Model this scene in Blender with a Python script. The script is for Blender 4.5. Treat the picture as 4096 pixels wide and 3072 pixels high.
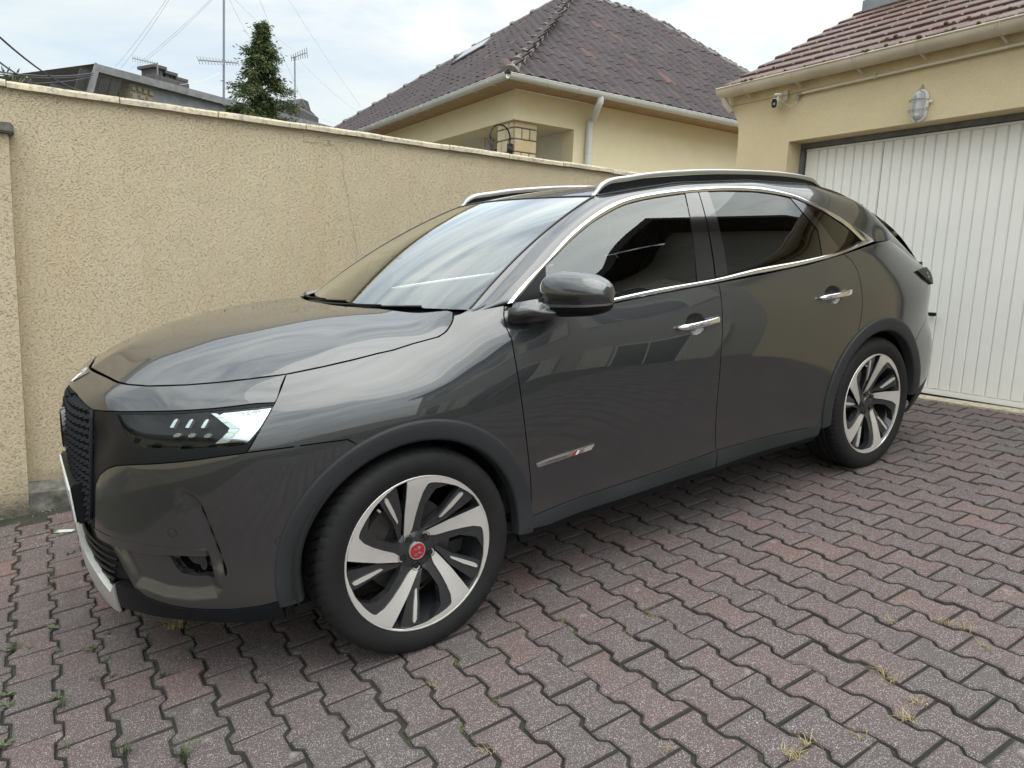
import bpy, bmesh, math, random
import numpy as np
from mathutils import Vector, Matrix
from mathutils.geometry import delaunay_2d_cdt
random.seed(7); np.random.seed(7)
R = math.radians
for o in list(bpy.data.objects): bpy.data.objects.remove(o)
SC = bpy.context.scene
COL = SC.collection
# ------------------------------------------------------------------ camera (solved from the photograph)
FPX = 2925.5
MW = np.array([[0.845982, 0.042957, -0.531479], [-0.5314, 0.150015, -0.833732], [0.043915, 0.98775, 0.149737]])
CW = np.array([-2.1669, -1.2673, 1.1506])
cam = bpy.data.cameras.new('camera'); cam.sensor_width = 36; cam.lens = 36*FPX/4096
cam.clip_start = 0.05; cam.clip_end = 2000
camo = bpy.data.objects.new('camera', cam); COL.objects.link(camo)
camo.matrix_world = Matrix([list(MW[0])+[CW[0]], list(MW[1])+[CW[1]], list(MW[2])+[CW[2]], [0, 0, 0, 1]])
SC.camera = camo
SC.render.resolution_x, SC.render.resolution_y = 1024, 768
# ------------------------------------------------------------------ sky and sun: bright thin overcast, high hazy sun
SUN_EL, SUN_AZ = 74, -62       # azimuth measured from +x towards +y
wd = bpy.data.worlds.new('World'); SC.world = wd; wd.use_nodes = True
nt = wd.node_tree; nt.nodes.clear()
def N(tree, t, **kw):
    n = tree.nodes.new(t)
    for k, v in kw.items():
        if k in n.inputs.keys() if hasattr(n, 'inputs') else False: n.inputs[k].default_value = v
        else: setattr(n, k, v)
    return n
sky = nt.nodes.new('ShaderNodeTexSky'); sky.sky_type = 'NISHITA'; sky.sun_disc = False
sky.sun_elevation = R(SUN_EL); sky.sun_rotation = R(90-SUN_AZ); sky.air_density = 1.0; sky.dust_density = 2.0; sky.ozone_density = 1.5
tc = nt.nodes.new('ShaderNodeTexCoord')
mp = nt.nodes.new('ShaderNodeMapping'); mp.inputs['Scale'].default_value = (1.0, 1.6, 4.5); mp.inputs['Rotation'].default_value = (0, 0, .5)
ns = nt.nodes.new('ShaderNodeTexNoise'); ns.inputs['Scale'].default_value = 1.9; ns.inputs['Detail'].default_value = 8; ns.inputs['Roughness'].default_value = .58
ns.inputs['Distortion'].default_value = .5
rp = nt.nodes.new('ShaderNodeValToRGB'); rp.color_ramp.elements[0].position = .34; rp.color_ramp.elements[1].position = .58
rp.color_ramp.elements[0].color = (.42, .42, .42, 1); rp.color_ramp.elements[1].color = (.97, .97, .97, 1)
mx = nt.nodes.new('ShaderNodeMix'); mx.data_type = 'RGBA'
ns2 = nt.nodes.new('ShaderNodeTexNoise'); ns2.inputs['Scale'].default_value = 3.1; ns2.inputs['Detail'].default_value = 6
rp2 = nt.nodes.new('ShaderNodeValToRGB'); rp2.color_ramp.elements[0].position = .30; rp2.color_ramp.elements[1].position = .75
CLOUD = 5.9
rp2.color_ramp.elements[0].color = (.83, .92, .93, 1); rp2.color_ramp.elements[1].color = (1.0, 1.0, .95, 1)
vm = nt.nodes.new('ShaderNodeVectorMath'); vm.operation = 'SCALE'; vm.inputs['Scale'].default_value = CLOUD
bg = nt.nodes.new('ShaderNodeBackground'); bg.inputs['Strength'].default_value = .15
ow = nt.nodes.new('ShaderNodeOutputWorld')
nt.links.new(tc.outputs['Generated'], mp.inputs['Vector']); nt.links.new(mp.outputs[0], ns.inputs['Vector']); nt.links.new(mp.outputs[0], ns2.inputs['Vector'])
nt.links.new(ns.outputs[0], rp.inputs[0]); nt.links.new(rp.outputs[0], mx.inputs['Factor'])
nt.links.new(ns2.outputs[0], rp2.inputs[0]); nt.links.new(rp2.outputs[0], vm.inputs[0])
# thin cloud scatters forward: it is brighter round the veiled sun, lifted out of view to light shaded faces
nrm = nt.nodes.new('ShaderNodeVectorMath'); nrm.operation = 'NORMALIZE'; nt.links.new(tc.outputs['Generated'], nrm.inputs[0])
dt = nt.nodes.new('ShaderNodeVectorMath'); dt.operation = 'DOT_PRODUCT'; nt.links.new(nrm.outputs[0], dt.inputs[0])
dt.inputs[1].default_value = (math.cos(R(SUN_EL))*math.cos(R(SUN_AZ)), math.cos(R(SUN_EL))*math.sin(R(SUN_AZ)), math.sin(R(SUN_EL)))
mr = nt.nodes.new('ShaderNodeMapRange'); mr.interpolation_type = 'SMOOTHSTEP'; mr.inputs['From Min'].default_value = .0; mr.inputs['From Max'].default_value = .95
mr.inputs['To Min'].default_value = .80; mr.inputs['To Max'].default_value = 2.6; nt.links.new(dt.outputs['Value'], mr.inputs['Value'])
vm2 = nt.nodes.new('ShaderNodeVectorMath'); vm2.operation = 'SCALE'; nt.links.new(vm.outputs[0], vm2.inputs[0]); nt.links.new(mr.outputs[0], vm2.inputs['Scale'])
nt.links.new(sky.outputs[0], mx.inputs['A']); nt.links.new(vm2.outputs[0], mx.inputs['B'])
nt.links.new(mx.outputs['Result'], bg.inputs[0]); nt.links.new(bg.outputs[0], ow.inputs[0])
sl = bpy.data.lights.new('sun', 'SUN'); sl.energy = 1.2; sl.angle = R(75); sl.color = (1, .95, .86)
so = bpy.data.objects.new('sun', sl); COL.objects.link(so); so.location = (8, -8, 20)
sd = Vector((math.cos(R(SUN_EL))*math.cos(R(SUN_AZ)), math.cos(R(SUN_EL))*math.sin(R(SUN_AZ)), math.sin(R(SUN_EL))))
so.rotation_euler = sd.to_track_quat('Z', 'Y').to_euler()
vs = SC.view_settings; vs.view_transform = 'Standard'; vs.look = 'None'; vs.gamma = 1; vs.exposure = .52; vs.use_curve_mapping = False
# ------------------------------------------------------------------ frames and pixel helpers
GB = np.array([[0.992271, -0.010894, -0.123608], [0.012536, 0.999843, 0.012511], [0.123452, -0.013964, 0.992252]])   # driveway axes (sloping up to the garage)
CARR = np.array([[0.991689, -0.035689, -0.123608], [0.03752, 0.999218, 0.012511], [0.123065, -0.017045, 0.992252]])
CARO = np.array([-1.12817, 1.7934, -0.16315])
def ray(px, py):
    d = MW @ np.array([(px-2048)/FPX, -(py-1536)/FPX, -1.0]); return d/np.linalg.norm(d)
def hit(px, py, n, p0):
    d = ray(px, py); n = np.asarray(n, float); return CW + d*(((np.asarray(p0)-CW) @ n)/(d @ n))
def onY(px, py, y): return hit(px, py, (0, 1, 0), (0, y, 0))
def onX(px, py, x): return hit(px, py, (1, 0, 0), (x, 0, 0))
def onZ(px, py, z): return hit(px, py, (0, 0, 1), (0, 0, z))
def onG(px, py, h=0): return hit(px, py, GB[:, 2], GB[:, 2]*h)
def M4(r, o=(0, 0, 0)):
    return Matrix([list(r[0])+[o[0]], list(r[1])+[o[1]], list(r[2])+[o[2]], [0, 0, 0, 1]])
# ------------------------------------------------------------------ object helpers
def tag(o, label=None, cat=None, group=None, kind=None):
    for k, v in (('label', label), ('category', cat), ('group', group), ('kind', kind)):
        if v: o[k] = v
    return o
def empty(name, loc=(0, 0, 0), label=None, cat=None, group=None, rz=0, mat=None):
    o = bpy.data.objects.new(name, None); COL.objects.link(o); o.empty_display_size = .1
    if mat is not None: o.matrix_world = mat
    else: o.location = loc; o.rotation_euler = (0, 0, rz)
    return tag(o, label, cat, group)
def link(name, me, parent=None, loc=None, rot=None, scale=None):
    o = bpy.data.objects.new(name, me); COL.objects.link(o)
    if parent is not None: o.parent = parent
    if loc is not None: o.location = loc
    if rot is not None: o.rotation_euler = rot
    if scale is not None: o.scale = scale
    return o
def mesh(name, V, F, m=None, smooth=False):
    me = bpy.data.meshes.new(name); me.from_pydata([tuple(map(float, v)) for v in V], [], [tuple(int(i) for i in f) for f in F])
    if m is not None: me.materials.append(m)
    if smooth: me.shade_smooth()
    me.update(); return me
def sharp(me, deg=35):
    me.shade_smooth(); bm = bmesh.new(); bm.from_mesh(me)
    for e in bm.edges:
        if len(e.link_faces) == 2 and e.calc_face_angle(0) > R(deg): e.smooth = False
    bm.to_mesh(me); bm.free(); return me
class MB:
    def __init__(s): s.V = []; s.F = []
    def add(s, V, F):
        b = len(s.V); s.V += [tuple(v) for v in V]; s.F += [tuple(i+b for i in f) for f in F]; return s
    def box(s, x0, x1, y0, y1, z0, z1):
        return s.add([(x0,y0,z0),(x1,y0,z0),(x1,y1,z0),(x0,y1,z0),(x0,y0,z1),(x1,y0,z1),(x1,y1,z1),(x0,y1,z1)],
                     [(0,3,2,1),(4,5,6,7),(0,1,5,4),(1,2,6,5),(2,3,7,6),(3,0,4,7)])
    def tube(s, P, r, n=8, cap=True, closed=False):
        P = [Vector(p) for p in P]; k = len(P); rr = r if hasattr(r, '__len__') else [r]*k
        up = None; rings = []
        for i in range(k):
            t = (P[(i+1) % k]-P[i-1]) if closed else (P[min(i+1, k-1)]-P[max(i-1, 0)])
            if t.length < 1e-9: t = Vector((0, 0, 1))
            t.normalize()
            if up is None:
                up = Vector((0, 0, 1)) if abs(t.z) < .9 else Vector((1, 0, 0))
            u = (up-t*up.dot(t)); u.normalize(); up = u; w = t.cross(u)
            rings.append([P[i]+(u*math.cos(2*math.pi*j/n)+w*math.sin(2*math.pi*j/n))*rr[i] for j in range(n)])
        V = [p for g in rings for p in g]; F = []
        for i in range(k if closed else k-1):
            a = i*n; b = ((i+1) % k)*n
            for j in range(n): F.append((a+j, a+(j+1) % n, b+(j+1) % n, b+j))
        if cap and not closed: F += [tuple(range(n-1, -1, -1)), tuple((k-1)*n+j for j in range(n))]
        return s.add(V, F)
    def lathe(s, prof, n=24, mtx=None):      # profile (r, h) about z
        V = []; F = []
        for r_, h in prof:
            for j in range(n): a = 2*math.pi*j/n; V.append(Vector((r_*math.cos(a), r_*math.sin(a), h)))
        for i in range(len(prof)-1):
            for j in range(n): F.append((i*n+j, i*n+(j+1) % n, (i+1)*n+(j+1) % n, (i+1)*n+j))
        if mtx is not None: V = [mtx @ v for v in V]
        return s.add(V, F)
    def prism(s, poly, vec, base=None):      # 3-D polygon extruded along vec
        P = [Vector(p) for p in poly]; n = len(P); vec = Vector(vec)
        V = P+[p+vec for p in P]
        return s.add(V, [tuple(range(n-1, -1, -1)), tuple(range(n, 2*n))]+[(i, (i+1) % n, n+(i+1) % n, n+i) for i in range(n)])
    def mesh(s, name, m=None, smooth=False): return mesh(name, s.V, s.F, m, smooth)
    def obj(s, name, m=None, parent=None, smooth=False, sharpdeg=None, bevel=None):
        me = mesh(name, s.V, s.F, m, smooth)
        bm = bmesh.new(); bm.from_mesh(me); bmesh.ops.recalc_face_normals(bm, faces=bm.faces)
        if bevel: bmesh.ops.bevel(bm, geom=[e for e in bm.edges if e.calc_face_angle(0) > .5], offset=bevel, segments=2, affect='EDGES', clamp_overlap=True)
        bm.to_mesh(me); bm.free()
        if sharpdeg: sharp(me, sharpdeg)
        return link(name, me, parent)
# ------------------------------------------------------------------ materials
def newmat(name):
    m = bpy.data.materials.new(name); m.use_nodes = True; t = m.node_tree; t.nodes.clear()
    o = t.nodes.new('ShaderNodeOutputMaterial'); b = t.nodes.new('ShaderNodeBsdfPrincipled'); t.links.new(b.outputs[0], o.inputs[0])
    return m, t, b
def tnoise(t, scale, detail=4, rough=.55, vec=None, dist=0):
    n = t.nodes.new('ShaderNodeTexNoise'); n.inputs['Scale'].default_value = scale; n.inputs['Detail'].default_value = detail
    n.inputs['Roughness'].default_value = rough; n.inputs['Distortion'].default_value = dist
    if vec is not None: t.links.new(vec, n.inputs['Vector'])
    return n.outputs['Fac']
def tramp(t, fac, stops):
    r = t.nodes.new('ShaderNodeValToRGB'); e = r.color_ramp.elements
    while len(e) < len(stops): e.new(.5)
    for i, (p, c) in enumerate(stops):
        e[i].position = p; e[i].color = (c, c, c, 1) if not hasattr(c, '__len__') else (*c, 1)
    t.links.new(fac, r.inputs[0]); return r.outputs[0]
def tmix(t, fac, a, b, mode='MIX'):
    m = t.nodes.new('ShaderNodeMix'); m.data_type = 'RGBA'; m.blend_type = mode
    for s_, k in ((fac, 'Factor'), (a, 'A'), (b, 'B')):
        if hasattr(s_, 'node'): t.links.new(s_, m.inputs[k])
        elif k == 'Factor': m.inputs[k].default_value = s_
        else: m.inputs[k].default_value = (*s_, 1)
    return m.outputs['Result']
def tmath(t, op, a, b=0.0, clamp=False):
    m = t.nodes.new('ShaderNodeMath'); m.operation = op; m.use_clamp = clamp
    for i, s_ in enumerate((a, b)):
        if hasattr(s_, 'node'): t.links.new(s_, m.inputs[i])
        else: m.inputs[i].default_value = s_
    return m.outputs[0]
def tbump(t, b, h, strength=.3, dist=.005):
    n = t.nodes.new('ShaderNodeBump'); n.inputs['Strength'].default_value = strength; n.inputs['Distance'].default_value = dist
    t.links.new(h, n.inputs['Height']); t.links.new(n.outputs[0], b.inputs['Normal']); return n
def tco(t, kind='Object'):
    return t.nodes.new('ShaderNodeTexCoord').outputs[kind]
def simple(name, col, rough=.5, metal=0, coat=0, var=.12, vscale=6, bump=0, bscale=80, spec=.5, vcol=None, coatr=.05):
    m, t, b = newmat(name); v = tco(t)
    f = tnoise(t, vscale, 5, .6, v)
    dark = tuple(c*(1-var) for c in col) if vcol is None else vcol; lite = tuple(min(1, c*(1+var)) for c in col)
    t.links.new(tramp(t, f, [(.3, dark), (.7, lite)]), b.inputs['Base Color'])
    b.inputs['Roughness'].default_value = rough; b.inputs['Metallic'].default_value = metal
    b.inputs['Specular IOR Level'].default_value = spec
    if coat: b.inputs['Coat Weight'].default_value = coat; b.inputs['Coat Roughness'].default_value = coatr
    if bump: tbump(t, b, tnoise(t, bscale, 4, .6, v), bump, .004)
    return m
# ================================================================== materials of the setting
def stucco(name, col, col2, fine=70, strength=.55, stains=True):
    m, t, b = newmat(name); v = tco(t)
    big = tnoise(t, .9, 5, .6, v); mid = tnoise(t, 5, 5, .6, v)
    c = tmix(t, tramp(t, big, [(.35, 0), (.7, 1)]), col, col2)
    c = tmix(t, tramp(t, mid, [(.35, .0), (.75, .35)]), c, tuple(x*.84 for x in col))
    mpn = t.nodes.new('ShaderNodeMapping'); mpn.inputs['Scale'].default_value = (1, 1, 1.9); mpn.inputs['Rotation'].default_value = (0, .35, 0); t.links.new(v, mpn.inputs[0])
    h = tnoise(t, fine, 6, .68, mpn.outputs[0], .6)
    ridge = tramp(t, h, [(.36, 0), (.44, .75), (.60, .9), (.8, 1)])
    c = tmix(t, tramp(t, h, [(.28, .30), (.40, 0)]), c, tuple(x*.58 for x in col))
    t.links.new(c, b.inputs['Base Color']); b.inputs['Roughness'].default_value = .93; b.inputs['Specular IOR Level'].default_value = .2
    tbump(t, b, ridge, strength, .006)
    return m, t, b, c, v
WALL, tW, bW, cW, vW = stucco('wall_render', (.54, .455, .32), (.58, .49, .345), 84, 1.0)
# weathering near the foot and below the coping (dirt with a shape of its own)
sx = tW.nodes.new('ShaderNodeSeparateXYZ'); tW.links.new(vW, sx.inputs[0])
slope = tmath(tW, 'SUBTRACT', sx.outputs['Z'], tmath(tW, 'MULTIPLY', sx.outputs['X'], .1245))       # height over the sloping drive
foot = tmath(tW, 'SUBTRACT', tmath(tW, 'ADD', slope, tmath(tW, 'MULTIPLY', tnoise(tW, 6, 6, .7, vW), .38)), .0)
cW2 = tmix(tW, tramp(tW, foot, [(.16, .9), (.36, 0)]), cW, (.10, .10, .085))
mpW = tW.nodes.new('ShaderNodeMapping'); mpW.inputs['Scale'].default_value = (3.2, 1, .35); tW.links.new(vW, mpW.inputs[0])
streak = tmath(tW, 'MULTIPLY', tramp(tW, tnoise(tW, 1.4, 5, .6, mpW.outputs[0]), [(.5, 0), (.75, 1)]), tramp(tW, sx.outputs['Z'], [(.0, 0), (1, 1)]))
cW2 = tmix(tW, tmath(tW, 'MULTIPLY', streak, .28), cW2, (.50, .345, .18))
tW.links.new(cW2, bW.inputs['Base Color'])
GWALL = stucco('garage_render', (.64, .53, .335), (.68, .57, .37), 85, .5)[0]
HWALL = stucco('house_render', (.78, .69, .47), (.80, .71, .50), 90, .08)[0]
HSHADE = stucco('house_render_shaded', (.70, .66, .54), (.73, .69, .58), 90, .08)[0]  # copy of the house render with the porch shade put into its colour
PLINTH = simple('plinth_concrete', (.13, .125, .11), .95, var=.6, vscale=14, bump=.9, bscale=40)
COPE, tC, bC = newmat('coping_stone'); vC = tco(tC)
cC = tmix(tC, tramp(tC, tnoise(tC, 7, 6, .7, vC), [(.35, 0), (.65, 1)]), (.44, .40, .32), (.60, .52, .37))
cC = tmix(tC, tramp(tC, tnoise(tC, 38, 5, .7, vC), [(.5, 0), (.68, .75)]), cC, (.11, .105, .09))
tC.links.new(cC, bC.inputs['Base Color']); bC.inputs['Roughness'].default_value = .95; tbump(tC, bC, tnoise(tC, 60, 5, .7, vC), .6, .004)
CRACK = simple('crack_dark', (.24, .18, .115), .95)
def paver_mat(name, stuff):
    m, t, b = newmat(name); v = tco(t, 'Object')
    if stuff:
        rnd = t.nodes.new('ShaderNodeNewGeometry').outputs['Random Per Island']
    else:
        rnd = t.nodes.new('ShaderNodeObjectInfo').outputs['Random']
        cmb = t.nodes.new('ShaderNodeVectorMath'); cmb.operation = 'ADD'; t.links.new(v, cmb.inputs[0])
        cb = t.nodes.new('ShaderNodeCombineXYZ'); t.links.new(tmath(t, 'MULTIPLY', rnd, 37.0), cb.inputs[0]); t.links.new(tmath(t, 'MULTIPLY', rnd, 91.0), cb.inputs[1])
        t.links.new(cb.outputs[0], cmb.inputs[1]); v = cmb.outputs[0]
    geo = t.nodes.new('ShaderNodeNewGeometry')
    # matrix colour: faded red oxide to grey, by stone and in large worn areas
    base = tramp(t, rnd, [(0, (.080, .063, .064)), (.35, (.086, .065, .065)), (.65, (.094, .067, .066)), (.9, (.108, .070, .068)), (1, (.130, .076, .072))])
    worn = tnoise(t, .55, 4, .6, geo.outputs['Position'])
    base = tmix(t, tramp(t, worn, [(.40, .0), (.66, .65)]), base, (.080, .072, .074))
    # exposed grit
    vo = t.nodes.new('ShaderNodeTexVoronoi'); vo.inputs['Scale'].default_value = 290; t.links.new(v, vo.inputs['Vector'])
    grit = tramp(t, vo.outputs['Distance'], [(.0, 1), (.30, .9), (.46, 0)])
    sepc = t.nodes.new('ShaderNodeSeparateColor'); t.links.new(vo.outputs['Color'], sepc.inputs[0])
    sel = tramp(t, sepc.outputs[0], [(.12, 0), (.24, 1)])
    gcol = tramp(t, sepc.outputs[1], [(0, (.15, .125, .125)), (.5, (.27, .24, .235)), (1, (.50, .47, .445))])
    rub = tramp(t, tnoise(t, 9, 4, .6, v), [(.25, .45), (.55, 1)])
    c = tmix(t, tmath(t, 'MULTIPLY', tmath(t, 'MULTIPLY', grit, sel), rub), base, gcol)
    # pale lichen blots
    vl = t.nodes.new('ShaderNodeTexVoronoi'); vl.inputs['Scale'].default_value = 11; t.links.new(geo.outputs['Position'], vl.inputs['Vector'])
    warp = tmath(t, 'ADD', vl.outputs['Distance'], tmath(t, 'MULTIPLY', tnoise(t, 38, 5, .75, v), .42))
    sl_ = t.nodes.new('ShaderNodeSeparateColor'); t.links.new(vl.outputs['Color'], sl_.inputs[0])
    blot = tmath(t, 'MULTIPLY', tramp(t, warp, [(.26, 1), (.40, 0)]), tramp(t, sl_.outputs[0], [(.72, 0), (.95, .42)]))
    c = tmix(t, blot, c, (.36, .34, .31))
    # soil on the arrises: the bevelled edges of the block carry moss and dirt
    arris = t.nodes.new('ShaderNodeSeparateXYZ'); t.links.new(geo.outputs['Normal'], arris.inputs[0])
    c = tmix(t, tramp(t, arris.outputs['Z'], [(.55, .9), (.93, 0)]), c, (.035, .033, .029))
    t.links.new(c, b.inputs['Base Color']); b.inputs['Roughness'].default_value = .82; b.inputs['Specular IOR Level'].default_value = .35
    tbump(t, b, tmath(t, 'ADD', grit, tnoise(t, 320, 3, .7, v)), .45, .0025)
    return m
PAVER = paver_mat('paver_concrete', False); PAVERS = paver_mat('paver_concrete_far', True)
JOINT, tJ, bJ = newmat('joint_soil'); vJ = tco(tJ)
cJ = tmix(tJ, tramp(tJ, tnoise(tJ, 9, 6, .7, vJ), [(.4, 0), (.65, 1)]), (.026, .025, .022), (.048, .050, .030))
cJ = tmix(tJ, tramp(tJ, tnoise(tJ, 2.2, 5, .7, vJ), [(.56, 0), (.72, .8)]), cJ, (.050, .062, .022))
tJ.links.new(cJ, bJ.inputs['Base Color']); bJ.inputs['Roughness'].default_value = 1; tbump(tJ, bJ, tnoise(tJ, 150, 5, .7, vJ), 1, .006)
TERR = simple('ground_earth', (.11, .10, .075), 1, var=.4, vscale=.6, bump=.6, bscale=6)
DOORW = simple('door_white_paint', (.84, .825, .775), .42, var=.03, vscale=2.5, bump=.03, bscale=8)
DOORG = simple('door_groove', (.66, .67, .63), .5, var=.05, vscale=5)
FRAMEG = simple('steel_frame_grey', (.13, .14, .14), .6, var=.3, vscale=12, bump=.3, bscale=60)
GUTB = simple('gutter_beige', (.56, .49, .38), .42, var=.12, vscale=4)
GUTW = simple('gutter_pale_grey', (.60, .61, .59), .38, var=.06, vscale=3)
FASC = simple('fascia_cream', (.62, .51, .32), .8, var=.12, vscale=9, bump=.2, bscale=30)
WHITEP = simple('white_plastic', (.72, .70, .66), .4, var=.06)
CONDP = simple('conduit_cream', (.62, .56, .44), .45, var=.08, vscale=8)
GREYP = simple('grey_plastic', (.30, .28, .25), .55)
BLACKP = simple('black_plastic', (.012, .012, .013), .35, var=.1)
TILER, tR_, bR_ = newmat('garage_roof_tile'); vR_ = tco(tR_)
oR = tR_.nodes.new('ShaderNodeObjectInfo').outputs['Random']
cR = tramp(tR_, oR, [(0, (.082, .041, .034)), (.5, (.104, .050, .040)), (1, (.130, .062, .048))])
cR = tmix(tR_, tramp(tR_, tnoise(tR_, 18, 6, .7, vR_), [(.48, 0), (.68, .8)]), cR, (.055, .04, .034))
cR = tmix(tR_, tramp(tR_, tnoise(tR_, 46, 5, .7, vR_), [(.62, 0), (.72, .7)]), cR, (.26, .19, .10))
tR_.links.new(cR, bR_.inputs['Base Color']); bR_.inputs['Roughness'].default_value = .55; tbump(tR_, bR_, tnoise(tR_, 90, 4, .6, vR_), .25, .003)
def htile(name, stuff):
    m, t, b = newmat(name); v = tco(t)
    rnd = t.nodes.new('ShaderNodeNewGeometry').outputs['Random Per Island'] if stuff else t.nodes.new('ShaderNodeObjectInfo').outputs['Random']
    geo = t.nodes.new('ShaderNodeNewGeometry')
    c = tramp(t, rnd, [(0, (.050, .041, .045)), (.5, (.058, .047, .051)), (.97, (.068, .055, .058)), (1, (.115, .070, .060))])
    c = tmix(t, tramp(t, tnoise(t, 1.2, 5, .6, geo.outputs['Position']), [(.4, 0), (.7, .35)]), c, (.082, .070, .072))
    t.links.new(c, b.inputs['Base Color']); b.inputs['Roughness'].default_value = .8; b.inputs['Specular IOR Level'].default_value = .15
    tbump(t, b, tnoise(t, 120, 3, .6, geo.outputs['Position']), .15, .003); return m
HTILE = htile('house_roof_tile', False); HTILES = htile('house_roof_tile_far', True)
RIDGE = simple('ridge_tile', (.16, .14, .125), .8, var=.35, vscale=9, bump=.4, bscale=30)
SOFF = simple('soffit_board', (.40, .27, .16), .6, var=.15, vscale=5)
STONE, tS, bS = newmat('pillar_stone'); vS = tco(tS)
oS = tS.nodes.new('ShaderNodeObjectInfo').outputs['Random']
cS = tmix(tS, tramp(tS, tnoise(tS, 8, 5, .6, vS), [(.35, 0), (.7, .6)]), tramp(tS, oS, [(0, (.52, .40, .24)), (.6, (.66, .56, .38)), (1, (.62, .46, .24))]), (.70, .64, .50))
tS.links.new(cS, bS.inputs['Base Color']); bS.inputs['Roughness'].default_value = .85
MORTAR = simple('mortar_grey', (.17, .18, .18), .9)
IRON = simple('black_iron', (.018, .018, .02), .45, var=.2)
GLASSD = simple('window_dark_glass', (.020, .024, .028), .08, var=.1, spec=.8)
LENSF = simple('frosted_pane', (.34, .36, .37), .25, var=.1)
SHUT = simple('shutter_cream', (.60, .56, .47), .6, var=.08, vscale=20)
GREYW = simple('grey_cladding_wall', (.20, .215, .225), .85, var=.22, vscale=3, bump=.25, bscale=20)
FIBRE = simple('fibre_cement_edge', (.17, .17, .17), .85, var=.3, vscale=6, bump=.3, bscale=30)
SOFFG = simple('dark_soffit_boards', (.070, .068, .062), .85, var=.3, vscale=9)
OLDB = simple('old_stone', (.23, .20, .145), .95, var=.45, vscale=22, bump=.7, bscale=40)
CHIM = simple('chimney_pot', (.075, .07, .068), .9, var=.3, vscale=12, bump=.4, bscale=30)
ALU = simple('antenna_aluminium', (.20, .21, .24), .45, metal=.6)
WIRE = simple('cable_dark', (.028, .027, .04), .6)
WIREL = simple('guy_wire_pale', (.62, .66, .67), .5)
ZINC = simple('lead_flashing', (.20, .22, .23), .55, var=.2, bump=.4, bscale=18)
BARK = simple('conifer_bark', (.075, .052, .036), .95, var=.35, vscale=20, bump=.6, bscale=40)
def leafmat(name, cols, rough=.6):
    m, t, b = newmat(name); rnd = t.nodes.new('ShaderNodeNewGeometry').outputs['Random Per Island']
    t.links.new(tramp(t, rnd, [(i/(len(cols)-1), c) for i, c in enumerate(cols)]), b.inputs['Base Color'])
    b.inputs['Roughness'].default_value = rough; b.inputs['Subsurface Weight'].default_value = 0; b.inputs['Specular IOR Level'].default_value = .3
    return m
NEEDLE = leafmat('conifer_foliage', [(.026, .045, .016), (.042, .068, .022), (.072, .100, .028), (.125, .135, .040)])
WEED = leafmat('weed_leaf', [(.050, .070, .036), (.075, .095, .05), (.11, .12, .065)])
DRY = leafmat('dry_grass', [(.34, .27, .13), (.24, .18, .08), (.42, .36, .20)])
MOSS = leafmat('moss_tuft', [(.06, .075, .02), (.10, .115, .035), (.15, .15, .05)])
# ================================================================== ground: earth sheet and sloping driveway of double-T pavers
o = link('ground', mesh('ground', [(-400,-400,-1.6),(400,-400,-1.6),(400,400,-1.6),(-400,400,-1.6)], [(0,1,2,3)], TERR)); tag(o, kind='structure')
GM = M4(GB)
drive = MB(); drive.box(-4.8, 3.24, -4.6, 3.66, -.30, -.011)
drv = drive.obj('driveway', JOINT); drv.matrix_world = GM; tag(drv, kind='structure')
PP, LL = .1418, .19944
def paver_prof(g):
    a, b, h = PP/2+.01125, PP/2-.01125, LL/2
    pts = [(-a,-h),(a,-h),(a,-.062),(b,-.040),(b,.040),(a,.062),(a,h),(-a,h),(-a,.062),(-b,.040),(-b,-.040),(-a,-.062)]
    n = len(pts); out = []
    for i in range(n):
        p, q, r_ = np.array(pts[i-1]), np.array(pts[i]), np.array(pts[(i+1) % n])
        d1 = (q-p)/np.linalg.norm(q-p); d2 = (r_-q)/np.linalg.norm(r_-q)
        n1 = np.array([-d1[1], d1[0]]); n2 = np.array([-d2[1], d2[0]]); nn = (n1+n2); nn /= (1+n1 @ n2)
        out.append(q+nn*g)
    return out
def paver_geo(rng):
    V = []; F = []
    jit = [rng.uniform(-.0012, .0012) for _ in range(12)]
    for g, z in ((.0014, -.03), (.0022, -.0105), (.0056, -.0030), (.0110, 0)):
        for k, (x, y) in enumerate(paver_prof(g)): V.append((x+jit[k], y+jit[(k+5) % 12], z))
    for l in range(3):
        for k in range(12): F.append((l*12+k, l*12+(k+1) % 12, (l+1)*12+(k+1) % 12, (l+1)*12+k))
    F.append(tuple(range(36, 48))); return V, F
rng = random.Random(3)
PVM = []
for k in range(6):
    V, F = paver_geo(rng); me = mesh('paver', V, F, PAVER)
    PVM.append(me)
cells = []
for i in range(-26, 24):
    for j in range(-12, 19):
        x = PP*i; y = -LL*(j+.5*(i % 2)) + 0.0
        y = LL*(j+.5+.5*(i % 2)) - LL*2
        if not (-3.4 < x < 3.27 and -2.1 < y < 3.72): continue
        w = GB @ np.array([x, y, 0]); d = (w-CW) @ MW
        vis = False
        if d[2] < -.2:
            u, v = 2048+FPX*d[0]/-d[2], 1536-FPX*d[1]/-d[2]; vis = -150 < u < 4250 and 0 < v < 3250
        cc = CARR.T @ (w-CARO); hid = -.75 < cc[0] < 3.4 and cc[1] > -.78 and cc[1] < 1.0
        hid = hid or (cc[1] > .9 and cc[0] > -.6)
        cells.append((np.linalg.norm(w-CW)+(0 if vis else 40)+(20 if hid else 0), x, y))
cells.sort()
bigV = []; bigF = []
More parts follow.
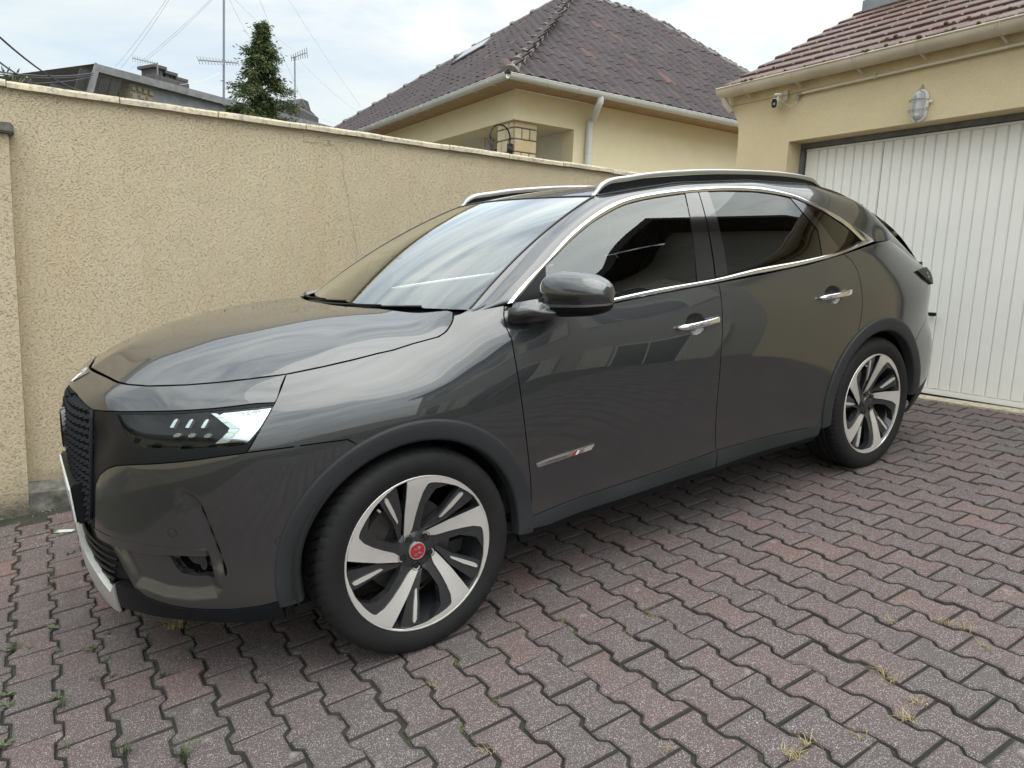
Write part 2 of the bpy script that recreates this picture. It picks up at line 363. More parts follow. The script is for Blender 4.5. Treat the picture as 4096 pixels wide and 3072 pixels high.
for n_, (dd, x, y) in enumerate(cells):
    a = rng.gauss(0, .010); z = rng.gauss(0, .0016); dx, dy = rng.gauss(0, .0017), rng.gauss(0, .0017)
    tx, ty = rng.gauss(0, .006), rng.gauss(0, .006)
    if n_ < 295:
        ob = link('paver', PVM[rng.randrange(6)], drv, (x+dx, y+dy, z), (tx, ty, a+(math.pi if rng.random() < .5 else 0)))
    else:
        m_ = Matrix.Translation((x+dx, y+dy, z)) @ Matrix.Rotation(a, 4, 'Z') @ Matrix.Rotation(tx, 4, 'X') @ Matrix.Rotation(ty, 4, 'Y')
        V, F = paver_geo(rng); b_ = len(bigV); bigV += [m_ @ Vector(v) for v in V]; bigF += [tuple(q+b_ for q in f) for f in F]
o = link('paver_field', mesh('paver_field', bigV, bigF, PAVERS), drv); tag(o, kind='stuff')
# concrete threshold strip in front of the garage door
th = MB()
for k in range(6):
    y0 = .2+k*.5; th.box(3.195+.004*(k % 2), 3.30, y0+.002, y0+.498, -.05, .014)
o = th.obj('threshold', COPE, drv, bevel=.003)
# ================================================================== boundary wall
WY = 3.72
wr = empty('boundary_wall', (0, WY, -.4), 'cream roughcast boundary wall with flat stone coping beside the car', 'wall')
wm = MB(); wm.box(-9, 3.6, 0, .22, -1.2, 2.42)
wo = wm.obj('wall_face', WALL, wr); wo.location = (0, 0, 0)
# material uses object coordinates: shift so that z is world height
wo.data.transform(Matrix.Translation((0, 0, -.4))); wo.location = (0, 0, .4)
pl = MB()
for k in range(24):
    x0 = -9+k*.53; zt = .1245*x0+.155+rng.uniform(-.008, .008); x1 = x0+.53
    pl.add([(x0,-.10,zt-.7),(x1,-.10,zt-.7),(x1,-.10,zt-.045),(x0,-.10,zt-.045),(x0,-.005,zt),(x1,-.005,zt),(x0,-.005,zt-.7),(x1,-.005,zt-.7)],
           [(0,1,2,3),(3,2,5,4),(0,3,4,6),(1,7,5,2),(0,6,7,1),(6,4,5,7)])
o = pl.obj('plinth', PLINTH, wr); o.location = (0, 0, .4)
cj = [-2.3087-.53*k for k in range(12, 0, -1)]+[-2.3087, -1.7693, -1.2346, -.6922, -.163, .3639, .8794, 1.3904, 1.9093, 2.44, 2.97, 3.5]
for k in range(len(cj)-1):
    c_ = MB(); dz = rng.uniform(-.004, .004); dy = rng.uniform(-.006, .006)
    x0, x1 = cj[k]+.003, cj[k+1]-.003
    V = []; F = []
    n = 7
    prof = [(-.035, 2.020), (-.035, 2.044), (-.026, 2.056), (.11, 2.066), (.246, 2.056), (.255, 2.044), (.255, 2.020)]
    for q in range(n):
        x = x0+(x1-x0)*q/(n-1)
        for (yy, zz) in prof: V.append((x, yy+dy+rng.uniform(-.002, .002), zz+dz+rng.uniform(-.0015, .0015)))
    m_ = len(prof)
    for q in range(n-1):
        for p_ in range(m_): F.append((q*m_+p_, q*m_+(p_+1) % m_, (q+1)*m_+(p_+1) % m_, (q+1)*m_+p_))
    F += [tuple(range(m_)), tuple((n-1)*m_+p_ for p_ in range(m_-1, -1, -1))]
    c_.add(V, F); o = c_.obj('coping_stone', COPE, wr); o.location = (0, 0, .4); sharp(o.data, 30)
# the crack that runs down the render
def ribbon(name, pix, width, m, parent, y, off):
    P = [onY(px, py, y) for px, py in pix]; Q = []
    for k in range(len(P)-1):
        for s in range(4):
            p_ = P[k]*(1-s/4)+P[k+1]*s/4; Q.append(p_+np.array([rng.gauss(0, .0022), 0, rng.gauss(0, .0022)]))
    Q.append(P[-1]); mb = MB(); V = []; F = []
    for k, p_ in enumerate(Q):
        t_ = Q[min(k+1, len(Q)-1)]-Q[max(k-1, 0)]; t_ /= np.linalg.norm(t_); nn = np.array([-t_[2], 0, t_[0]])
        w_ = width*(.55+.9*rng.random())
        V += [p_+nn*w_-np.array([0, off, 0]), p_-nn*w_-np.array([0, off, 0])]
    F = [(2*k, 2*k+1, 2*k+3, 2*k+2) for k in range(len(Q)-1)]
    mb.add(V, F); o = mb.obj(name, m); o.parent = parent; o.matrix_parent_inverse = parent.matrix_world.inverted() if False else Matrix.Translation(-Vector(parent.location)); return o
r4 = lambda *p: [(600+.3617*u, 300+.3617*v) for u, v in p]
ribbon('crack', r4((1690,615),(1700,680),(1705,735),(1800,745),(1915,758),(1960,790),(2030,780),(2060,815),(2100,860),(2130,910),(2135,1000),(2130,1080),(2140,1160),(2165,1240),(2180,1340))
       + [(1200+.6329*u, 600+.6329*v) for u, v in ((300,280),(320,420),(350,560),(362,640),(352,690),(366,728))], .0011, CRACK, wr, WY, .0045)
ribbon('crack', r4((1975,735),(1985,760),(2000,772)), .003, CRACK, wr, WY, .0045)
# pilaster at the end of the neighbouring bay
pr = empty('wall_pilaster', (-2.6, 3.62, -.36), 'cream rendered pilaster with grey concrete cap at the front end of the wall', 'pilaster')
pb = MB(); pb.box(-3.4, -2.310, 3.615, 3.719, -1.3, 1.766); o = pb.obj('shaft', WALL, pr); o.matrix_parent_inverse = Matrix.Translation((2.6, -3.62, .36))
pb = MB(); pb.box(-3.45, -2.285, 3.575, 3.719, 1.768, 1.822); o = pb.obj('cap', PLINTH, pr, bevel=.008); o.matrix_parent_inverse = Matrix.Translation((2.6, -3.62, .36))
# ================================================================== garage
gr = empty('garage', (3.1, 1.5, .3), 'cream rendered garage with brown tiled roof and white ribbed door', 'garage')
GI = Matrix.Translation((-3.1, -1.5, -.3))
def gpart(mb, name, m, **k):
    o = mb.obj(name, m, gr, **k); o.matrix_parent_inverse = GI; return o
XG, XD = 3.1, 3.288
YL, YR, ZT = 2.884, .34, 2.332
gm = MB()
left = [(3.560,2.745),(3.546,2.712),(3.509,2.66),(3.469,2.607),(3.445,2.556),(3.431,2.503),(3.426,2.40),(3.426,-.6)]
gm.prism([(XG, y, z) for y, z in left]+[(XG, YL, -.6), (XG, YL, ZT), (XG, YL, 2.745)][::1], (.42, 0, 0))
gm.prism([(XG, YL, ZT), (XG, YR, ZT), (XG, YR, 2.745), (XG, YL, 2.745)], (.42, 0, 0))
gm.prism([(XG, YR, -.6), (XG, -.9, -.6), (XG, -.9, 2.745), (XG, YR, 2.745)], (.42, 0, 0))
o = gpart(gm, 'wall', GWALL)
bk = MB(); bk.box(3.52, 8.0, -.9, 3.42, -.6, 2.74); gpart(bk, 'rear_wall', GWALL)
fa = MB(); fa.box(3.085, 3.0985, -.95, 3.562, 2.714, 2.84); gpart(fa, 'fascia', FASC, bevel=.003)
fr = MB(); fr.box(3.262, 3.30, 2.850, 2.883, .30, 2.331); fr.box(3.262, 3.30, .345, 2.850, 2.292, 2.331); fr.box(3.262, 3.30, .341, .370, .30, 2.291)
gpart(fr, 'door_frame', FRAMEG)
# ribbed door
db = MB(); db.box(XD+.012, XD+.03, .375, 2.846, .405, 2.290); door = gpart(db, 'garage_door', DOORG)
def dpart(mb, name, m, **k):
    o = mb.obj(name, m, door, **k); return o
ys = [2.7192-.0796*k for k in range(0, 30)]
pan = []
edge = 2.836
for k, y in enumerate(ys):
    y1 = edge; y0 = y+.0085
    pan.append((y0, y1)); edge = y-.0085
for y0, y1 in pan:
    if y0 < .38: break
    p_ = MB(); c_ = .006
    V = [(XD+.013, y0-c_, .452), (XD, y0, .452), (XD, y1, .452), (XD+.013, y1+c_, .452)]
    V += [(x, y, 2.268) for x, y, z in V]
    p_.add(V, [(0,1,5,4),(1,2,6,5),(2,3,7,6),(4,5,6,7),(3,2,1,0)]); dpart(p_, 'door_panel', DOORW)
p_ = MB(); p_.box(XD-.004, XD+.02, .38, 2.844, .409, .447); dpart(p_, 'bottom_rail', DOORW, bevel=.002)
p_ = MB(); p_.box(XD-.002, XD+.02, .38, 2.844, 2.270, 2.286); dpart(p_, 'top_rail', DOORW, bevel=.002)
p_ = MB(); p_.box(XD-.0006, XD+.012, 2.1515, 2.1545, .455, 2.266); dpart(p_, 'seam', FRAMEG)
hp = onX(3716, 1256, 3.24)
p_ = MB(); p_.tube([(3.289, hp[1], hp[2]), (3.235, hp[1], hp[2])], .011, 10); p_.box(3.222, 3.240, hp[1]-.055, hp[1]+.012, hp[2]-.013, hp[2]+.013)
dpart(p_, 'handle', BLACKP, bevel=.004)
# tiled roof: verge on y = 3.5, rising away from the eaves
E0 = np.array([2.925, 2.815]); SLP = .555; ang = math.atan(SLP); GAU = .247; TW_ = .187
rb = MB(); rb.prism([(3.06, 3.48, 2.845), (6.0, 3.48, 2.79+3.04*SLP), (6.0, 3.48, 2.66+3.04*SLP), (3.06, 3.48, 2.81)], (0, -4.4, 0)); gpart(rb, 'roof_deck', FASC)
def tile_mesh(w, l, t_):
    V = []; F = []
    w2 = w/2-.0012
    prof = [(-w2, t_*.55), (-w2+.012, t_), (w2-.012, t_), (w2, t_*.55)]
    for x in (0, .010, l):
        dz = -.006 if x == 0 else 0
        for (yy, zz) in prof: V.append((x, yy, zz+dz*(1 if zz > t_*.6 else .5)))
        V.append((x, w2, 0)); V.append((x, -w2, 0))
    for q in range(2):
        for k in range(6): F.append((q*6+k, q*6+(k+1) % 6, (q+1)*6+(k+1) % 6, (q+1)*6+k))
    F += [(5,4,3,2,1,0)]; return V, F
V, F = tile_mesh(TW_, .33, .030); TM = mesh('roof_tile', V, F, TILER); sharp(TM, 30)
V, F = tile_mesh(TW_*.5, .33, .030); THM = mesh('roof_tile_half', V, F, TILER); sharp(THM, 30)
for rrow in range(12):
    x0 = E0[0]+rrow*GAU*math.cos(ang); z0 = E0[1]+rrow*GAU*math.sin(ang)+.012
    y = 3.5
    first = rrow % 2 == 0
    while y > -.8:
        w_ = TW_*.5 if (first and y == 3.5) else TW_
        o = link('roof_tile', THM if w_ < TW_ else TM, gr, (x0, y-w_/2, z0+rng.gauss(0, .0012)), (rng.gauss(0, .004), -ang+.085, rng.gauss(0, .003)))
        o.matrix_parent_inverse = GI; y -= w_
# gutter with brackets and its outlet
GY0, GY1, GR = -.95, 3.565, .060
def half_gutter(mb, axis0, axis1, r_, up=(0, 0, 1), n=14, lip=.008):
    a0, a1 = Vector(axis0), Vector(axis1); t_ = (a1-a0).normalized(); u = Vector(up); s = t_.cross(u); V = []
    ringp = [(math.cos(math.pi*k/n), -math.sin(math.pi*k/n)) for k in range(n+1)]
    ringp = ringp+[((1-.045)*c*1, (1-.045)*s_) for c, s_ in ringp[::-1]]
    for a in (a0, a1):
        for c, s_ in ringp: V.append(a+s*c*r_+u*s_*r_)
    m_ = len(ringp); F = [(k, (k+1) % m_, m_+(k+1) % m_, m_+k) for k in range(m_)]+[tuple(range(m_-1, -1, -1)), tuple(range(m_, 2*m_))]
    mb.add(V, F)
    for sg in (-1, 1): mb.tube([a0+s*sg*r_, a1+s*sg*r_], lip, 8)
g_ = MB(); half_gutter(g_, (2.992, GY1, 2.838), (2.992, GY0, 2.838), GR*1.2); gut = gpart(g_, 'gutter', GUTB); sharp(gut.data, 40)
ec = MB(); ec.prism([(2.992+math.cos(math.pi*k/12)*GR*1.25, GY1+.004, 2.841-math.sin(math.pi*k/12)*GR*1.25) for k in range(13)], (0, -.02, 0)); o = ec.obj('end_cap', GUTB, gut); 
for y in (3.291, 2.785, 2.2547, 1.7786, 1.269, .75, .25, -.3):
    b_ = MB(); P_ = [(2.992-math.cos(math.pi*k/14)*GR*1.24, y, 2.842-math.sin(math.pi*k/14)*GR*1.24) for k in range(15)]
    for a, b2 in ((-.012, .003), (.009, .003)): b_.tube([(x, yy+a, z) for x, yy, z in P_], .0042, 6)
    b_.tube([(P_[7][0], y, P_[7][2]), (3.03, y-.004, 2.752), (3.062, y-.006, 2.735)], .009, 6)
    b_.obj('bracket', GUTB, gut, sharpdeg=50)
dp = MB(); dp.tube([(2.992, 3.535, 2.78), (3.005, 3.532, 2.735), (3.06, 3.50, 2.66)], .026, 12); o = dp.obj('outlet', GUTB, gut, sharpdeg=40)
# chimney base over the verge
cb = MB(); cb.box(4.72, 5.4, 2.65, 3.40, 3.72, 4.6); gpart(cb, 'chimney', OLDB)
cb = MB(); cb.box(4.69, 5.43, 2.62, 3.43, 3.70, 3.93); gpart(cb, 'flashing', ZINC)
# moss cushions lying in the gutter edge of the tiles
ms = MB()
for k in range(60):
    y = rng.uniform(1.0, 3.4); row = rng.choice([0, 0, 0, 1]); x = E0[0]+row*GAU*math.cos(ang)+rng.uniform(-.012, .01); z = E0[1]+row*GAU*math.sin(ang)+.045+rng.uniform(-.01, .0)
    r_ = rng.uniform(.006, .02)
    if rng.random() < .6: y = rng.choice([1.55, 1.72, 2.18, 2.05, 3.2])+rng.gauss(0, .05)
    ms.lathe([(0, r_*.7), (r_*.7, r_*.5), (r_, 0), (r_*.8, -r_*.4)], 8, Matrix.Translation((x, y, z)) @ Matrix.Rotation(rng.random(), 4, 'Z'))
o = gpart(ms, 'roof_moss', simple('roof_moss', (.10, .075, .035), 1, var=.5, vscale=60, bump=.8, bscale=90), smooth=True); tag(o, kind='stuff')
# conduit
pc = onX(3205, 375, 3.075)
cd = empty('conduit', (3.08, 2.0, 2.70), 'cream plastic cable conduit running along the garage wall under the gutter', 'conduit')
c_ = MB(); c_.tube([(3.072, 2.785, 2.694), (3.072, -.9, 2.738)], .0115, 12); o = c_.obj('tube', CONDP, cd, sharpdeg=40); CI = Matrix.Translation((-3.08, -2.0, -2.70)); o.matrix_parent_inverse = CI
c_ = MB(); c_.tube([(3.072, 2.775, 2.694), (3.073, 2.803, 2.693), (3.076, 2.818, 2.684), (3.08, 2.82, 2.652)], .0145, 12); o = c_.obj('elbow', GREYP, cd, sharpdeg=60); o.matrix_parent_inverse = CI
c_ = MB(); c_.tube([(3.072, 2.16, 2.7015), (3.072, 2.148, 2.7015)], .017, 12); c_.box(3.066, 3.0845, 2.149, 2.158, 2.70, 2.735); o = c_.obj('clip', CONDP, cd); o.matrix_parent_inverse = CI
c_ = MB(); c_.tube([(3.082, 2.82, 2.66), (3.08, 2.83, 2.625), (3.07, 2.86, 2.605), (3.05, 2.90, 2.62), (3.0, 2.935, 2.665), (2.985, 2.95, 2.69)], .003, 6); o = c_.obj('lead', CONDP, cd); o.matrix_parent_inverse = CI
# security camera hung from the fascia
kp = np.array([2.98, 2.968, 2.632])
kc = empty('security_camera', tuple(kp), 'white security camera with black oval face hung below the gutter corner', 'camera')
face = Vector((-.80, -.45, -.12)).normalized(); q = face.to_track_quat('Z', 'Y').to_matrix().to_4x4()
def oval(mb, prof, mtx, n=28, ax=1.0, ay=1.55):
    V = []; F = []
    for r_, h in prof:
        for j in range(n):
            a = 2*math.pi*j/n; ex = .75
            cx_, sy_ = math.cos(a), math.sin(a); V.append(mtx @ Vector((r_*ay*math.copysign(abs(cx_)**ex, cx_), r_*ax*math.copysign(abs(sy_)**ex, sy_), h)))
    for i in range(len(prof)-1):
        for j in range(n): F.append((i*n+j, i*n+(j+1) % n, (i+1)*n+(j+1) % n, (i+1)*n+j))
    mb.add(V, F)
sw = Matrix.Rotation(math.pi/2, 4, 'Z')
qv = q @ (Matrix.Identity(4) if abs((q @ Vector((1, 0, 0))).z) > .7 else sw)
b_ = MB(); oval(b_, [(0, -.085), (.016, -.085), (.0225, -.078), (.0255, -.06), (.0265, .0), (.0255, .008), (.0235, .010)], qv); b_.obj('housing', WHITEP, kc, sharpdeg=35)
b_ = MB(); oval(b_, [(.0238, .007), (.0228, .0125), (.0, .0135)], qv); fc = b_.obj('face', simple('camera_black_face', (.008, .008, .010), .12), kc, sharpdeg=50)
b_ = MB(); b_.lathe([(0, .0165), (.008, .0165), (.0095, .0125)], 16, qv @ Matrix.Translation((-.006, 0, 0))); b_.obj('lens', GREYP, fc, sharpdeg=40)
b_ = MB(); b_.lathe([(0, .072), (.030, .072), (.034, .066), (.030, .057), (.0, .054)], 24, Matrix.Translation((.012, -.022, 0))); b_.tube([(.012, -.022, .056), (.014, -.022, .03), (.012, -.012, .006)], [.010, .011, .009], 10); b_.obj('mount', WHITEP, kc, sharpdeg=40)
b_ = MB(); b_.box(.082, .090, -.055, -.02, .03, .11); b_.box(.0, .084, -.05, -.028, .068, .074); b_.obj('wall_plate', CONDP, kc)
# bulkhead lamp over the door
lp = onX(3680, 424, 3.09)
lr = empty('wall_lamp', (3.098, lp[1], lp[2]), 'oval white bulkhead lamp with wire cage above the garage door', 'lamp')
def stadium(mb, rings, hx, n=12):      # rings (half width, x offset): vertical oval
    V = []; F = []
    for hw, xo in rings:
        for k in range(2*n):
            a = math.pi*(k/(n-1)) if k < n else math.pi*((k-n)/(n-1))+math.pi
            cz = hx if k < n else -hx
            V.append((xo, math.cos(a)*hw, cz+math.sin(a)*hw))
    m_ = 2*n
    for i in range(len(rings)-1):
        for k in range(m_): F.append((i*m_+k, i*m_+(k+1) % m_, (i+1)*m_+(k+1) % m_, (i+1)*m_+k))
    F.append(tuple((len(rings)-1)*m_+k for k in range(m_))); mb.add(V, F)
b_ = MB(); stadium(b_, [(.054, .0), (.054, -.014), (.050, -.018), (.044, -.018)], .058); b_.obj('base', WHITEP, lr, sharpdeg=40)
GLS, tG, bG = newmat('ribbed_lamp_glass'); vG = tco(tG)
wv = tG.nodes.new('ShaderNodeTexWave'); wv.inputs['Scale'].default_value = 42; wv.bands_direction = 'Z'; tG.links.new(vG, wv.inputs[0])
tbump(tG, bG, wv.outputs['Fac'], .8, .004); bG.inputs['Base Color'].default_value = (.62, .64, .64, 1); bG.inputs['Roughness'].default_value = .12; bG.inputs['Metallic'].default_value = .25
b_ = MB(); stadium(b_, [(.045, -.017), (.043, -.045), (.036, -.066), (.022, -.078), (.008, -.081)], .052); b_.obj('glass', GLS, lr, smooth=True)
b_ = MB(); stadium(b_, [(.055, -.013), (.052, -.024), (.043, -.024), (.042, -.016)], .058); b_.obj('rim', WHITEP, lr, sharpdeg=40)
cg = MB()
def arc(y, z0, z1, dep, n=12): return [(-.020-dep*math.sin(math.pi*k/n), y, z0+(z1-z0)*(.5-.5*math.cos(math.pi*k/n))) for k in range(n+1)]
cg.tube(arc(0, -.112, .112, .072), .0035, 6)
for z in (.034, -.036): cg.tube([(-.020-.070*math.sin(math.pi*k/12), -.062*math.cos(math.pi*k/12), z) for k in range(13)], .0026, 6)
cg.obj('cage', GREYP, lr, smooth=True)
b_ = MB(); b_.tube([(-.008, 0, .112), (-.008, 0, .135)], .009, 8); b_.tube([(-.006, -.002, .13), (0, .004, .148)], .005, 6); b_.obj('cable_gland', GREYP, lr)
b_ = MB(); b_.box(-.016, -.008, -.088, -.052, .012, .028); b_.box(-.028, -.012, -.064, -.05, -.02, .018); b_.obj('latch', WHITEP, lr, bevel=.002)
# ================================================================== neighbouring house with hipped roof
YH = 7.5; HC = np.array([2.888, 7.05, 3.633]); TP = .785
hr = empty('neighbour_house', (3.265, YH, -.2), 'cream single storey house with grey hipped tile roof behind the wall', 'house')
HI = Matrix.Translation((-3.265, -YH, .2))
def hpart(mb, name, m, parent=None, **k):
    o = mb.obj(name, m, parent or hr, **k)
    if parent is None: o.matrix_parent_inverse = HI
    return o
X0 = 3.265; ZB = 3.210; ZS = 3.60; XO = 4.28
b_ = MB(); b_.box(X0, XO, YH, YH+.28, ZB, ZS); b_.box(XO, 12.4, YH, YH+.28, -1.5, ZS); hpart(b_, 'front_wall', HWALL)
b_ = MB(); b_.box(X0, X0+.28, YH+.281, 17.6, ZB, ZS); hpart(b_, 'porch_beam', HWALL)
b_ = MB(); b_.box(XO, XO+.25, YH+.282, YH+1.75, -1.5, ZB); b_.box(XO+.251, 12.4, YH+1.5, YH+1.75, -1.5, ZB+.38); b_.box(5.2, 5.45, YH+1.76, 17.6, -1.5, ZS); hpart(b_, 'porch_wall', HSHADE)
b_ = MB(); b_.box(X0+.281, 5.19, YH+.283, 17.5, ZB+.002, ZB+.06); hpart(b_, 'porch_ceiling', HSHADE)
b_ = MB(); b_.box(X0+.281, XO-.002, YH+1.60, YH+1.72, 2.2, ZB); b_ = b_ if False else b_
w_ = MB(); w_.box(4.2, 5.19, 9.06, 9.2, 2.0, ZB); hpart(w_, 'porch_back_wall', HSHADE)
w0 = onY(2130, 575, 9.0); w1 = onY(2187, 560, 9.0)
w_ = MB(); w_.box(w0[0]-.9, w1[0]+.03, 9.02, 9.058, 2.3, 3.26); win = hpart(w_, 'window', SHUT)
w_ = MB(); w_.box(w0[0]-.86, w1[0], 8.985, 9.019, 3.06, 3.25); hpart(w_, 'shutter_box', SHUT, win, bevel=.006)
w_ = MB(); w_.box(w0[0]-.82, w1[0]-.06, 9.0, 9.018, 2.3, 3.055); hpart(w_, 'pane', GLASSD, win)
# stone pillar under the corner beam: each dressed stone is a piece
px0, px1, py0, py1 = 3.33, 3.70, 7.585, 8.02
b_ = MB(); b_.box(px0+.012, px1-.012, py0+.012, py1-.012, .5, ZB-.001); pil = hpart(b_, 'pillar', MORTAR)
def stone(x0, x1, y0, y1, z0, z1):
    s_ = MB(); j = lambda: rng.uniform(-.003, .003)
    s_.box(x0+j(), x1+j(), y0+j(), y1+j(), z0, z1); hpart(s_, 'stone', STONE, pil, bevel=.006)
rows = [(3.135, 3.205), (2.985, 3.118), (2.815, 2.968), (2.70, 2.80), (2.52, 2.685), (2.38, 2.505), (2.2, 2.365)]
for k, (z0, z1) in enumerate(rows):
    # front face (towards -y)
    cuts = [px0, px1] if k % 2 == 0 else [px0, px0+.12, px0+.25, px1]
    for a, c in zip(cuts[:-1], cuts[1:]): stone(a+.007, c-.007, py0-.012, py0+.02, z0, z1)
    # side face (towards -x)
    cuts = [py0, py0+.20, py1] if k % 2 else [py0, py0+.13, py0+.30, py1]
    for a, c in zip(cuts[:-1], cuts[1:]): stone(px0-.012, px0+.02, a+.026 if a == py0 else a+.007, c-.007, z0, z1)
# lantern on a scrolled bracket
lpos = onY(1960, 572, 7.62)
ln = empty('wall_lantern', (float(lpos[0]), 7.62, float(lpos[2])), 'black wrought iron lantern hanging from scroll bracket on the stone pillar', 'lantern')
lx, lz = float(lpos[0]), float(lpos[2]); ax = px0-.012-lx
b_ = MB(); b_.tube([(ax-.03, 0, -.16), (ax-.03, 0, .10)]+[(ax/2-.015+math.cos(t_)*(ax/2-.015), 0, .10+math.sin(t_)*.16) for t_ in np.linspace(0, math.pi, 14)]+[(0, 0, .06)], .011, 8)
b_.tube([(math.cos(t_)*.035*(1-t_/12)+.02, 0, .03+math.sin(t_)*.04) for t_ in np.linspace(0, 5, 14)], .007, 6)
b_.box(ax-.05, ax+.0, -.035, .035, -.12, .03); b_.obj('bracket', IRON, ln, smooth=True)
b_ = MB(); b_.lathe([(.012, .05), (.02, .03), (.03, -.02), (.05, -.04), (.055, -.05), (.10, -.13), (.135, -.14), (.135, -.15), (.0, -.15)], 6); b_.obj('roof_cap', IRON, ln)
b_ = MB(); b_.lathe([(.095, -.15), (.085, -.30), (.0, -.31)], 6); b_.obj('lamp_glass', LENSF, ln)
b_ = MB()
for k in range(6):
    a = math.pi/3*k; b_.tube([(.10*math.cos(a), .10*math.sin(a), -.15), (.088*math.cos(a), .088*math.sin(a), -.30)], .007, 5)
b_.obj('frame', IRON, ln)
# eaves: soffit boards, gutter, downpipe
XE = HC[0]; YE = HC[1]
for k in range(46):
    x = XE+.05+k*.2; b_ = MB(); b_.prism([(x, YE+.06, ZS+.004), (x+.196, YE+.06, ZS+.004), (x+.196, YH+.01, ZS+.004), (x, YH+.01, ZS+.004)], (0, 0, .018)); hpart(b_, 'soffit_board', SOFF)
for k in range(50):
    y = YH+.012+k*.2; b_ = MB(); b_.box(XE+.06, X0+.01, y, y+.196, ZS+.004, ZS+.022); hpart(b_, 'soffit_board', SOFF)
b_ = MB(); b_.box(XE+.03, 12.6, YE+.03, YE+.058, ZS-.005, ZS+.11); b_.box(XE+.03, XE+.058, YE+.06, 17.7, ZS-.005, ZS+.11); hpart(b_, 'fascia', SOFF)
g_ = MB(); half_gutter(g_, (12.5, YE-.035, HC[2]+.0), (XE-.035, YE-.035, HC[2]), .064, n=12, lip=.006); half_gutter(g_, (XE-.035, 17.6, HC[2]), (XE-.035, YE-.035, HC[2]), .064, n=12, lip=.006)
hg = hpart(g_, 'gutter', GUTW); sharp(hg.data, 40)
for k in range(14):
    b_ = MB()
    x = XE+.55+k*.5; b_.tube([(x, YE-.035-math.cos(t_)*.068, HC[2]+.004-math.sin(t_)*.068) for t_ in np.linspace(0, math.pi, 9)], .008, 5); hpart(b_, 'bracket', GUTW, hg)
for k in range(20):
    b_ = MB(); y = YE+.4+k*.5; b_.tube([(XE-.035-math.cos(t_)*.068, y, HC[2]+.004-math.sin(t_)*.068) for t_ in np.linspace(0, math.pi, 9)], .008, 5); b_.tube([(XE-.035, y, HC[2]-.064), (XE+.06, y, HC[2]-.055)], .006, 5); hpart(b_, 'bracket', GUTW, hg)
pA, pB = onY(2402, 400, YE-.03), onY(2360, 480, YH-.06); pC = onY(2340, 680, YH-.06)
b_ = MB(); b_.tube([(pA[0], YE-.03, HC[2]-.05), (pA[0], YE-.03, 3.52), (pA[0]-.005, YE+.01, 3.46), (pB[0]+.03, YH-.11, 3.385), (pB[0], YH-.065, 3.34), (pB[0], YH-.06, 3.2), (pB[0], YH-.06, -.5)], .046, 16)
dpo = hpart(b_, 'downpipe', GUTW, sharpdeg=50)
b_ = MB(); b_.tube([(pB[0], YH-.06, 2.90), (pB[0], YH-.06, 2.93)], .051, 16); hpart(b_, 'collar', GUTW, dpo)
# roof: deck planes, tiles, hips
A_ = (3.3, 3.3, 3.3*TP); A2 = (3.3, 3.9, 3.3*TP+.02); RR_ = (5.0, 3.3, 3.3*TP)
dk = MB(); base = lambda p: (HC[0]+p[0], HC[1]+p[1], HC[2]+p[2]+.02)
dk.add([base(p) for p in [(0, 0, 0), (8.3, 0, 0), RR_, A_, A2, (0, 10.8, 0), (5.0, 3.9, 3.3*TP), (8.3, 10.8, 0)]], [(0, 1, 2, 3), (0, 3, 4, 5), (3, 2, 6, 4), (1, 7, 6, 2)])
deck = hpart(dk, 'roof', CHIM)
GA = .285; TWH = .205
def flem(w, l):
    V = []; F = []; n = 7
    pr = []
    for k in range(n):
        s_ = k/(n-1); pr.append(((s_-.5)*w, .019*math.sin(s_*math.pi*2-.6)+.012*(s_ > .85)))
    for x, dz in ((0, 0), (l, .0)):
        for a, h in pr: V.append((a, x, h+.028))
    for a, h in pr: V.append((a, .0, h-.004+.010))
    for k in range(n-1): F += [(k, k+1, n+k+1, n+k), (2*n+k, 2*n+k+1, k+1, k)]
    return V, F
V, F = flem(TWH+.012, GA+.05); FM = mesh('house_tile', V, F, HTILE); sharp(FM, 50)
sl = math.sqrt(1+TP*TP); pit = math.atan(TP)
stV = []; stF = []; cand = []
nrow = int(3.3*sl/GA)+1
for face in (0, 1):
    for r_ in range(nrow):
        d = r_*GA/sl; a0 = d; a1 = (8.3-d) if face == 0 else (10.8-d*(6.9/3.3))
        k = 0; a = a0
        ncol = int((a1-a0)/TWH)
        off = (a0/TWH) % 1
        a = a0-off*TWH*0+.5*TWH
        start = math.floor(a0/TWH)
        for c_ in range(start, start+ncol+2):
            u = (c_+.5)*TWH
            if u < a0-.06 or u > a1+.06: continue
            lo = Vector((HC[0]+u, HC[1]+d-.03, HC[2]+d*TP+.012)) if face == 0 else Vector((HC[0]+d-.03, HC[1]+u, HC[2]+d*TP+.012))
            cand.append((face, (lo-Vector(CW)).length, lo))
cand.sort(key=lambda q: (q[0], q[1])); cnt = 0
for face, dd, lo in cand:
    rot = Matrix.Rotation(0 if face == 0 else -math.pi/2, 4, 'Z') @ Matrix.Rotation(pit-.02, 4, 'X')
    if face == 1: rot = Matrix.Rotation(-math.pi/2, 4, 'Z') @ Matrix.Rotation(pit-.02, 4, 'X')
    mt = Matrix.Translation(lo+Vector((0, 0, rng.gauss(0, .003)))) @ rot
    if cnt < 290 and face == 0:
        o = link('roof_tile', FM, deck); o.matrix_basis = mt; cnt += 1
    else:
        b0 = len(stV); stV += [mt @ Vector(v) for v in V]; stF += [tuple(q+b0 for q in f) for f in F]
o = link('roof_tile_field', sharp(mesh('roof_tile_field', stV, stF, HTILES), 50), deck); tag(o, kind='stuff')
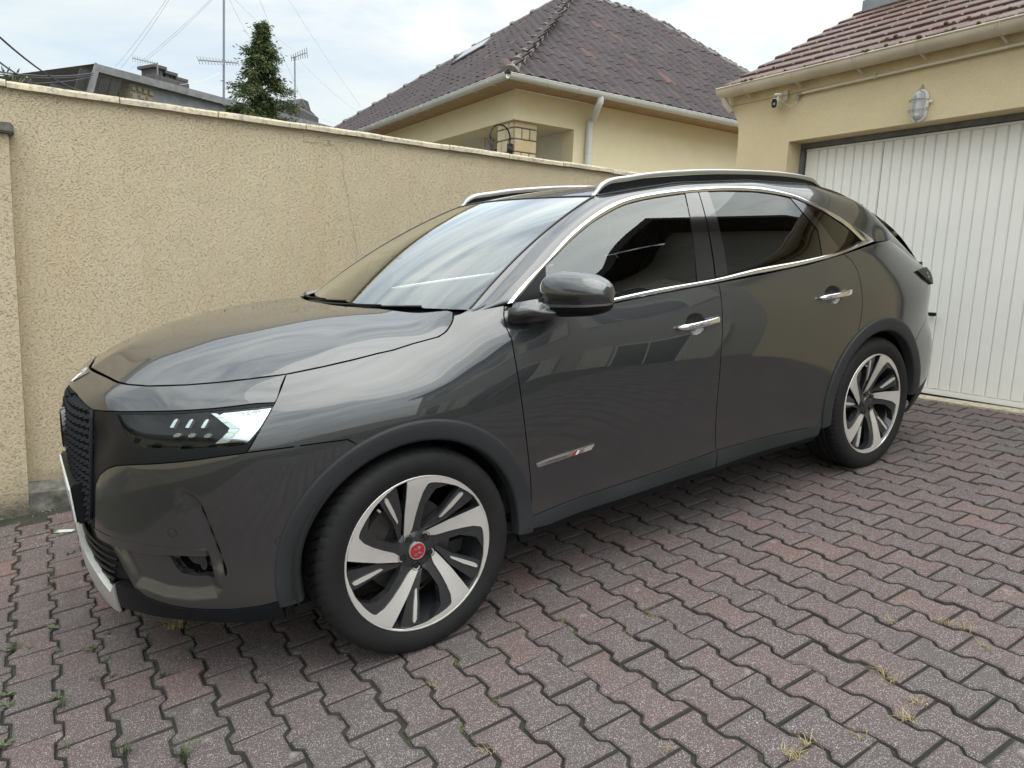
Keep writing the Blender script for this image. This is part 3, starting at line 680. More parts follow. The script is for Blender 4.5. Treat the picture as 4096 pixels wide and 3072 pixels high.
def hipcaps(p, q, n, name='hip_tile'):
    p, q = Vector(base(p)), Vector(base(q)); t_ = (q-p); L_ = t_.length; t_.normalize(); u = Vector((0, 0, 1)); u = (u-t_*u.dot(t_)).normalized(); s = t_.cross(u)
    for k in range(n):
        a = p+t_*(L_*k/n-.02); b = p+t_*(L_*(k+1)/n+.02); V_ = []; 
        for c_, r_, up in ((a, .112, .040), (a+t_*.06, .110, .036), (a+t_*.065, .098, .026), (b, .088, .02)):
            for j in range(9):
                th_ = math.pi*j/8; V_.append(c_+s*math.cos(th_)*r_+u*(math.sin(th_)*r_*.75+up-.05))
        F_ = [(i*9+j, i*9+j+1, (i+1)*9+j+1, (i+1)*9+j) for i in range(3) for j in range(8)]
        F_.append(tuple(range(8, -1, -1)))
        m_ = MB(); m_.add(V_, F_); o = m_.obj(name, RIDGE, deck, sharpdeg=40)
hipcaps((0.02, .02, .03), A_, 13); hipcaps(A_, RR_, 5); hipcaps((8.3, 0, .02), RR_, 13); hipcaps((0, 10.8, .02), A2, 17)
# skylight in the left slope
def onL(px, py): return hit(px, py, (-TP, 0, 1), HC+np.array([0, 0, .06]))
sk = [Vector(onL(*p)) for p in ((1808, 266), (1862, 212), (1985, 150), (1945, 188))]
b_ = MB(); b_.prism(sk, Vector((-TP, 0, 1)).normalized()*.05); skl = hpart(b_, 'skylight', CHIM, deck)
cen = sum(sk, Vector())/4; b_ = MB(); b_.prism([cen+(p-cen)*.82+Vector((-TP, 0, 1)).normalized()*.051 for p in sk], Vector((-TP, 0, 1)).normalized()*.006)
SKG = simple('skylight_glass', (.05, .06, .07), .03, spec=1.0); hpart(b_, 'pane', SKG, deck)
# ================================================================== grey building beyond, with chimneys
BZ = 6.0
bA = onZ(383, 255, BZ); bB = onZ(1480, 548, BZ); dv = (bB-bA); dv[2] = 0; Ld = np.linalg.norm(dv); dv /= Ld; nv = np.array([-dv[1], dv[0], 0])     # nv points away
br = empty('grey_building', (float(bA[0]), float(bA[1]), -1.6), 'grey rendered building with overhanging flat eaves and chimney stacks', 'building')
rot = math.atan2(dv[1], dv[0]); br.rotation_euler = (0, 0, rot)
def bloc(p): q_ = np.asarray(p)-np.array([bA[0], bA[1], -1.6]); return np.array([q_ @ dv, q_ @ nv, q_[2]])
def onF(px, py, off=0.0): return bloc(hit(px, py, nv, bA+nv*off))
HB = BZ+1.6
b_ = MB(); b_.box(-.02, Ld+6, -.04, .02, HB-.19, HB+.0); b_.obj('eaves_board', FIBRE, br)
b_ = MB(); b_.add([(-.02, -.04, HB), (Ld+6, -.04, HB), (Ld+6, 9, HB+.25), (-.02, 9, HB+.25), (-.5, -.04, HB-1.6), (-.5, 9, HB-1.6)], [(0, 1, 2, 3)]); b_.obj('roof', FIBRE, br)
b_ = MB(); b_.prism([(-.03, -.05, HB+.02), (-.55, -.05, HB-1.62), (-.38, -.05, HB-1.62), (.10, -.05, HB-.02)], (0, .05, 0)); b_.obj('verge_board', FIBRE, br)
wl = onF(830, 330, .9)[0]
sA, sB = onF(523, 350, .15)[0], onF(615, 350, .15)[0]
b_ = MB(); b_.box(sB+.01, Ld+6, .20, .6, 0, HB-.19); b_.obj('wall', GREYW, br)
b_ = MB(); b_.box(sA, sB, .18, .7, 0, HB-.21); pier = b_.obj('stone_pier', OLDB, br)
for k in range(9):
    z = HB-.28-k*.19
    nn = 3 if k % 2 else 4; ww = (sB-sA)/nn
    for c_ in range(nn):
        x = sA+c_*ww; b2 = MB(); b2.box(x+.015, x+ww*(1-.12*rng.random())-.01, .13, .19, z-.15*rng.uniform(.8, 1.05), z); b2.obj('stone', OLDB, pier, bevel=.02)
for k in range(int((sA+.35)/.28)):
    b_ = MB(); x = -.38+k*.28
    b_.prism([(x, .03, HB-.20), (x+.25, .03, HB-.20), (x+.10, .55, HB-1.5), (x-.15, .55, HB-1.5)], (0, .03, 0)); b_.obj('soffit_board', SOFFG, br)
b_ = MB(); b_.box(-.5, sA-.02, 1.15, 1.25, 0, HB-.5); b_.obj('recess_wall', SOFFG, br)
c0, c1 = onF(585, 300, 3)[0], onF(725, 320, 3)[0]
b_ = MB(); ZC = onF(650, 318, 3)[2]; b_.box(c0, c1, 2.6, 3.6, HB-.4, ZC); b_.prism([(c0-.05, 2.5, ZC), (c1+.25, 2.5, ZC-.35), (c1+.25, 2.5, ZC-.6), (c0-.05, 2.5, ZC-.6)], (0, 1.2, 0)); ch = b_.obj('chimney', CHIM, br)
for k in range(3):
    cx0 = c0+.1+k*(c1-c0-.1)/3; zt = ZC-.10*k; b_ = MB(); 
    b_.box(cx0, cx0+.12, 2.7, 3.4, zt, zt+.22); b_.box(cx0+(c1-c0)/3-.26, cx0+(c1-c0)/3-.14, 2.7, 3.4, zt, zt+.22); b_.box(cx0-.08, cx0+(c1-c0)/3-.06, 2.6, 3.5, zt+.22, zt+.31); b_.obj('chimney_pot', CHIM, ch)
c2 = onF(1215, 455, 2)[0]; HV = onF(1215, 470, 2)[2]
b_ = MB(); b_.prism([(c2-.55, 2, HV-.1), (c2+.75, 2, HV-.1), (c2+.75, 2, HV+.12), (c2+.35, 2, HV+.32), (c2+.22, 2, HV+.62), (c2-.08, 2, HV+.66), (c2-.3, 2, HV+.4), (c2-.55, 2, HV+.25)], (0, .8, 0)); b_.obj('ridge_vent', CHIM, br)
c3 = onF(1165, 440, 2)[0]
b_ = MB(); b_.box(c3-.25, c3+.2, 2.1, 2.7, HB-.1, HV+.2); b_.obj('chimney', CHIM, br)
# ================================================================== television aerials and mast
def aerial(name, base_p, top_p, label, boom=None, nel=10, r_=.02, elen=.3, dirv=None):
    bp, tp_ = np.asarray(base_p, float), np.asarray(top_p, float)
    e = empty(name, tuple(bp), label, 'antenna'); m_ = MB(); m_.tube([(0, 0, 0), tuple(tp_-bp)], r_, 8); m_.obj('mast', ALU, e)
    if boom:
        a, b = np.asarray(boom[0])-bp, np.asarray(boom[1])-bp; m_ = MB(); m_.tube([tuple(a), tuple(b)], r_*.6, 6); m_.obj('boom', ALU, e)
        t_ = (b-a)/np.linalg.norm(b-a); side = np.cross(t_, [0, 0, 1]); side /= np.linalg.norm(side); up = np.cross(side, t_)
        ev = side*.75+up*.66
        for k in range(nel):
            c_ = a+(b-a)*k/(nel-1); l_ = elen*(.6+.4*k/(nel-1)); m2 = MB(); m2.tube([tuple(c_-ev*l_/2), tuple(c_+ev*l_/2)], r_*.4, 5); m2.obj('element', ALU, e)
    return e
D1 = 21.0
aerial('tv_antenna', onY(631, 300, D1), onY(629, 250, D1), 'small rooftop tv antenna above the first chimney', (onY(630, 256, D1), onY(530, 232, D1)), 11, .02, .32)
aerial('tv_antenna', onY(895, 420, 15.0), onY(896, -260, 15.0), 'tall mast behind the conifer carrying a long tv antenna', (onY(952, 252, 15.0), onY(793, 240, 15.0)), 14, .022, .28)
aerial('tv_antenna', onY(1181, 460, 19.0), onY(1179, 228, 19.0), 'slender pole with short tv antenna right of the conifer', (onY(1165, 232, 19.0), onY(1228, 211, 19.0)), 8, .02, .32)
# ================================================================== overhead cables and guy wires
def cable(p, q, y0, y1, sag, m_, r_, label, name='cable', grp=None):
    a, b = onY(*p, y0), onY(*q, y1); P_ = []
    for k in range(17):
        s_ = k/16; c_ = a+(b-a)*s_; c_[2] -= sag*4*s_*(1-s_); P_.append(tuple(c_))
    mb = MB(); mb.tube(P_, r_, 6); o = mb.obj(name, m_); tag(o, label, 'cable', grp); return o
ov = 'overhead cables crossing to the grey building'
cable((-500, -380), (352, 372), 9, 19, .35, WIRE, .016, 'thick dark overhead cable sloping steeply down to the grey building', grp=ov)
cable((-300, -20), (268, 362), 8, 17, .25, WIRE, .012, 'dark overhead cable meeting the wall coping left of the grey building', grp=ov)
cable((-300, 150), (245, 358), 9, 18, .2, WIRE, .010, 'lowest thin dark cable sloping down behind the wall coping', grp=ov)
cable((-300, 225), (372, 292), 12, 19, .15, WIRE, .013, 'upper nearly level cable ending at the verge of the grey building', grp=ov)
cable((-300, 235), (372, 300), 12.5, 19, .15, WIRE, .010, 'second nearly level cable just below the upper one', grp=ov)
cable((-300, 300), (365, 308), 11, 19, .12, WIRE, .009, 'sagging level cable low above the wall', grp=ov)
gy = 'pale guy wires of the tall mast'
for p, q in (((690, -40), (460, 268)), ((700, -40), (484, 272)), ((850, -10), (520, 278)), ((858, -10), (545, 272)), ((915, -10), (1010, 165)), ((930, -10), (1180, 205)), ((1035, -10), (1225, 430)), ((1150, -10), (1440, 420)), ((1190, 232), (1420, 440)), ((1190, 425), (1370, 500)), ((720, 338), (880, 290))):
    cable(p, q, 17, 20, .06, WIREL, .0035, 'thin pale guy wire stretched across the sky near the tall mast', 'guy_wire', gy)
# ================================================================== conifer behind the wall
TY = 13.0
tb = onY(1040, 560, TY); tt = onY(1048, 90, TY); Ht = tt[2]-(-.5)
tr = empty('conifer_tree', (float(tb[0]), TY, -.5), 'dark green conifer with ragged drooping sprays behind the wall', 'tree')
b_ = MB(); b_.tube([(0, 0, -.6), (.02, 0, Ht*.4), (.0, .02, Ht*.75), (float(tt[0]-tb[0]), 0, Ht*.99)], [.16, .12, .06, .008], 10); trunk = b_.obj('trunk', BARK, tr, smooth=True)
rt = random.Random(11); V = []; F = []; limbs = MB()
def spray(c_, d, n_, sz):
    for _ in range(n_):
        p_ = c_+Vector((rt.gauss(0, sz), rt.gauss(0, sz), rt.gauss(0, sz*.8)))
        dd = (d+Vector((rt.gauss(0, .5), rt.gauss(0, .5), rt.gauss(-.35, .45)))).normalized()
        s_ = dd.cross(Vector((rt.gauss(0, 1), rt.gauss(0, 1), rt.gauss(0, 1)))).normalized(); l_ = rt.uniform(.035, .10); w_ = l_*rt.uniform(.08, .15)
        b0 = len(V); V.extend([p_-s_*w_*.4, p_+dd*l_*.5-s_*w_, p_+dd*l_, p_+dd*l_*.5+s_*w_]); F.append((b0, b0+1, b0+2, b0+3))
zlo = 2.0
nb = 150
for k in range(nb):
    s_ = (k+rt.random())/nb; z = zlo+(Ht-zlo)*(s_**.95); rel = (Ht-z)/(Ht-zlo)
    a = k*2.39996+rt.gauss(0, .35)
    lim = (.06+.92*rel**.9)*rt.choice([.5, .75, 1.0, 1.1, 1.3]) if rel > .12 else .05+.55*rel
    d = Vector((math.cos(a), math.sin(a), .30)).normalized(); o0 = Vector((float(tt[0]-tb[0])*(1-rel), 0, z))
    pts = [o0]
    for q in range(1, 6): pts.append(o0+Vector((d.x, d.y, 0))*lim*q/5+Vector((0, 0, .42*lim*math.sin(q/5*2.0)-.06*(q/5)**2)))
    limbs.tube([tuple(p_) for p_ in pts], [.018*(1-q/6)*(.4+rel) for q in range(6)], 5)
    for q in range(2, 6):
        n0 = int(26+48*rel)
        spray(pts[q]+Vector((0, 0, -.04)), (pts[q]-pts[q-1]).normalized(), n0, .035+.035*rel)
        for sd_ in (-1, 1):
            tw = pts[q]+Vector((-d.y, d.x, -.14))*sd_*lim*.20*(1.2-q/6); spray(tw, Vector((-d.y*sd_+d.x, d.x*sd_+d.y, -.2)).normalized(), int(16+24*rel), .03+.03*rel)
    for q in range(2): spray(pts[5]+Vector((d.x, d.y, .15))*(.06+.08*q), Vector((d.x, d.y, .2)), 5-2*q, .022)
for k in range(26):
    spray(Vector((float(tt[0]-tb[0])*.95+rt.gauss(0, .05), rt.gauss(0, .04), Ht-.70*rt.random())), Vector((rt.gauss(0, .5), 0, .8)), 5, .035)
limbs.obj('limb', BARK, trunk, smooth=True)
link('crown', mesh('crown', V, F, NEEDLE), tr)
# sprig of a shrub peeping over the wall at the left edge
sp = onY(60, 330, 4.6); rt = random.Random(5); V = []; F = []
for k in range(70):
    p_ = onY(rt.gauss(70, 55), rt.gauss(322, 26), 4.6+rt.gauss(0, .1)); spray(Vector(p_)-Vector(sp), Vector((0, 0, .5)), 2, .02)
sh = empty('shrub', tuple(map(float, sp-np.array([0, 0, 1.9]))), 'sprig of a loose green shrub showing above the coping at the street end', 'shrub')
o = link('foliage', mesh('foliage', [v*.6 for v in V], F, WEED), sh); o.location = (0, 0, 1.9)
b_ = MB()
for k in range(5): b_.tube([(0, 0, 0), (rt.gauss(0, .04), 0, 1.0), (rt.gauss(0, .10), 0, 1.9)], .006, 5)
b_.obj('stem', BARK, sh)
# ================================================================== house across the drive (behind the camera: seen mirrored in the car)
oh = empty('opposite_house', (4.3, -6.1, -.9), 'pale rendered two storey house with dark eaves mirrored in the car windows', 'house', rz=math.pi/2)
OW = simple('opposite_render', (.42, .40, .36), .9, var=.08, vscale=1.5); OR = simple('opposite_roof', (.06, .05, .05), .8)
b_ = MB(); b_.box(-4.5, 4.8, -8, 0, -1.6, 6.3); wl_ = b_.obj('wall', OW, oh)
b_ = MB(); b_.prism([(-5.0, .6, 6.3), (5.3, .6, 6.3), (5.3, .6, 6.45), (-5.0, .6, 6.45)], (0, -9.2, 0)); b_.add([(-5.0, .6, 6.46), (5.3, .6, 6.46), (2.5, -4, 8.6), (-2.0, -4, 8.6), (-5, -8.6, 6.46), (5.3, -8.6, 6.46)], [(0, 1, 2, 3), (0, 3, 4), (1, 5, 2), (4, 3, 2, 5)]); b_.obj('roof', OR, oh)
for fx in (-3.2, -.6, 2.2):
    for fz in (1.0, 4.1):
        b_ = MB(); b_.box(fx, fx+1.1, .002, .03, fz, fz+1.35); w_ = b_.obj('window', WHITEP, oh)
        for k in range(2):
            b_ = MB(); b_.box(fx+.06+k*.51, fx+.53+k*.51, .031, .04, fz+.06, fz+1.29); b_.obj('pane', GLASSD, w_)
        for sx_ in (-.56, 1.12):
            b_ = MB(); b_.box(fx+sx_, fx+sx_+.54, .002, .05, fz, fz+1.35); b_.obj('shutter', SHUT, w_)
# cream house on the street side, mirrored in the front corner of the car
sh_ = empty('street_house', (-13.0, -2.0, -1.6), 'cream rendered street house beyond the drive entrance mirrored in the bumper', 'house')
b_ = MB(); b_.box(-6, 0, -9, 9, 0, 6.2); b_.obj('wall', HWALL, sh_)
b_ = MB(); b_.prism([(.5, -9.4, 6.2), (.5, -9.4, 6.35), (-3, -9.4, 8.6), (-6.5, -9.4, 6.35), (-6.5, -9.4, 6.2)], (0, 18.8, 0)); b_.obj('roof', OR, sh_)
for fy in (-7, -4, -1, 2, 5):
    for fz in (1.2, 4.0):
        b_ = MB(); b_.box(.002, .03, fy, fy+1.2, fz, fz+1.4); w_ = b_.obj('window', WHITEP, sh_)
        b_ = MB(); b_.box(.031, .04, fy+.08, fy+1.12, fz+.08, fz+1.32); b_.obj('pane', GLASSD, w_)
# ================================================================== the car: curves read off the photograph, laid on a smooth body surface
CC = CARR.T @ (CW-CARO)
def cray(px, py): return CARR.T @ ray(px, py)
def cY(px, py, y):
    d = cray(px, py); return CC+d*((y-CC[1])/d[1])
CRP = dict(A=(200,1100,.9040), B=(200,1500,.6028), C=(1100,1600,.6631), D=(1200,600,.6329), E=(2400,650,.6329), F=(2000,1100,.7233), H=(350,1500,.3617), R=(3100,600,.844))
def cp(k, *pts):
    x, y, s = CRP[k]; return [(x+s*u, y+s*v) for u, v in pts]
def spline(P, n):
    P = np.asarray(P, float); t = np.r_[0, np.cumsum(np.sqrt(np.linalg.norm(np.diff(P, axis=0), axis=1)))]; h = np.diff(t); k = len(P)
    A = np.zeros((k, k)); rhs = np.zeros((k, P.shape[1])); A[0, 0] = A[-1, -1] = 1
    for i in range(1, k-1):
        A[i, i-1], A[i, i], A[i, i+1] = h[i-1], 2*(h[i-1]+h[i]), h[i]; rhs[i] = 6*((P[i+1]-P[i])/h[i]-(P[i]-P[i-1])/h[i-1])
    Mm = np.linalg.solve(A, rhs); s = np.linspace(0, t[-1], n); i = np.clip(np.searchsorted(t, s)-1, 0, k-2); a = (s-t[i])[:, None]; b = (t[i+1]-s)[:, None]; hh = h[i][:, None]
    return Mm[i]*b**3/(6*hh)+Mm[i+1]*a**3/(6*hh)+(P[i]/hh-Mm[i]*hh/6)*b+(P[i+1]/hh-Mm[i+1]*hh/6)*a
def resample(P, step=None, n=None, closed=False):
    P = np.asarray(P, float)
    if closed: P = np.vstack([P, P[:1]])
    L = np.r_[0, np.cumsum(np.linalg.norm(np.diff(P, axis=0), axis=1))]
    if n is None: n = max(2, int(round(L[-1]/step))+1)
    s = np.linspace(0, L[-1], n); Q = np.stack([np.interp(s, L, P[:, j]) for j in range(P.shape[1])], 1)
    return Q[:-1] if closed else Q
OPT = [(-.930,0),(-.926,-.15),(-.908,-.30),(-.868,-.45),(-.795,-.59),(-.685,-.71),(-.54,-.815),(-.37,-.885),(-.18,-.922),(0,-.935),(.3,-.938),(.8,-.932),(1.4,-.932),(2.0,-.937),(2.5,-.942),(2.9,-.940),(3.15,-.922),(3.33,-.885),(3.46,-.83),(3.55,-.75),(3.60,-.62),(3.625,-.45),(3.64,-.2),(3.643,0)]
mir = [(x, -y) for x, y in OPT]
full = mir[4:0:-1]+OPT+mir[-2:-6:-1]
OF = spline(full, 9000); i0 = np.argmin(np.abs(OF[:1500, 1])+(OF[:1500, 0] > 0)*9); i1 = len(OF)-1500+np.argmin(np.abs(OF[-1500:, 1]))
OF = OF[i0:i1+1]; OA = np.r_[0, np.cumsum(np.linalg.norm(np.diff(OF, axis=0), axis=1))]; AMAX = OA[-1]
tg = np.gradient(OF, OA, axis=0); tg /= np.linalg.norm(tg, axis=1)[:, None]; ON = np.stack([tg[:, 1], -tg[:, 0]], 1)
if ON[len(ON)//2, 1] > 0: ON = -ON
def Oa(a): return np.stack([np.interp(a, OA, OF[:, 0]), np.interp(a, OA, OF[:, 1])], -1)
def Na(a):
    n = np.stack([np.interp(a, OA, ON[:, 0]), np.interp(a, OA, ON[:, 1])], -1); return n/np.linalg.norm(n, axis=-1, keepdims=True)
mid_i = len(OF)//2
def a_x(x):            # arc length on the flank for a given x
    lo = np.argmin(OF[:, 0]); m = (OF[:, 1] < -.3); return np.interp(x, OF[m, 0], OA[m])
def a_y(y): m = OA < 1.2; return np.interp(-y, -OF[m, 1], OA[m])
def a_ry(y): m = OA > AMAX-1.0; return np.interp(y, OF[m, 1], OA[m])
class TPS:
    def __init__(s, P, f, sc=(1, 1), lam=1e-6):
        s.sc = np.array(sc); s.P = np.asarray(P, float)*s.sc; n = len(P)
        r = np.linalg.norm(s.P[:, None]-s.P[None], axis=2); K = r**3+lam*np.eye(n); Q = np.c_[np.ones(n), s.P]
        Am = np.block([[K, Q], [Q.T, np.zeros((3, 3))]]); s.w = np.linalg.solve(Am, np.r_[np.asarray(f, float), 0, 0, 0]); s.n = n
    def __call__(s, X):
        X = np.asarray(X, float)*s.sc; out = np.empty(len(X))
        for k in range(0, len(X), 20000):
            x = X[k:k+20000]; r = np.linalg.norm(x[:, None]-s.P[None], axis=2); out[k:k+20000] = (r**3) @ s.w[:s.n]+s.w[s.n]+x @ s.w[s.n+1:]
        return out
DZ = [
 (a_y(0), [(.12,-.08),(.2,-.03),(.30,-.002),(.4,.0),(.55,.0),(.7,.0),(.82,-.006),(.90,-.030),(.95,-.056),(.975,-.085),(1.0,-.133),(1.03,-.21),(1.08,-.36)]),
 (a_y(-.4), [(.12,-.09),(.2,-.035),(.26,-.016),(.35,.0),(.57,.010),(.74,-.013),(.85,-.036),(.92,-.058),(.96,-.088),(.99,-.137),(1.02,-.21),(1.07,-.36)]),
 (a_y(-.6), [(.15,-.08),(.25,-.022),(.4,.0),(.6,.006),(.75,.0),(.83,-.018),(.88,-.043),(.92,-.076),(.96,-.112),(.99,-.146),(1.02,-.20),(1.07,-.33)]),
 (a_x(-.5), [(.15,-.07),(.25,-.015),(.4,-.003),(.6,.006),(.75,.009),(.82,.003),(.88,-.021),(.93,-.055),(.97,-.096),(1.0,-.142),(1.03,-.20),(1.08,-.32)]),
 (a_x(-.2), [(.2,-.02),(.35,.0),(.55,.006),(.75,.011),(.85,.006),(.92,-.018),(.97,-.060),(1.01,-.124),(1.04,-.185),(1.09,-.31)]),
 (a_x(.1), [(.2,-.02),(.5,.005),(.75,.010),(.85,.006),(.92,-.012),(.98,-.046),(1.02,-.080),(1.045,-.113),(1.07,-.155),(1.12,-.26)]),
 (a_x(.3), [(.2,-.03),(.5,.0),(.75,.004),(.9,-.006),(1.0,-.034),(1.06,-.066),(1.09,-.092),(1.12,-.128),(1.15,-.175),(1.2,-.27)]),
 (a_x(.5), [(.2,-.06),(.3,-.022),(.38,-.023),(.46,-.019),(.6,-.008),(.75,.0),(.88,-.002),(.97,-.013),(1.04,-.034),(1.09,-.058),(1.13,-.085),(1.2,-.14)]),
 (a_x(.95), [(.2,-.07),(.3,-.026),(.38,-.027),(.46,-.021),(.6,-.009),(.75,.0),(.88,.0),(.97,-.010),(1.04,-.028),(1.10,-.052),(1.15,-.08),(1.2,-.115)]),
 (a_x(1.5), [(.2,-.07),(.3,-.026),(.38,-.027),(.46,-.021),(.6,-.009),(.75,.0),(.88,.0),(.97,-.009),(1.05,-.028),(1.12,-.054),(1.16,-.075),(1.22,-.12)]),
 (a_x(2.1), [(.2,-.06),(.3,-.024),(.38,-.025),(.46,-.019),(.6,-.007),(.75,.0),(.9,-.002),(.98,-.014),(1.06,-.037),(1.14,-.068),(1.2,-.10)]),
 (a_x(2.6), [(.3,.0),(.6,.005),(.82,.006),(.92,.0),(1.03,-.026),(1.12,-.062),(1.2,-.098),(1.26,-.14)]),
 (a_x(3.0), [(.2,-.04),(.4,.0),(.6,.006),(.85,.004),(.95,-.008),(1.05,-.038),(1.15,-.09),(1.22,-.14),(1.3,-.22)]),
 (a_x(3.3), [(.15,-.10),(.22,-.05),(.35,.0),(.5,.015),(.7,.0),(.9,.0),(.97,-.018),(1.05,-.062),(1.12,-.125),(1.2,-.22)]),
 (a_x(3.46), [(.15,-.12),(.22,-.06),(.35,.0),(.5,.025),(.62,.018),(.72,-.006),(.85,-.008),(.95,-.008),(1.02,-.04),(1.07,-.10),(1.14,-.20)]),
 (a_ry(-.45), [(.15,-.12),(.25,-.05),(.4,.01),(.55,.012),(.68,-.02),(.85,-.03),(.97,-.03),(1.02,-.06),(1.07,-.13),(1.14,-.24)]),
 (AMAX, [(.15,-.12),(.25,-.05),(.4,.01),(.55,.012),(.68,-.02),(.85,-.03),(.97,-.03),(1.02,-.06),(1.07,-.13),(1.14,-.24)]),
]
TPp, TPf = [], []
for a, zl in DZ:
    for z, d in zl: TPp.append((a, z)); TPf.append(d)
for a, zl in (DZ[1], DZ[2]):
    for z, d in zl: TPp.append((-a, z)); TPf.append(d)
for a, zl in (DZ[-2],):
    for z, d in zl: TPp.append((2*AMAX-a, z)); TPf.append(d)
DT = TPS(TPp, TPf, (1, 1.6), 2e-6)
def S(X, extra=None):
    X = np.atleast_2d(X); a, z = X[:, 0], X[:, 1]; d = DT(X)
    if extra is not None: d = d+extra(X)
    p = Oa(a)+Na(a)*d[:, None]; return np.c_[p, z]
TS = np.arange(1.2, 7.0, .02)
def pixS(px, py):      # pixel -> (a, z) on the body surface
    d = cray(px, py)
    def g(t):
        P = CC+np.outer(t, d); D2 = (P[:, None, 0]-OF[None, ::12, 0])**2+(P[:, None, 1]-OF[None, ::12, 1])**2
        k = np.argmin(D2, 1)*12; a = OA[k]+np.einsum('ij,ij->i', P[:, :2]-OF[k], tg[k])
        a = np.clip(a, 0, AMAX); off = np.einsum('ij,ij->i', P[:, :2]-Oa(a), Na(a)); return off-DT(np.c_[a, P[:, 2]]), np.c_[a, P[:, 2]]
    v, X = g(TS); s = np.where((v[:-1] > 0) & (v[1:] <= 0))[0]
    if len(s) == 0: return X[np.argmin(np.abs(v))]
    lo, hi = TS[s[0]], TS[s[0]+1]
    for _ in range(4):
        t = np.linspace(lo, hi, 9); v, X = g(t); j = np.argmax(v <= 0); lo, hi = t[j-1], t[j]
    return X[j]
def PS(pts): return np.array([pixS(*p) for p in pts])
# glasshouse flank: half width by height
def GW(x, z):
    w = np.interp(z, [.9, 1.05, 1.10, 1.15, 1.25, 1.38, 1.48, 1.525, 1.6], [.905, .888, .876, .857, .806, .735, .676, .646, .59])
    return w-.030*np.clip((np.asarray(x)-2.2)/.6, 0, 2)**2
zz_ = np.linspace(.85, 1.65, 801); gk = spline([(.9,.905),(1.05,.885),(1.15,.855),(1.25,.806),(1.38,.737),(1.48,.676),(1.525,.646),(1.62,.58)], 801)
def GW(x, z): return np.interp(z, gk[:, 0], gk[:, 1])-.030*np.clip((np.asarray(x)-2.2)/.6, 0, 2)**2
def G(X):
    X = np.atleast_2d(X); return np.c_[X[:, 0], -GW(X[:, 0], X[:, 1]), X[:, 1]]
def pixG(px, py):
    d = cray(px, py); t = np.linspace(1.5, 6.5, 2500); P = CC+np.outer(t, d); v = -P[:, 1]-GW(P[:, 0], P[:, 2]); k = np.argmax(v <= 0)
    f_ = v[k-1]/(v[k-1]-v[k]); q = P[k-1]*(1-f_)+P[k]*f_; return q[[0, 2]]
def PG(pts): return np.array([pixG(*p) for p in pts])
# ------------------------------------------------------------------ panel builder
def inpoly(P, poly):
    x, y = P[:, 0], P[:, 1]; r = np.zeros(len(P), bool); n = len(poly)
    for i in range(n):
        x0, y0 = poly[i]; x1, y1 = poly[(i+1) % n]
        if y0 == y1: continue
        c = ((y0 > y) != (y1 > y)) & (x < (x1-x0)*(y-y0)/(y1-y0)+x0); r ^= c
    return r
def area2(P): return .5*np.sum(P[:, 0]*np.roll(P[:, 1], -1)-np.roll(P[:, 0], -1)*P[:, 1])
def inset(P, g):
    d = np.roll(P, -1, 0)-P; d /= np.maximum(np.linalg.norm(d, axis=1), 1e-9)[:, None]; n = np.stack([-d[:, 1], d[:, 0]], 1)
    m = n+np.roll(n, 1, 0); l = np.maximum(np.linalg.norm(m, axis=1), .35); return P+m/l[:, None]*g*np.minimum(2/l, 1.8)[:, None]**0
def loopres(segs, step):
    Q = []
    for s in segs:
        s = np.atleast_2d(np.asarray(s, float)); r = resample(s, step) if len(s) > 1 else s
        if Q and np.linalg.norm(Q[-1]-r[0]) < step*.3: r = r[1:]
        Q += list(r)
    Q = np.array(Q)
    while np.linalg.norm(Q[0]-Q[-1]) < step*.4: Q = Q[:-1]
    # straight closing edge
    c = resample([Q[-1], Q[0]], step)
    if len(c) > 2: Q = np.vstack([Q, c[1:-1]])
    return Q
def surfn(f, X, h=.0015):
    du = f(X+[h, 0])-f(X-[h, 0]); dv = f(X+[0, h])-f(X-[0, h]); n = np.cross(du, dv); return n/np.maximum(np.linalg.norm(n, axis=1), 1e-12)[:, None]
BUILT = {}
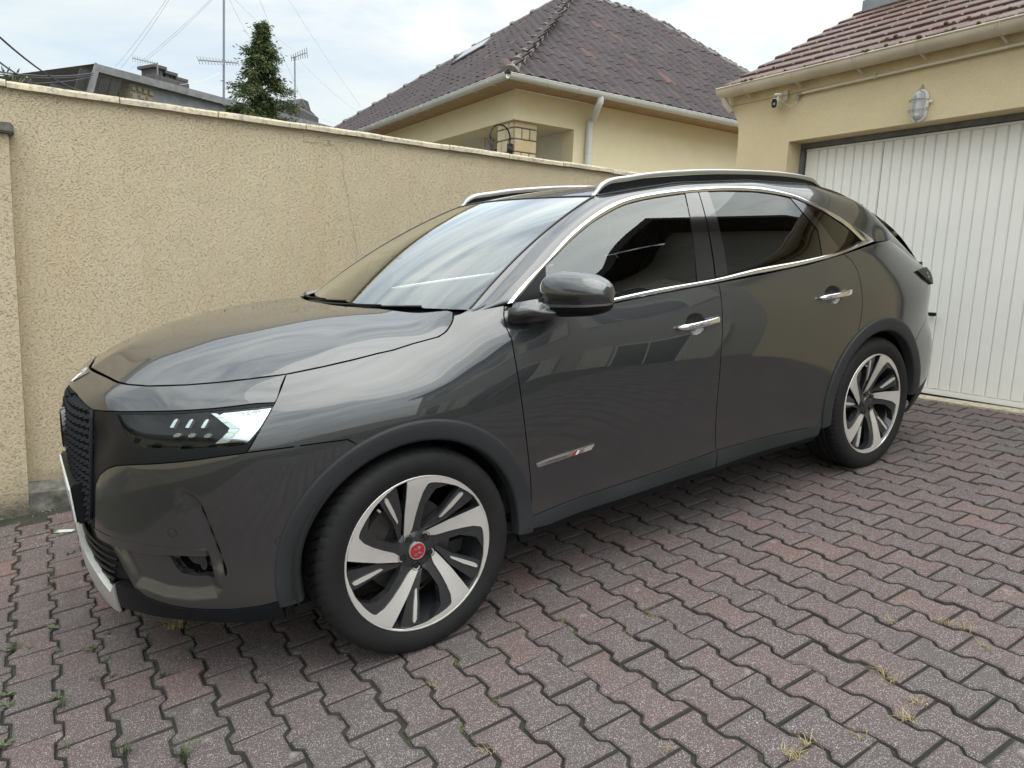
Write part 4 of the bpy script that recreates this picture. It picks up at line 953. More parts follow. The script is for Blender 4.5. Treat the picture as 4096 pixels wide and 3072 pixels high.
def pdata(loop, f, res=.02, gap=.002, flange=.014, holes=(), off=0.0, outward=None, seam=None, amin=None):
    L = np.asarray(loop, float)
    if area2(L) < 0: L = L[::-1]
    L = inset(L, gap)
    Hs = []
    for h in holes:
        h = np.asarray(h, float); h = h if area2(h) > 0 else h[::-1]; Hs.append(h)
    if amin is not None: L[:, 0] = np.where(L[:, 0] < amin+.004, amin, L[:, 0])
    lo, hi = L.min(0), L.max(0); gx = np.arange(lo[0], hi[0]+res, res); gy = np.arange(lo[1], hi[1]+res, res*.87)
    X, Y = np.meshgrid(gx, gy); X[1::2] += res/2; I = np.stack([X.ravel(), Y.ravel()], 1); I = I[inpoly(I, L)]
    allb = [L]+Hs
    for h in Hs: I = I[~inpoly(I, h)]
    Bp = np.vstack(allb)
    if len(I): 
        dm = np.concatenate([np.sqrt(((I[k:k+4000, None]-Bp[None])**2).sum(2)).min(1) for k in range(0, len(I), 4000)]); I = I[dm > res*.45]
    pts = np.vstack([Bp, I]); ed = []; b0 = 0
    for b in allb:
        n = len(b); ed += [(b0+i, b0+(i+1) % n) for i in range(n)]; b0 += n
    vo, eo, fo, ov, oe, of_ = delaunay_2d_cdt([Vector(p) for p in pts], ed, [], 0, 1e-7)
    P2 = np.array([tuple(v) for v in vo]); T = np.array([t for t in fo if len(t) == 3]); c = P2[T].mean(1)
    k = inpoly(c, L)
    for h in Hs: k &= ~inpoly(c, h)
    T = T[k]; V = f(P2); Nn = surfn(f, P2)
    ref = V-np.c_[np.clip(V[:, 0], -.3, 2.9), np.zeros(len(V)), np.full(len(V), .55)] if outward is None else np.tile(outward, (len(V), 1))
    sg = np.sign(np.median(np.einsum('ij,ij->i', Nn, ref))); Nn = Nn*sg; V = V+Nn*off
    # consistent winding
    fn = np.cross(V[T[:, 1]]-V[T[:, 0]], V[T[:, 2]]-V[T[:, 0]]); fl = np.einsum('ij,ij->i', fn, Nn[T[:, 0]]) < 0; T[fl] = T[fl][:, ::-1]
    F = [tuple(t) for t in T]; VV = list(V); NN = list(Nn)
    if flange:
        cnt = {}
        for t in F:
            for q in range(3): cnt[(t[q], t[(q+1) % 3])] = 1
        for (i, j) in list(cnt):
            if (j, i) in cnt: continue
            if amin is not None and P2[i, 0] < amin+1e-5 and P2[j, 0] < amin+1e-5: continue
            e = V[j]-V[i]; on = np.cross(e, Nn[i]); on /= max(np.linalg.norm(on), 1e-9); b = len(VV)
            VV += [V[i], V[j], V[j]-Nn[j]*flange, V[i]-Nn[i]*flange]; NN += [on]*4; F.append((b+1, b, b+3, b+2))
    return np.array(VV), F, np.array(NN)
def pobj(name, D, m, parent, mirror=False):
    V, F, Nn = D
    if mirror: V = V*[1, -1, 1]; Nn = Nn*[1, -1, 1]; F = [f[::-1] for f in F]
    me = mesh(name, V, F, m); me.shade_smooth(); me.normals_split_custom_set_from_vertices([tuple(n) for n in Nn]); return link(name, me, parent)
def pair(name, D, m, parent, **k):       # near and far side copies
    a = pobj(name, D, m, parent); b = pobj(name, D, m, parent, True); return a, b
def joined(name, D, m, parent):          # symmetric part crossing the centre plane
    V, F, Nn = D; n = len(V)
    V2 = np.vstack([V, V*[1, -1, 1]]); N2 = np.vstack([Nn, Nn*[1, -1, 1]]); F2 = list(F)+[tuple(i+n for i in f[::-1]) for f in F]
    return pobj(name, (V2, F2, N2), m, parent)
# ------------------------------------------------------------------ materials of the car
def carpaint():
    m, t, b = newmat('car_paint_grey'); v = tco(t)
    fl = t.nodes.new('ShaderNodeTexVoronoi'); fl.inputs['Scale'].default_value = 2600; t.links.new(v, fl.inputs['Vector'])
    c = tmix(t, tramp(t, fl.outputs['Distance'], [(.1, .5), (.5, 0)]), (.023, .025, .028), (.075, .08, .085))
    dust = tnoise(t, 2.4, 6, .65, v); b.inputs['Metallic'].default_value = .55
    b.inputs['Roughness'].default_value = .42
    b.inputs['Coat Weight'].default_value = 1; b.inputs['Coat IOR'].default_value = 1.75
    # road dust: the lower flanks are dulled, the upper body is clean
    sz = t.nodes.new('ShaderNodeSeparateXYZ'); t.links.new(v, sz.inputs[0])
    low = tramp(t, tmath(t, 'ADD', sz.outputs['Z'], tmath(t, 'MULTIPLY', tmath(t, 'SUBTRACT', dust, .5), .35)), [(.38, 1), (.82, 0)])
    t.links.new(tmath(t, 'ADD', tmath(t, 'MULTIPLY', low, .17), tramp(t, dust, [(.3, .0), (.75, .02)])), b.inputs['Coat Roughness'])
    t.links.new(tmix(t, tmath(t, 'MULTIPLY', low, .22), c, (.058, .054, .048)), b.inputs['Base Color'])
    return m
PAINT = carpaint()
GBLK = simple('gloss_black', (.006, .006, .007), .10, coat=1, var=.05, coatr=.02)
MBLK = simple('satin_black_plastic', (.008, .009, .011), .42, var=.12, vscale=3, spec=.16)
TRIM = simple('grained_trim_plastic', (.021, .023, .025), .60, var=.12, vscale=2.5, bump=.15, bscale=700, spec=.35)
INNER = simple('inner_black', (.006, .006, .006), .9)
CHR = simple('chrome', (.80, .81, .82), .09, metal=1, var=.02)
SATC = simple('satin_silver', (.42, .42, .41), .30, metal=.9, var=.05)
SKID = simple('silver_skid_paint', (.50, .50, .48), .38, metal=.35, var=.04)
def glass(name, tint, rough=0.0, ior=1.5, refl=1.0):
    m = bpy.data.materials.new(name); m.use_nodes = True; t = m.node_tree; t.nodes.clear(); o = t.nodes.new('ShaderNodeOutputMaterial')
    tr_ = t.nodes.new('ShaderNodeBsdfTransparent'); tr_.inputs[0].default_value = (*tint, 1); gl = t.nodes.new('ShaderNodeBsdfGlossy'); gl.inputs['Roughness'].default_value = rough
    gl.inputs['Color'].default_value = (.96, 1, 1, 1)
    fr_ = t.nodes.new('ShaderNodeFresnel'); fr_.inputs['IOR'].default_value = ior; mx_ = t.nodes.new('ShaderNodeMixShader')
    t.links.new(tmath(t, 'MULTIPLY', fr_.outputs[0], refl, True), mx_.inputs[0]); t.links.new(tr_.outputs[0], mx_.inputs[1]); t.links.new(gl.outputs[0], mx_.inputs[2]); t.links.new(mx_.outputs[0], o.inputs[0]); return m
WGL = glass('windscreen_glass', (.62, .70, .68), 0, 1.8, 2.0); FGL = glass('door_glass', (.34, .40, .43), 0, 1.6, 1.5); PGL = glass('privacy_glass', (.035, .035, .037), 0, 1.6, 1.15); LGL = glass('lamp_lens', (.86, .9, .9), 0, 1.38)
RUB, tB_, bB_ = newmat('tyre_rubber'); bB_.inputs['Base Color'].default_value = (.020, .020, .021, 1); bB_.inputs['Roughness'].default_value = .72; bB_.inputs['Specular IOR Level'].default_value = .3
vB = tco(tB_); tB_.links.new(tmix(tB_, tramp(tB_, tnoise(tB_, 9, 5, .6, vB), [(.4, 0), (.75, .5)]), (.009, .009, .010), (.020, .019, .018)), bB_.inputs['Base Color'])
MACH = simple('machined_alloy', (.66, .64, .61), .36, metal=.55, var=.05, vscale=9)
DARKA = simple('dark_alloy', (.022, .023, .025), .22, coat=.6, var=.1)
RED = simple('cap_red', (.34, .012, .022), .25, coat=.8)
DISC = simple('brake_disc', (.16, .15, .145), .35, metal=.8, var=.25, vscale=20)
CALI = simple('brake_caliper', (.05, .042, .038), .7, var=.3, vscale=20)
SEAT = simple('seat_leather', (.032, .031, .032), .5, var=.15)
DASH = simple('dashboard', (.030, .029, .028), .6, var=.12)
INTR = simple('headlining', (.30, .28, .26), .9)
# ------------------------------------------------------------------ body panels
ROLL = .018          # the car leans a little towards the drive
car = empty('parked_car', mat=M4(CARR, CARO) @ Matrix.Translation((0, 0, .9*ROLL)) @ Matrix.Rotation(ROLL, 4, 'X')); tag(car, 'dark grey crossover car with machined alloy wheels parked beside the cream wall', 'car')
def arcxz(cx, r, t0, t1, n=40, cz=.35):      # wheel arch arc on the flank, angles in degrees from +x
    t = np.radians(np.linspace(t0, t1, n)); x = cx+r*np.cos(t); return np.c_[a_x(x), cz+r*np.sin(t)]
HOOD0 = np.vstack([[[0, .998]], PS(cp('A', (300,483),(345,492),(430,497),(600,490),(740,477),(880,460),(1000,444),(1037,439)))])
HOOD1 = np.vstack([HOOD0[-1:], PS(cp('A', (1200,405),(1330,375),(1438,347))), PS(cp('D', (575,1263),(700,1222),(800,1195),(860,1178),(905,1148),(935,1105),(948,1075),(953,1045)))])
NJ = np.vstack([HOOD0[-1:], PS(cp('A', (1015,490),(1000,545),(988,563)))])              # nose panel / wing joint
NLOW = np.vstack([NJ[-1:], PS(cp('A', (900,568),(760,587),(600,601),(400,609),(300,611),(190,606)))])
GTOP = np.vstack([NLOW[-1:], [[.28, .928], [.15, .940], [0, .946]]])
nose = loopres([HOOD0, NJ, NLOW, GTOP], .012)
joined('nose_panel', pdata(nose, S, .014, .002, .012, amin=0.0), PAINT, car)
WJ = np.vstack([NJ[-1:], PS(cp('A', (935,660),(900,722),(865,783)))])                    # joint down past the lamp tip
BJ = np.vstack([WJ[-1:], PS(cp('B', (1400,497),(1659,462))), PS(cp('C', (100,277),(250,255),(430,232)))])   # wing / bumper joint
RF = .462
ptop = BJ[-1]; xq = np.interp(ptop[0], OA, OF[:, 0]); tq = math.degrees(math.atan2(ptop[1]-.35, xq))
rq = math.hypot(xq, ptop[1]-.35)
q0 = math.degrees(math.acos(max(-1, min(1, xq/RF)))) if False else tq
ARF1 = arcxz(0, RF, tq-2, -2)
DF = np.vstack([PS(cp('D', (1272,980),(1268,1050),(1280,1110),(1310,1180))), PS(cp('F', (45,340),(60,420),(75,500),(105,680),(130,860),(150,1020),(163,1150),(168,1250),(163,1335)))])
WTOP = np.vstack([HOOD1[-1:], PS(cp('D', (1050,1020),(1160,1002),(1272,980)))])
kf = np.argmin(np.abs(DF[:, 1]-.42))
ARFd = arcxz(0, RF, 8, tq-2)
fend = loopres([NJ[:1], HOOD1, WTOP, DF[:kf+1], ARFd, BJ[::-1], WJ[::-1], NJ[::-1][:1]], .012)
pair('front_wing', pdata(fend, S, .016, .0022, .014), PAINT, car)
# lower flank between wing and door is trim; doors
CT = PS(cp('F', (163,1337),(400,1240),(700,1140),(1000,1040),(1190,968)))
CT2 = PS(cp('F', (1190,968),(1450,898),(1600,863),(1700,842)))
BG = np.vstack([PS(cp('E', (722,760),(735,800),(748,900),(755,1050),(748,1200),(740,1350),(728,1500),(720,1659))), CT[-1:]])
def cupring(pc, rx, rz, n=36):
    c = pixS(*pc); t = np.linspace(0, 2*math.pi, n, endpoint=False); return c, np.c_[c[0]+rx*np.sign(np.cos(t))*np.abs(np.cos(t))**.8, c[1]+rz*np.sign(np.sin(t))*np.abs(np.sin(t))**.9]
CUP1 = cupring((2000+.7233*1067, 1100+.7233*270), .062, .046); CUP2 = cupring((2000+.7233*1826, 1100+.7233*110), .068, .046)
BL1 = PS([(2010,1240),(2070,1258),(2200,1253),(2320,1235)]+cp('E', (45,892),(400,820),(722,760)))
BL1[0] = DF[0]
fdoor = loopres([DF[0:1], BL1, BG, CT[::-1], DF[::-1]], .012)
FD = pair('front_door', pdata(fdoor, S, .018, .0022, .014, holes=[CUP1[1]]), PAINT, car)
BL2 = PS(cp('E', (722,760),(1000,708),(1300,644),(1515,580)))
RDE = PS(cp('E', (1515,580),(1570,622),(1605,682),(1625,760),(1640,870),(1632,980),(1618,1050)))
RRF = .462; RX = 2.738
e = RDE[-1]; ex = np.interp(e[0], OA, OF[:, 0]); te = math.degrees(math.atan2(e[1]-.35, ex-RX))
ARR = arcxz(RX, .468, te, 184, 40)
rdoor = loopres([BL2, RDE, ARR, CT2[::-1], BG[::-1]], .012)
RD = pair('rear_door', pdata(rdoor, S, .018, .0022, .014, holes=[CUP2[1]]), PAINT, car)
# rear quarter
QT = PS(cp('E', (1515,580),(1620,545),(1725,507)))
aC = a_x(3.47)
RBJ = np.array([[aC, .80], [a_x(3.30), .74], [a_x(3.2), .70]])
ta = math.degrees(math.atan2(.70-.35, 3.2-RX))
QTOP = np.array([QT[-1], [a_x(3.05), 1.205], [a_x(3.2), 1.155], [a_x(3.36), 1.085], [aC, 1.045]])
ARQ = arcxz(RX, .468, 38, te, 30)
tl0, tl1 = a_x(3.20), aC
quart = loopres([QT, QTOP, np.array([[aC, 1.02], [aC, .80]]), RBJ, ARQ, RDE[::-1]], .012)
pair('rear_quarter', pdata(quart, S, .018, .0022, .014), PAINT, car)
# rear bumper, tailgate
rb_ = loopres([RBJ[::-1], np.array([[aC, .80], [a_ry(-.6), .80], [AMAX, .78]]), np.array([[AMAX, .42], [aC, .40], [a_x(3.2), .34], [a_x(3.15), .345]]), arcxz(RX, .468, -1, 38, 14)], .014)
V, F, Nn = pdata(rb_, S, .022, .002, .012); pair('rear_bumper', (V, F, Nn), PAINT, car)
rl_ = loopres([np.array([[AMAX, .42], [aC, .40], [a_x(3.2), .34], [a_x(3.15), .345]]), arcxz(RX, .468, -1, -18, 6), np.array([[a_x(3.2), .20], [AMAX, .2]])], .014)
pair('rear_valance', pdata(rl_, S, .022, .002, .012, off=.002), TRIM, car)
tg_ = loopres([np.array([[aC, 1.045], [AMAX, 1.045], [AMAX, .78], [a_ry(-.6), .80], [aC, .80]])], .014)
pair('tailgate', pdata(tg_, S, .024, .002, .012), PAINT, car)
# tail lamp wrapped round the corner with a black side cover
tlp = PS(cp('E', (1880,668),(1930,660),(1962,650)))
tl = np.array([[a_x(3.21), 1.020], [a_x(3.33), 1.022], [aC+.02, 1.012], [a_ry(-.5), .99], [a_ry(-.5), .955], [aC+.02, .935], [a_x(3.36), .945], [a_x(3.28), .975]])
TLM = simple('tail_lamp_red', (.16, .010, .012), .12, coat=1); pair('tail_lamp', pdata(loopres([tl], .01), S, .014, .0, .012, off=.006), TLM, car)
tc_ = np.array([[a_x(3.175), 1.024], [a_x(3.30), 1.028], [a_x(3.405), 1.022], [a_x(3.44), .955], [a_x(3.47), .938], [a_x(3.46), .925], [a_x(3.37), .932], [a_x(3.27), .972]])
TLC = pair('tail_lamp_cover', pdata(loopres([tc_], .008), S, .012, .0, .016, off=.012), MBLK, car)
# ------------------------------------------------------------------ plastic arch trims and sill trims (proud of the paint)
def ringpanel(cx, r0, r1, t0, t1, n=70):
    return np.vstack([arcxz(cx, r1, t0, t1, n), arcxz(cx, r0, t1, t0, n)])
def bulged(cx, r0, r1, base=S, h=.010):
    def f(X):
        X = np.atleast_2d(X); x = np.interp(X[:, 0], OA, OF[:, 0]); r = np.hypot(x-cx, X[:, 1]-.35); s = np.clip((r-r0)/(r1-r0), 0, 1)
        P = base(X); nn = Na(X[:, 0]); k = h*(1-(1-s)**2*.6)*np.where(s > .9, 1-(s-.9)/.1*.55, 1)-.030*np.clip(.12-s, 0, 1)/.12
        P[:, :2] += nn*k[:, None]; return P
    return f
def ringgrid(cx, r0, r1, t0, t1, n=120):
    rs = np.array([r0-.004, r0, r0+.004, r0+.012, r0+.028, r1-.024, r1-.010, r1-.004, r1-.001, r1]); hh = np.array([-.040, -.004, .003, .006, .0085, .0105, .0105, .0085, .0045, -.008])
    T = np.radians(np.linspace(t0, t1, n)); X = np.array([(a_x(cx+r*math.cos(t)), .35+r*math.sin(t)) for r in rs for t in T]); P = S(X); P[:, :2] += Na(X[:, 0])*np.repeat(hh, n)[:, None]
    F = [(i*n+j, i*n+j+1, (i+1)*n+j+1, (i+1)*n+j) for i in range(len(rs)-1) for j in range(n-1)]; G_ = P.reshape(len(rs), n, 3)
    nn = np.cross(np.gradient(G_, axis=1), np.gradient(G_, axis=0)); nn /= np.linalg.norm(nn, axis=2)[..., None]; nn = nn.reshape(-1, 3)
    if np.median(nn[:, 1]) > 0: nn = -nn
    f = F[n*4]; F = F if np.cross(P[f[1]]-P[f[0]], P[f[2]]-P[f[0]]) @ nn[f[0]] > 0 else [g[::-1] for g in F]
    # closed foot at both ends
    k = len(P); ends = [[i*n for i in range(len(rs))], [i*n+n-1 for i in range(len(rs))]]; P2 = [P]; N2 = [nn]
    for e_ in ends:
        q = P[e_]; P2 += [q, q+[0, .05, 0]]; N2 += [np.tile([0, 0, -1.], (len(rs), 1))]*2
        F += [(k+i, k+i+1, k+len(rs)+i+1, k+len(rs)+i) for i in range(len(rs)-1)]; k += 2*len(rs)
    return np.vstack(P2), F, np.vstack(N2)
pair('arch_trim', ringgrid(0, .398, .470, -7, 187), TRIM, car); pair('arch_trim', ringgrid(RX, .400, .474, -3, 184), TRIM, car)
zb = .293
CB1 = np.array([[BG[-1, 0]-.012, zb], [a_x(1.0), zb+.004], [a_x(.55), zb], [DF[-1, 0]+.004, zb+.012]])
sl1 = loopres([CT, BG[-1:], CB1], .012); pair('door_trim', pdata(sl1, S, .016, .0015, .014, off=.006), TRIM, car)
CB2 = np.array([[a_x(2.24), zb-.01], [a_x(1.9), zb-.006], [BG[-1, 0]-.008, zb]])
sl2 = loopres([CT2, np.array([[a_x(2.26), .335]]), CB2], .012); pair('door_trim', pdata(sl2, S, .016, .0015, .014, off=.006), TRIM, car)
sill = np.array([[a_x(.42), .30], [a_x(2.30), .292], [a_x(2.28), .225], [a_x(.44), .228]]); pair('sill', pdata(loopres([sill], .02), S, .02, 0, .02, off=-.03), MBLK, car)
fill = loopres([DF[kf:], np.array([[DF[-1, 0], .30], [a_x(.43), .29]]), arcxz(0, RF, -7, 9, 8)], .012); pair('wing_foot', pdata(fill, S, .012, .001, .012, off=.001), TRIM, car)
# ------------------------------------------------------------------ front bumper
GE = PS(cp('A', (190,606),(190,700),(190,800),(190,900),(190,1000),(190,1080)))
BZL = PS(cp('B', (1300,510),(1100,540),(900,570),(700,590),(560,598),(440,606),(380,630),(332,672),(306,732),(300,800),(299,900),(299,1000)))
BZL[0] = WJ[-1]
T1 = PS(cp('B', (299,1030),(400,1080),(600,1122),(800,1150),(1030,1160)))
LGE = PS(cp('B', (400,1132),(440,1200),(480,1272),(520,1345),(560,1422)))
BB = PS(cp('B', (580,1432),(640,1480),(760,1522),(900,1550),(1050,1558),(1200,1555),(1400,1530),(1515,1500)))
ARB = arcxz(0, RF, tq-2, 187, 30)
SLIT = PS(cp('B', (800,742),(880,766),(950,806),(1000,868),(1040,960),(1080,1060),(1120,1160),(1160,1270),(1178,1350)))
FOG = PS(cp('B', (757,1203),(800,1290),(845,1337),(950,1356),(1092,1352),(1070,1280),(1048,1206)))
RECU = np.vstack([PS(cp('B', (700,735))), SLIT, PS(cp('B', (1030,1175),(800,1160),(600,1125),(560,900)))])
RECL = np.vstack([T1[1:]-[0, .006], PS(cp('B', (1060,1200),(1110,1340),(1165,1420),(1120,1490),(950,1510),(760,1490),(640,1445))), LGE[::-1]])
def sdist(X, poly):      # signed distance inside a polygon (positive inside)
    D = np.full(len(X), 9.0); n = len(poly)
    for i in range(n):
        a, b = poly[i], poly[(i+1) % n]; ab = b-a; t = np.clip(((X-a) @ ab)/max(ab @ ab, 1e-12), 0, 1); D = np.minimum(D, np.linalg.norm(X-(a+t[:, None]*ab), axis=1))
    return np.where(inpoly(X, poly), D, -D)
sst = lambda x: np.clip(x, 0, 1)**2*(3-2*np.clip(x, 0, 1))
def bextra(X):
    dl = sdist(X, RECL); d = -.021*sst(dl/.045)
    sl_ = resample(SLIT, .0015); D2 = np.concatenate([((X[q:q+2000, None]-sl_[None])**2).sum(2) for q in range(0, len(X), 2000)]); k = D2.argmin(1); dm = np.sqrt(D2.min(1)); tn = np.gradient(sl_, axis=0)[k]
    sd = (X-sl_[k])[:, 0]*tn[:, 1]-(X-sl_[k])[:, 1]*tn[:, 0]; sd = np.where(sd*SGN > 0, dm, -dm)      # positive on the grille side
    u_ = k/len(sl_); fade = sst(u_/.22)*(1-sst((u_-.80)/.2))
    d += fade*(-.015*sst(sd/.020+.35)*np.exp(-(np.maximum(sd, 0)/.05)**2))
    return d
_t = resample(SLIT, .012); _m = len(_t)//2; _tn = np.gradient(_t, axis=0)[_m]; SGN = 1 if (-.05*_tn[1]) > 0 else -1
PS_U = np.vstack([PS(cp('B', (620,700))), SLIT, T1[::-1][:1], T1[::-1][1:4]+[0, .004], PS(cp('B', (420,930),(480,790)))])
SB = lambda X: S(X, bextra)
bump = loopres([BZL[:1], BJ, ARB, BB[::-1], LGE[::-1], T1[1:2], T1[0:1], BZL[::-1]], .007)
slots = []
for u0, u1 in ((.30, .47), (.50, .63), (.66, .80), (.83, .985)):
    c = resample(SLIT, .004); k0, k1 = int(u0*len(c)), int(u1*len(c)); c = c[k0:k1]; d = np.gradient(c, axis=0); d /= np.linalg.norm(d, axis=1)[:, None]; n_ = np.stack([-d[:, 1], d[:, 0]], 1)
    w_ = .0062*np.sin(np.linspace(.35, math.pi-.35, len(c)))[:, None]; slots.append(resample(np.vstack([c+n_*w_-[.004, 0], (c-n_*w_-[.004, 0])[::-1]]), .004, closed=True))
fogh = resample(FOG, .008, closed=True)
BMP = pair('front_bumper', pdata(bump, SB, .0075, .002, .016, holes=[fogh]+slots), PAINT, car)
back = lambda off: (lambda X: S(X)-np.c_[Na(np.atleast_2d(X)[:, 0])*off, np.zeros(len(np.atleast_2d(X)))])
for s_, b in enumerate(BMP):
    for sl_ in slots:
        pobj('air_slot', pdata(inset(sl_ if area2(sl_) > 0 else sl_[::-1], -.004), back(.022), .01, 0, 0), GBLK, b, bool(s_))
    D = pdata(inset(fogh if area2(fogh) > 0 else fogh[::-1], -.006), back(.062), .01, 0, 0); fg = pobj('fog_lamp', D, GBLK, b, bool(s_))
    c = FOG.mean(0); el = np.array([[c[0]+.022*math.cos(t)*.55+.012, c[1]+.030*math.sin(t)] for t in np.linspace(0, 2*math.pi, 20, endpoint=False)])
    pobj('fog_lens', pdata(el, back(.050), .01, 0, .01), GLASSD, b, bool(s_))
# blade across the bumper under the upper skin
BLD = np.vstack([T1, PS(cp('B', (1042,1200),(900,1200),(700,1192),(450,1150),(320,1090)))])
pair('bumper_blade', pdata(resample(BLD, .008, closed=True), S, .012, .0, .03, off=.002), PAINT, car)
# satin black surround of grille and lamp
LAMP = PS(cp('H', (318,456),(380,590),(440,700),(500,762),(560,797),(800,813),(1100,816),(1400,792),(1750,767),(1820,700),(1900,580),(2000,420),(2055,322),(1990,334),(1700,366),(1330,402),(1000,428),(700,440),(400,446)))
BZr = loopres([NLOW[::-1], WJ, BZL, np.array([[BZL[-1, 0]-.004, BZL[-1, 1]]]), GE[::-1]], .010)
lamph = resample(LAMP, .009, closed=True)
def bzex(X):             # hollow between the grille edge and the lamp
    c = np.array([pz_[0], pz_[1]]); return -.012*np.exp(-((X[:, 0]-c[0])/.06)**2-((X[:, 1]-c[1])/.05)**2)
pz_ = PS(cp('B', (340,420)))[0]
pair('lamp_surround', pdata(BZr, lambda X: S(X, bzex), .010, .0015, .016, holes=[lamph]), MBLK, car)
# headlamp: dark bucket, LED modules, bright outer reflector and chevron behind a clear lens
lampi = inset(lamph if area2(lamph) > 0 else lamph[::-1], -.003)
HLD = pdata(lampi, back(.034), .012, 0, 0)
CHRR = PS(cp('H', (1480,425),(1700,375),(2035,330),(1990,425),(1890,590),(1755,752),(1560,758),(1390,770),(1480,700),(1560,600),(1560,570),(1480,520),(1400,470)))
CHEV = [PS(cp('H', a, b, c, d)) for a, b, c, d in [((1340,432),(1400,428),(1480,470),(1410,486)), ((1410,486),(1480,470),(1560,520),(1480,540)), ((1480,540),(1560,520),(1660,595),(1545,592)), ((1545,592),(1660,595),(1620,650),(1520,640)), ((1520,640),(1620,650),(1570,700),(1460,700)), ((1460,700),(1570,700),(1530,755),(1380,768))]]
LEDS = [PS(cp('H', (x, 598), (x+55, 508), (x+95, 503), (x+38, 606))) for x in (868, 1040, 1215)]
LEDB = [PS(cp('H', (x, 690), (x+50, 660), (x+100, 668), (x+70, 706), (x+10, 712))) for x in (900, 1065, 1245)]
MIRR = simple('lamp_reflector', (.88, .88, .86), .05, metal=1, var=.02); CRYS = simple('lamp_crystal', (.72, .76, .74), .12, metal=.55, var=.1, vscale=60)
LTXT = simple('lamp_lettering', (.16, .17, .19), .5)
def text_mesh(txt, size, shear=0.0):
    cu = bpy.data.curves.new('txt', 'FONT'); cu.body = txt; cu.size = size; cu.shear = shear; ob = bpy.data.objects.new('txt', cu); COL.objects.link(ob)
    dg = bpy.context.evaluated_depsgraph_get(); me = bpy.data.meshes.new_from_object(ob.evaluated_get(dg)); V = np.array([v.co[:] for v in me.vertices]); F = [tuple(p.vertices) for p in me.polygons]
    bpy.data.objects.remove(ob); bpy.data.curves.remove(cu); return V, F
def dslogo(s=1.0):       # mirrored pair of winged strokes, like the maker's monogram on the car
    L = [(-.5,.42),(-.30,.30),(-.05,.30),(.0,.05),(-.12,.18),(-.3,.16)]; return [np.array(L)*s, np.array([(-x, -y) for x, y in L])*s, np.array([(-.42,-.42),(-.20,-.10),(-.08,-.22),(-.02,-.48)])*s, np.array([(.42,.42),(.20,.10),(.08,.22),(.02,.48)])*s]
for s_ in (False, True):
    hl = pobj('headlamp', HLD, INNER, car, s_)
    rf = pobj('reflector', pdata(resample(CHRR, .010, closed=True), back(.014), .012, .001, .010), MIRR, hl, s_)
    for c_ in CHEV: pobj('light_guide', pdata(resample(c_, .008, closed=True), back(.009), .01, .0006, .012), CRYS, hl, s_)
    for c_ in LEDS: pobj('led_module', pdata(resample(c_, .007, closed=True), back(.016), .01, .0, .012), CRYS, hl, s_)
    for c_ in LEDB: pobj('led_bracket', pdata(resample(c_, .007, closed=True), back(.018), .01, .0, .012), GREYP, hl, s_)
    pobj('lens', pdata(lampi, S, .012, .001, 0, off=-.002), LGL, hl, s_)
    if not s_:
        V, F = text_mesh('DS LED VISION', 1.0); a, b = PS(cp('H', (1675,460),(1898,420))); ux = b-a; L_ = np.linalg.norm(ux); ux /= L_; uy = np.array([-ux[1], ux[0]]); uy = uy if uy[1] > 0 else -uy; k = L_/V[:, 0].max()
        X = a+np.outer(V[:, 0]*k, ux)+np.outer(V[:, 1]*k*1.5, uy); P = back(.0105)(X); me = mesh('lettering', P, F, LTXT); link('lettering', me, hl)
# ------------------------------------------------------------------ grille with pyramid lattice
gl_ = loopres([GTOP[::-1], GE, np.array([[GE[-1, 0], .535], [GE[-1, 0]-.03, .50], [0, .49]])], .012)
joined('grille', pdata(gl_, back(.030), .02, .0, .03, amin=0.0), INNER, car)
gm_ = MB(); gm2 = MB(); GP = resample(gl_, .01, closed=True); pw_, ph_ = .043, .040
def SF(X): 
    X = np.array(X, float); sgn = np.where(X[:, 0] < 0, -1, 1); Y = X.copy(); Y[:, 0] = np.abs(X[:, 0]); P = S(Y); nn = Na(Y[:, 0]); return P, nn, sgn
GV, GF = [], []
pw_, ph_ = .042, .050
for r_ in range(0, 20):
    for c_ in range(-11, 12):
        ca = (c_+.5*(r_ % 2))*pw_; cz = .505+r_*ph_*.5
        wob = .75+.5*(cz-.5)/.45
        pts = np.array([(ca-pw_/2, cz), (ca, cz-ph_/2), (ca+pw_/2, cz), (ca, cz+ph_/2), (ca, cz)])
        if not inpoly(np.array([[abs(ca), cz]]), GP)[0] or sdist(np.array([[abs(ca), cz]]), GP)[0] < .012: continue
        P, nn, sg = SF(pts); P[:, :2] += nn*np.array([-.022, -.022, -.022, -.022, -.002])[:, None]; P[:, 1] *= sg
        b = len(GV); GV += [tuple(p) for p in P]; GF += [(b, b+1, b+4), (b+1, b+2, b+4), (b+2, b+3, b+4), (b+3, b, b+4)]
o = link('grille_lattice', mesh('grille_lattice', GV, GF, MBLK), car); tag(o, kind='stuff')
# frame bar down the grille edge
ge = S(GE); gb = MB(); gb.tube([tuple(p+np.array([-.004, 0, 0])) for p in resample(ge, .03)], .006, 8); gb.tube([(p[0]-.004, -p[1], p[2]) for p in resample(ge, .03)], .006, 8); gb.obj('grille_edge', MBLK, car, smooth=True)
# round emblem in the grille (dark) and bonnet badge
eb = MB(); mt = Matrix.Translation((-.896, 0, .795)) @ Matrix.Rotation(math.pi/2+.10, 4, 'Y') @ Matrix.Scale(-1, 4, (0, 0, 1)); eb.lathe([(.0, .008), (.040, .008), (.050, -.002), (.062, -.004), (.073, .004), (.076, .016), (.07, .03)], 28, mt); em = eb.obj('emblem', GBLK, car, sharpdeg=30)
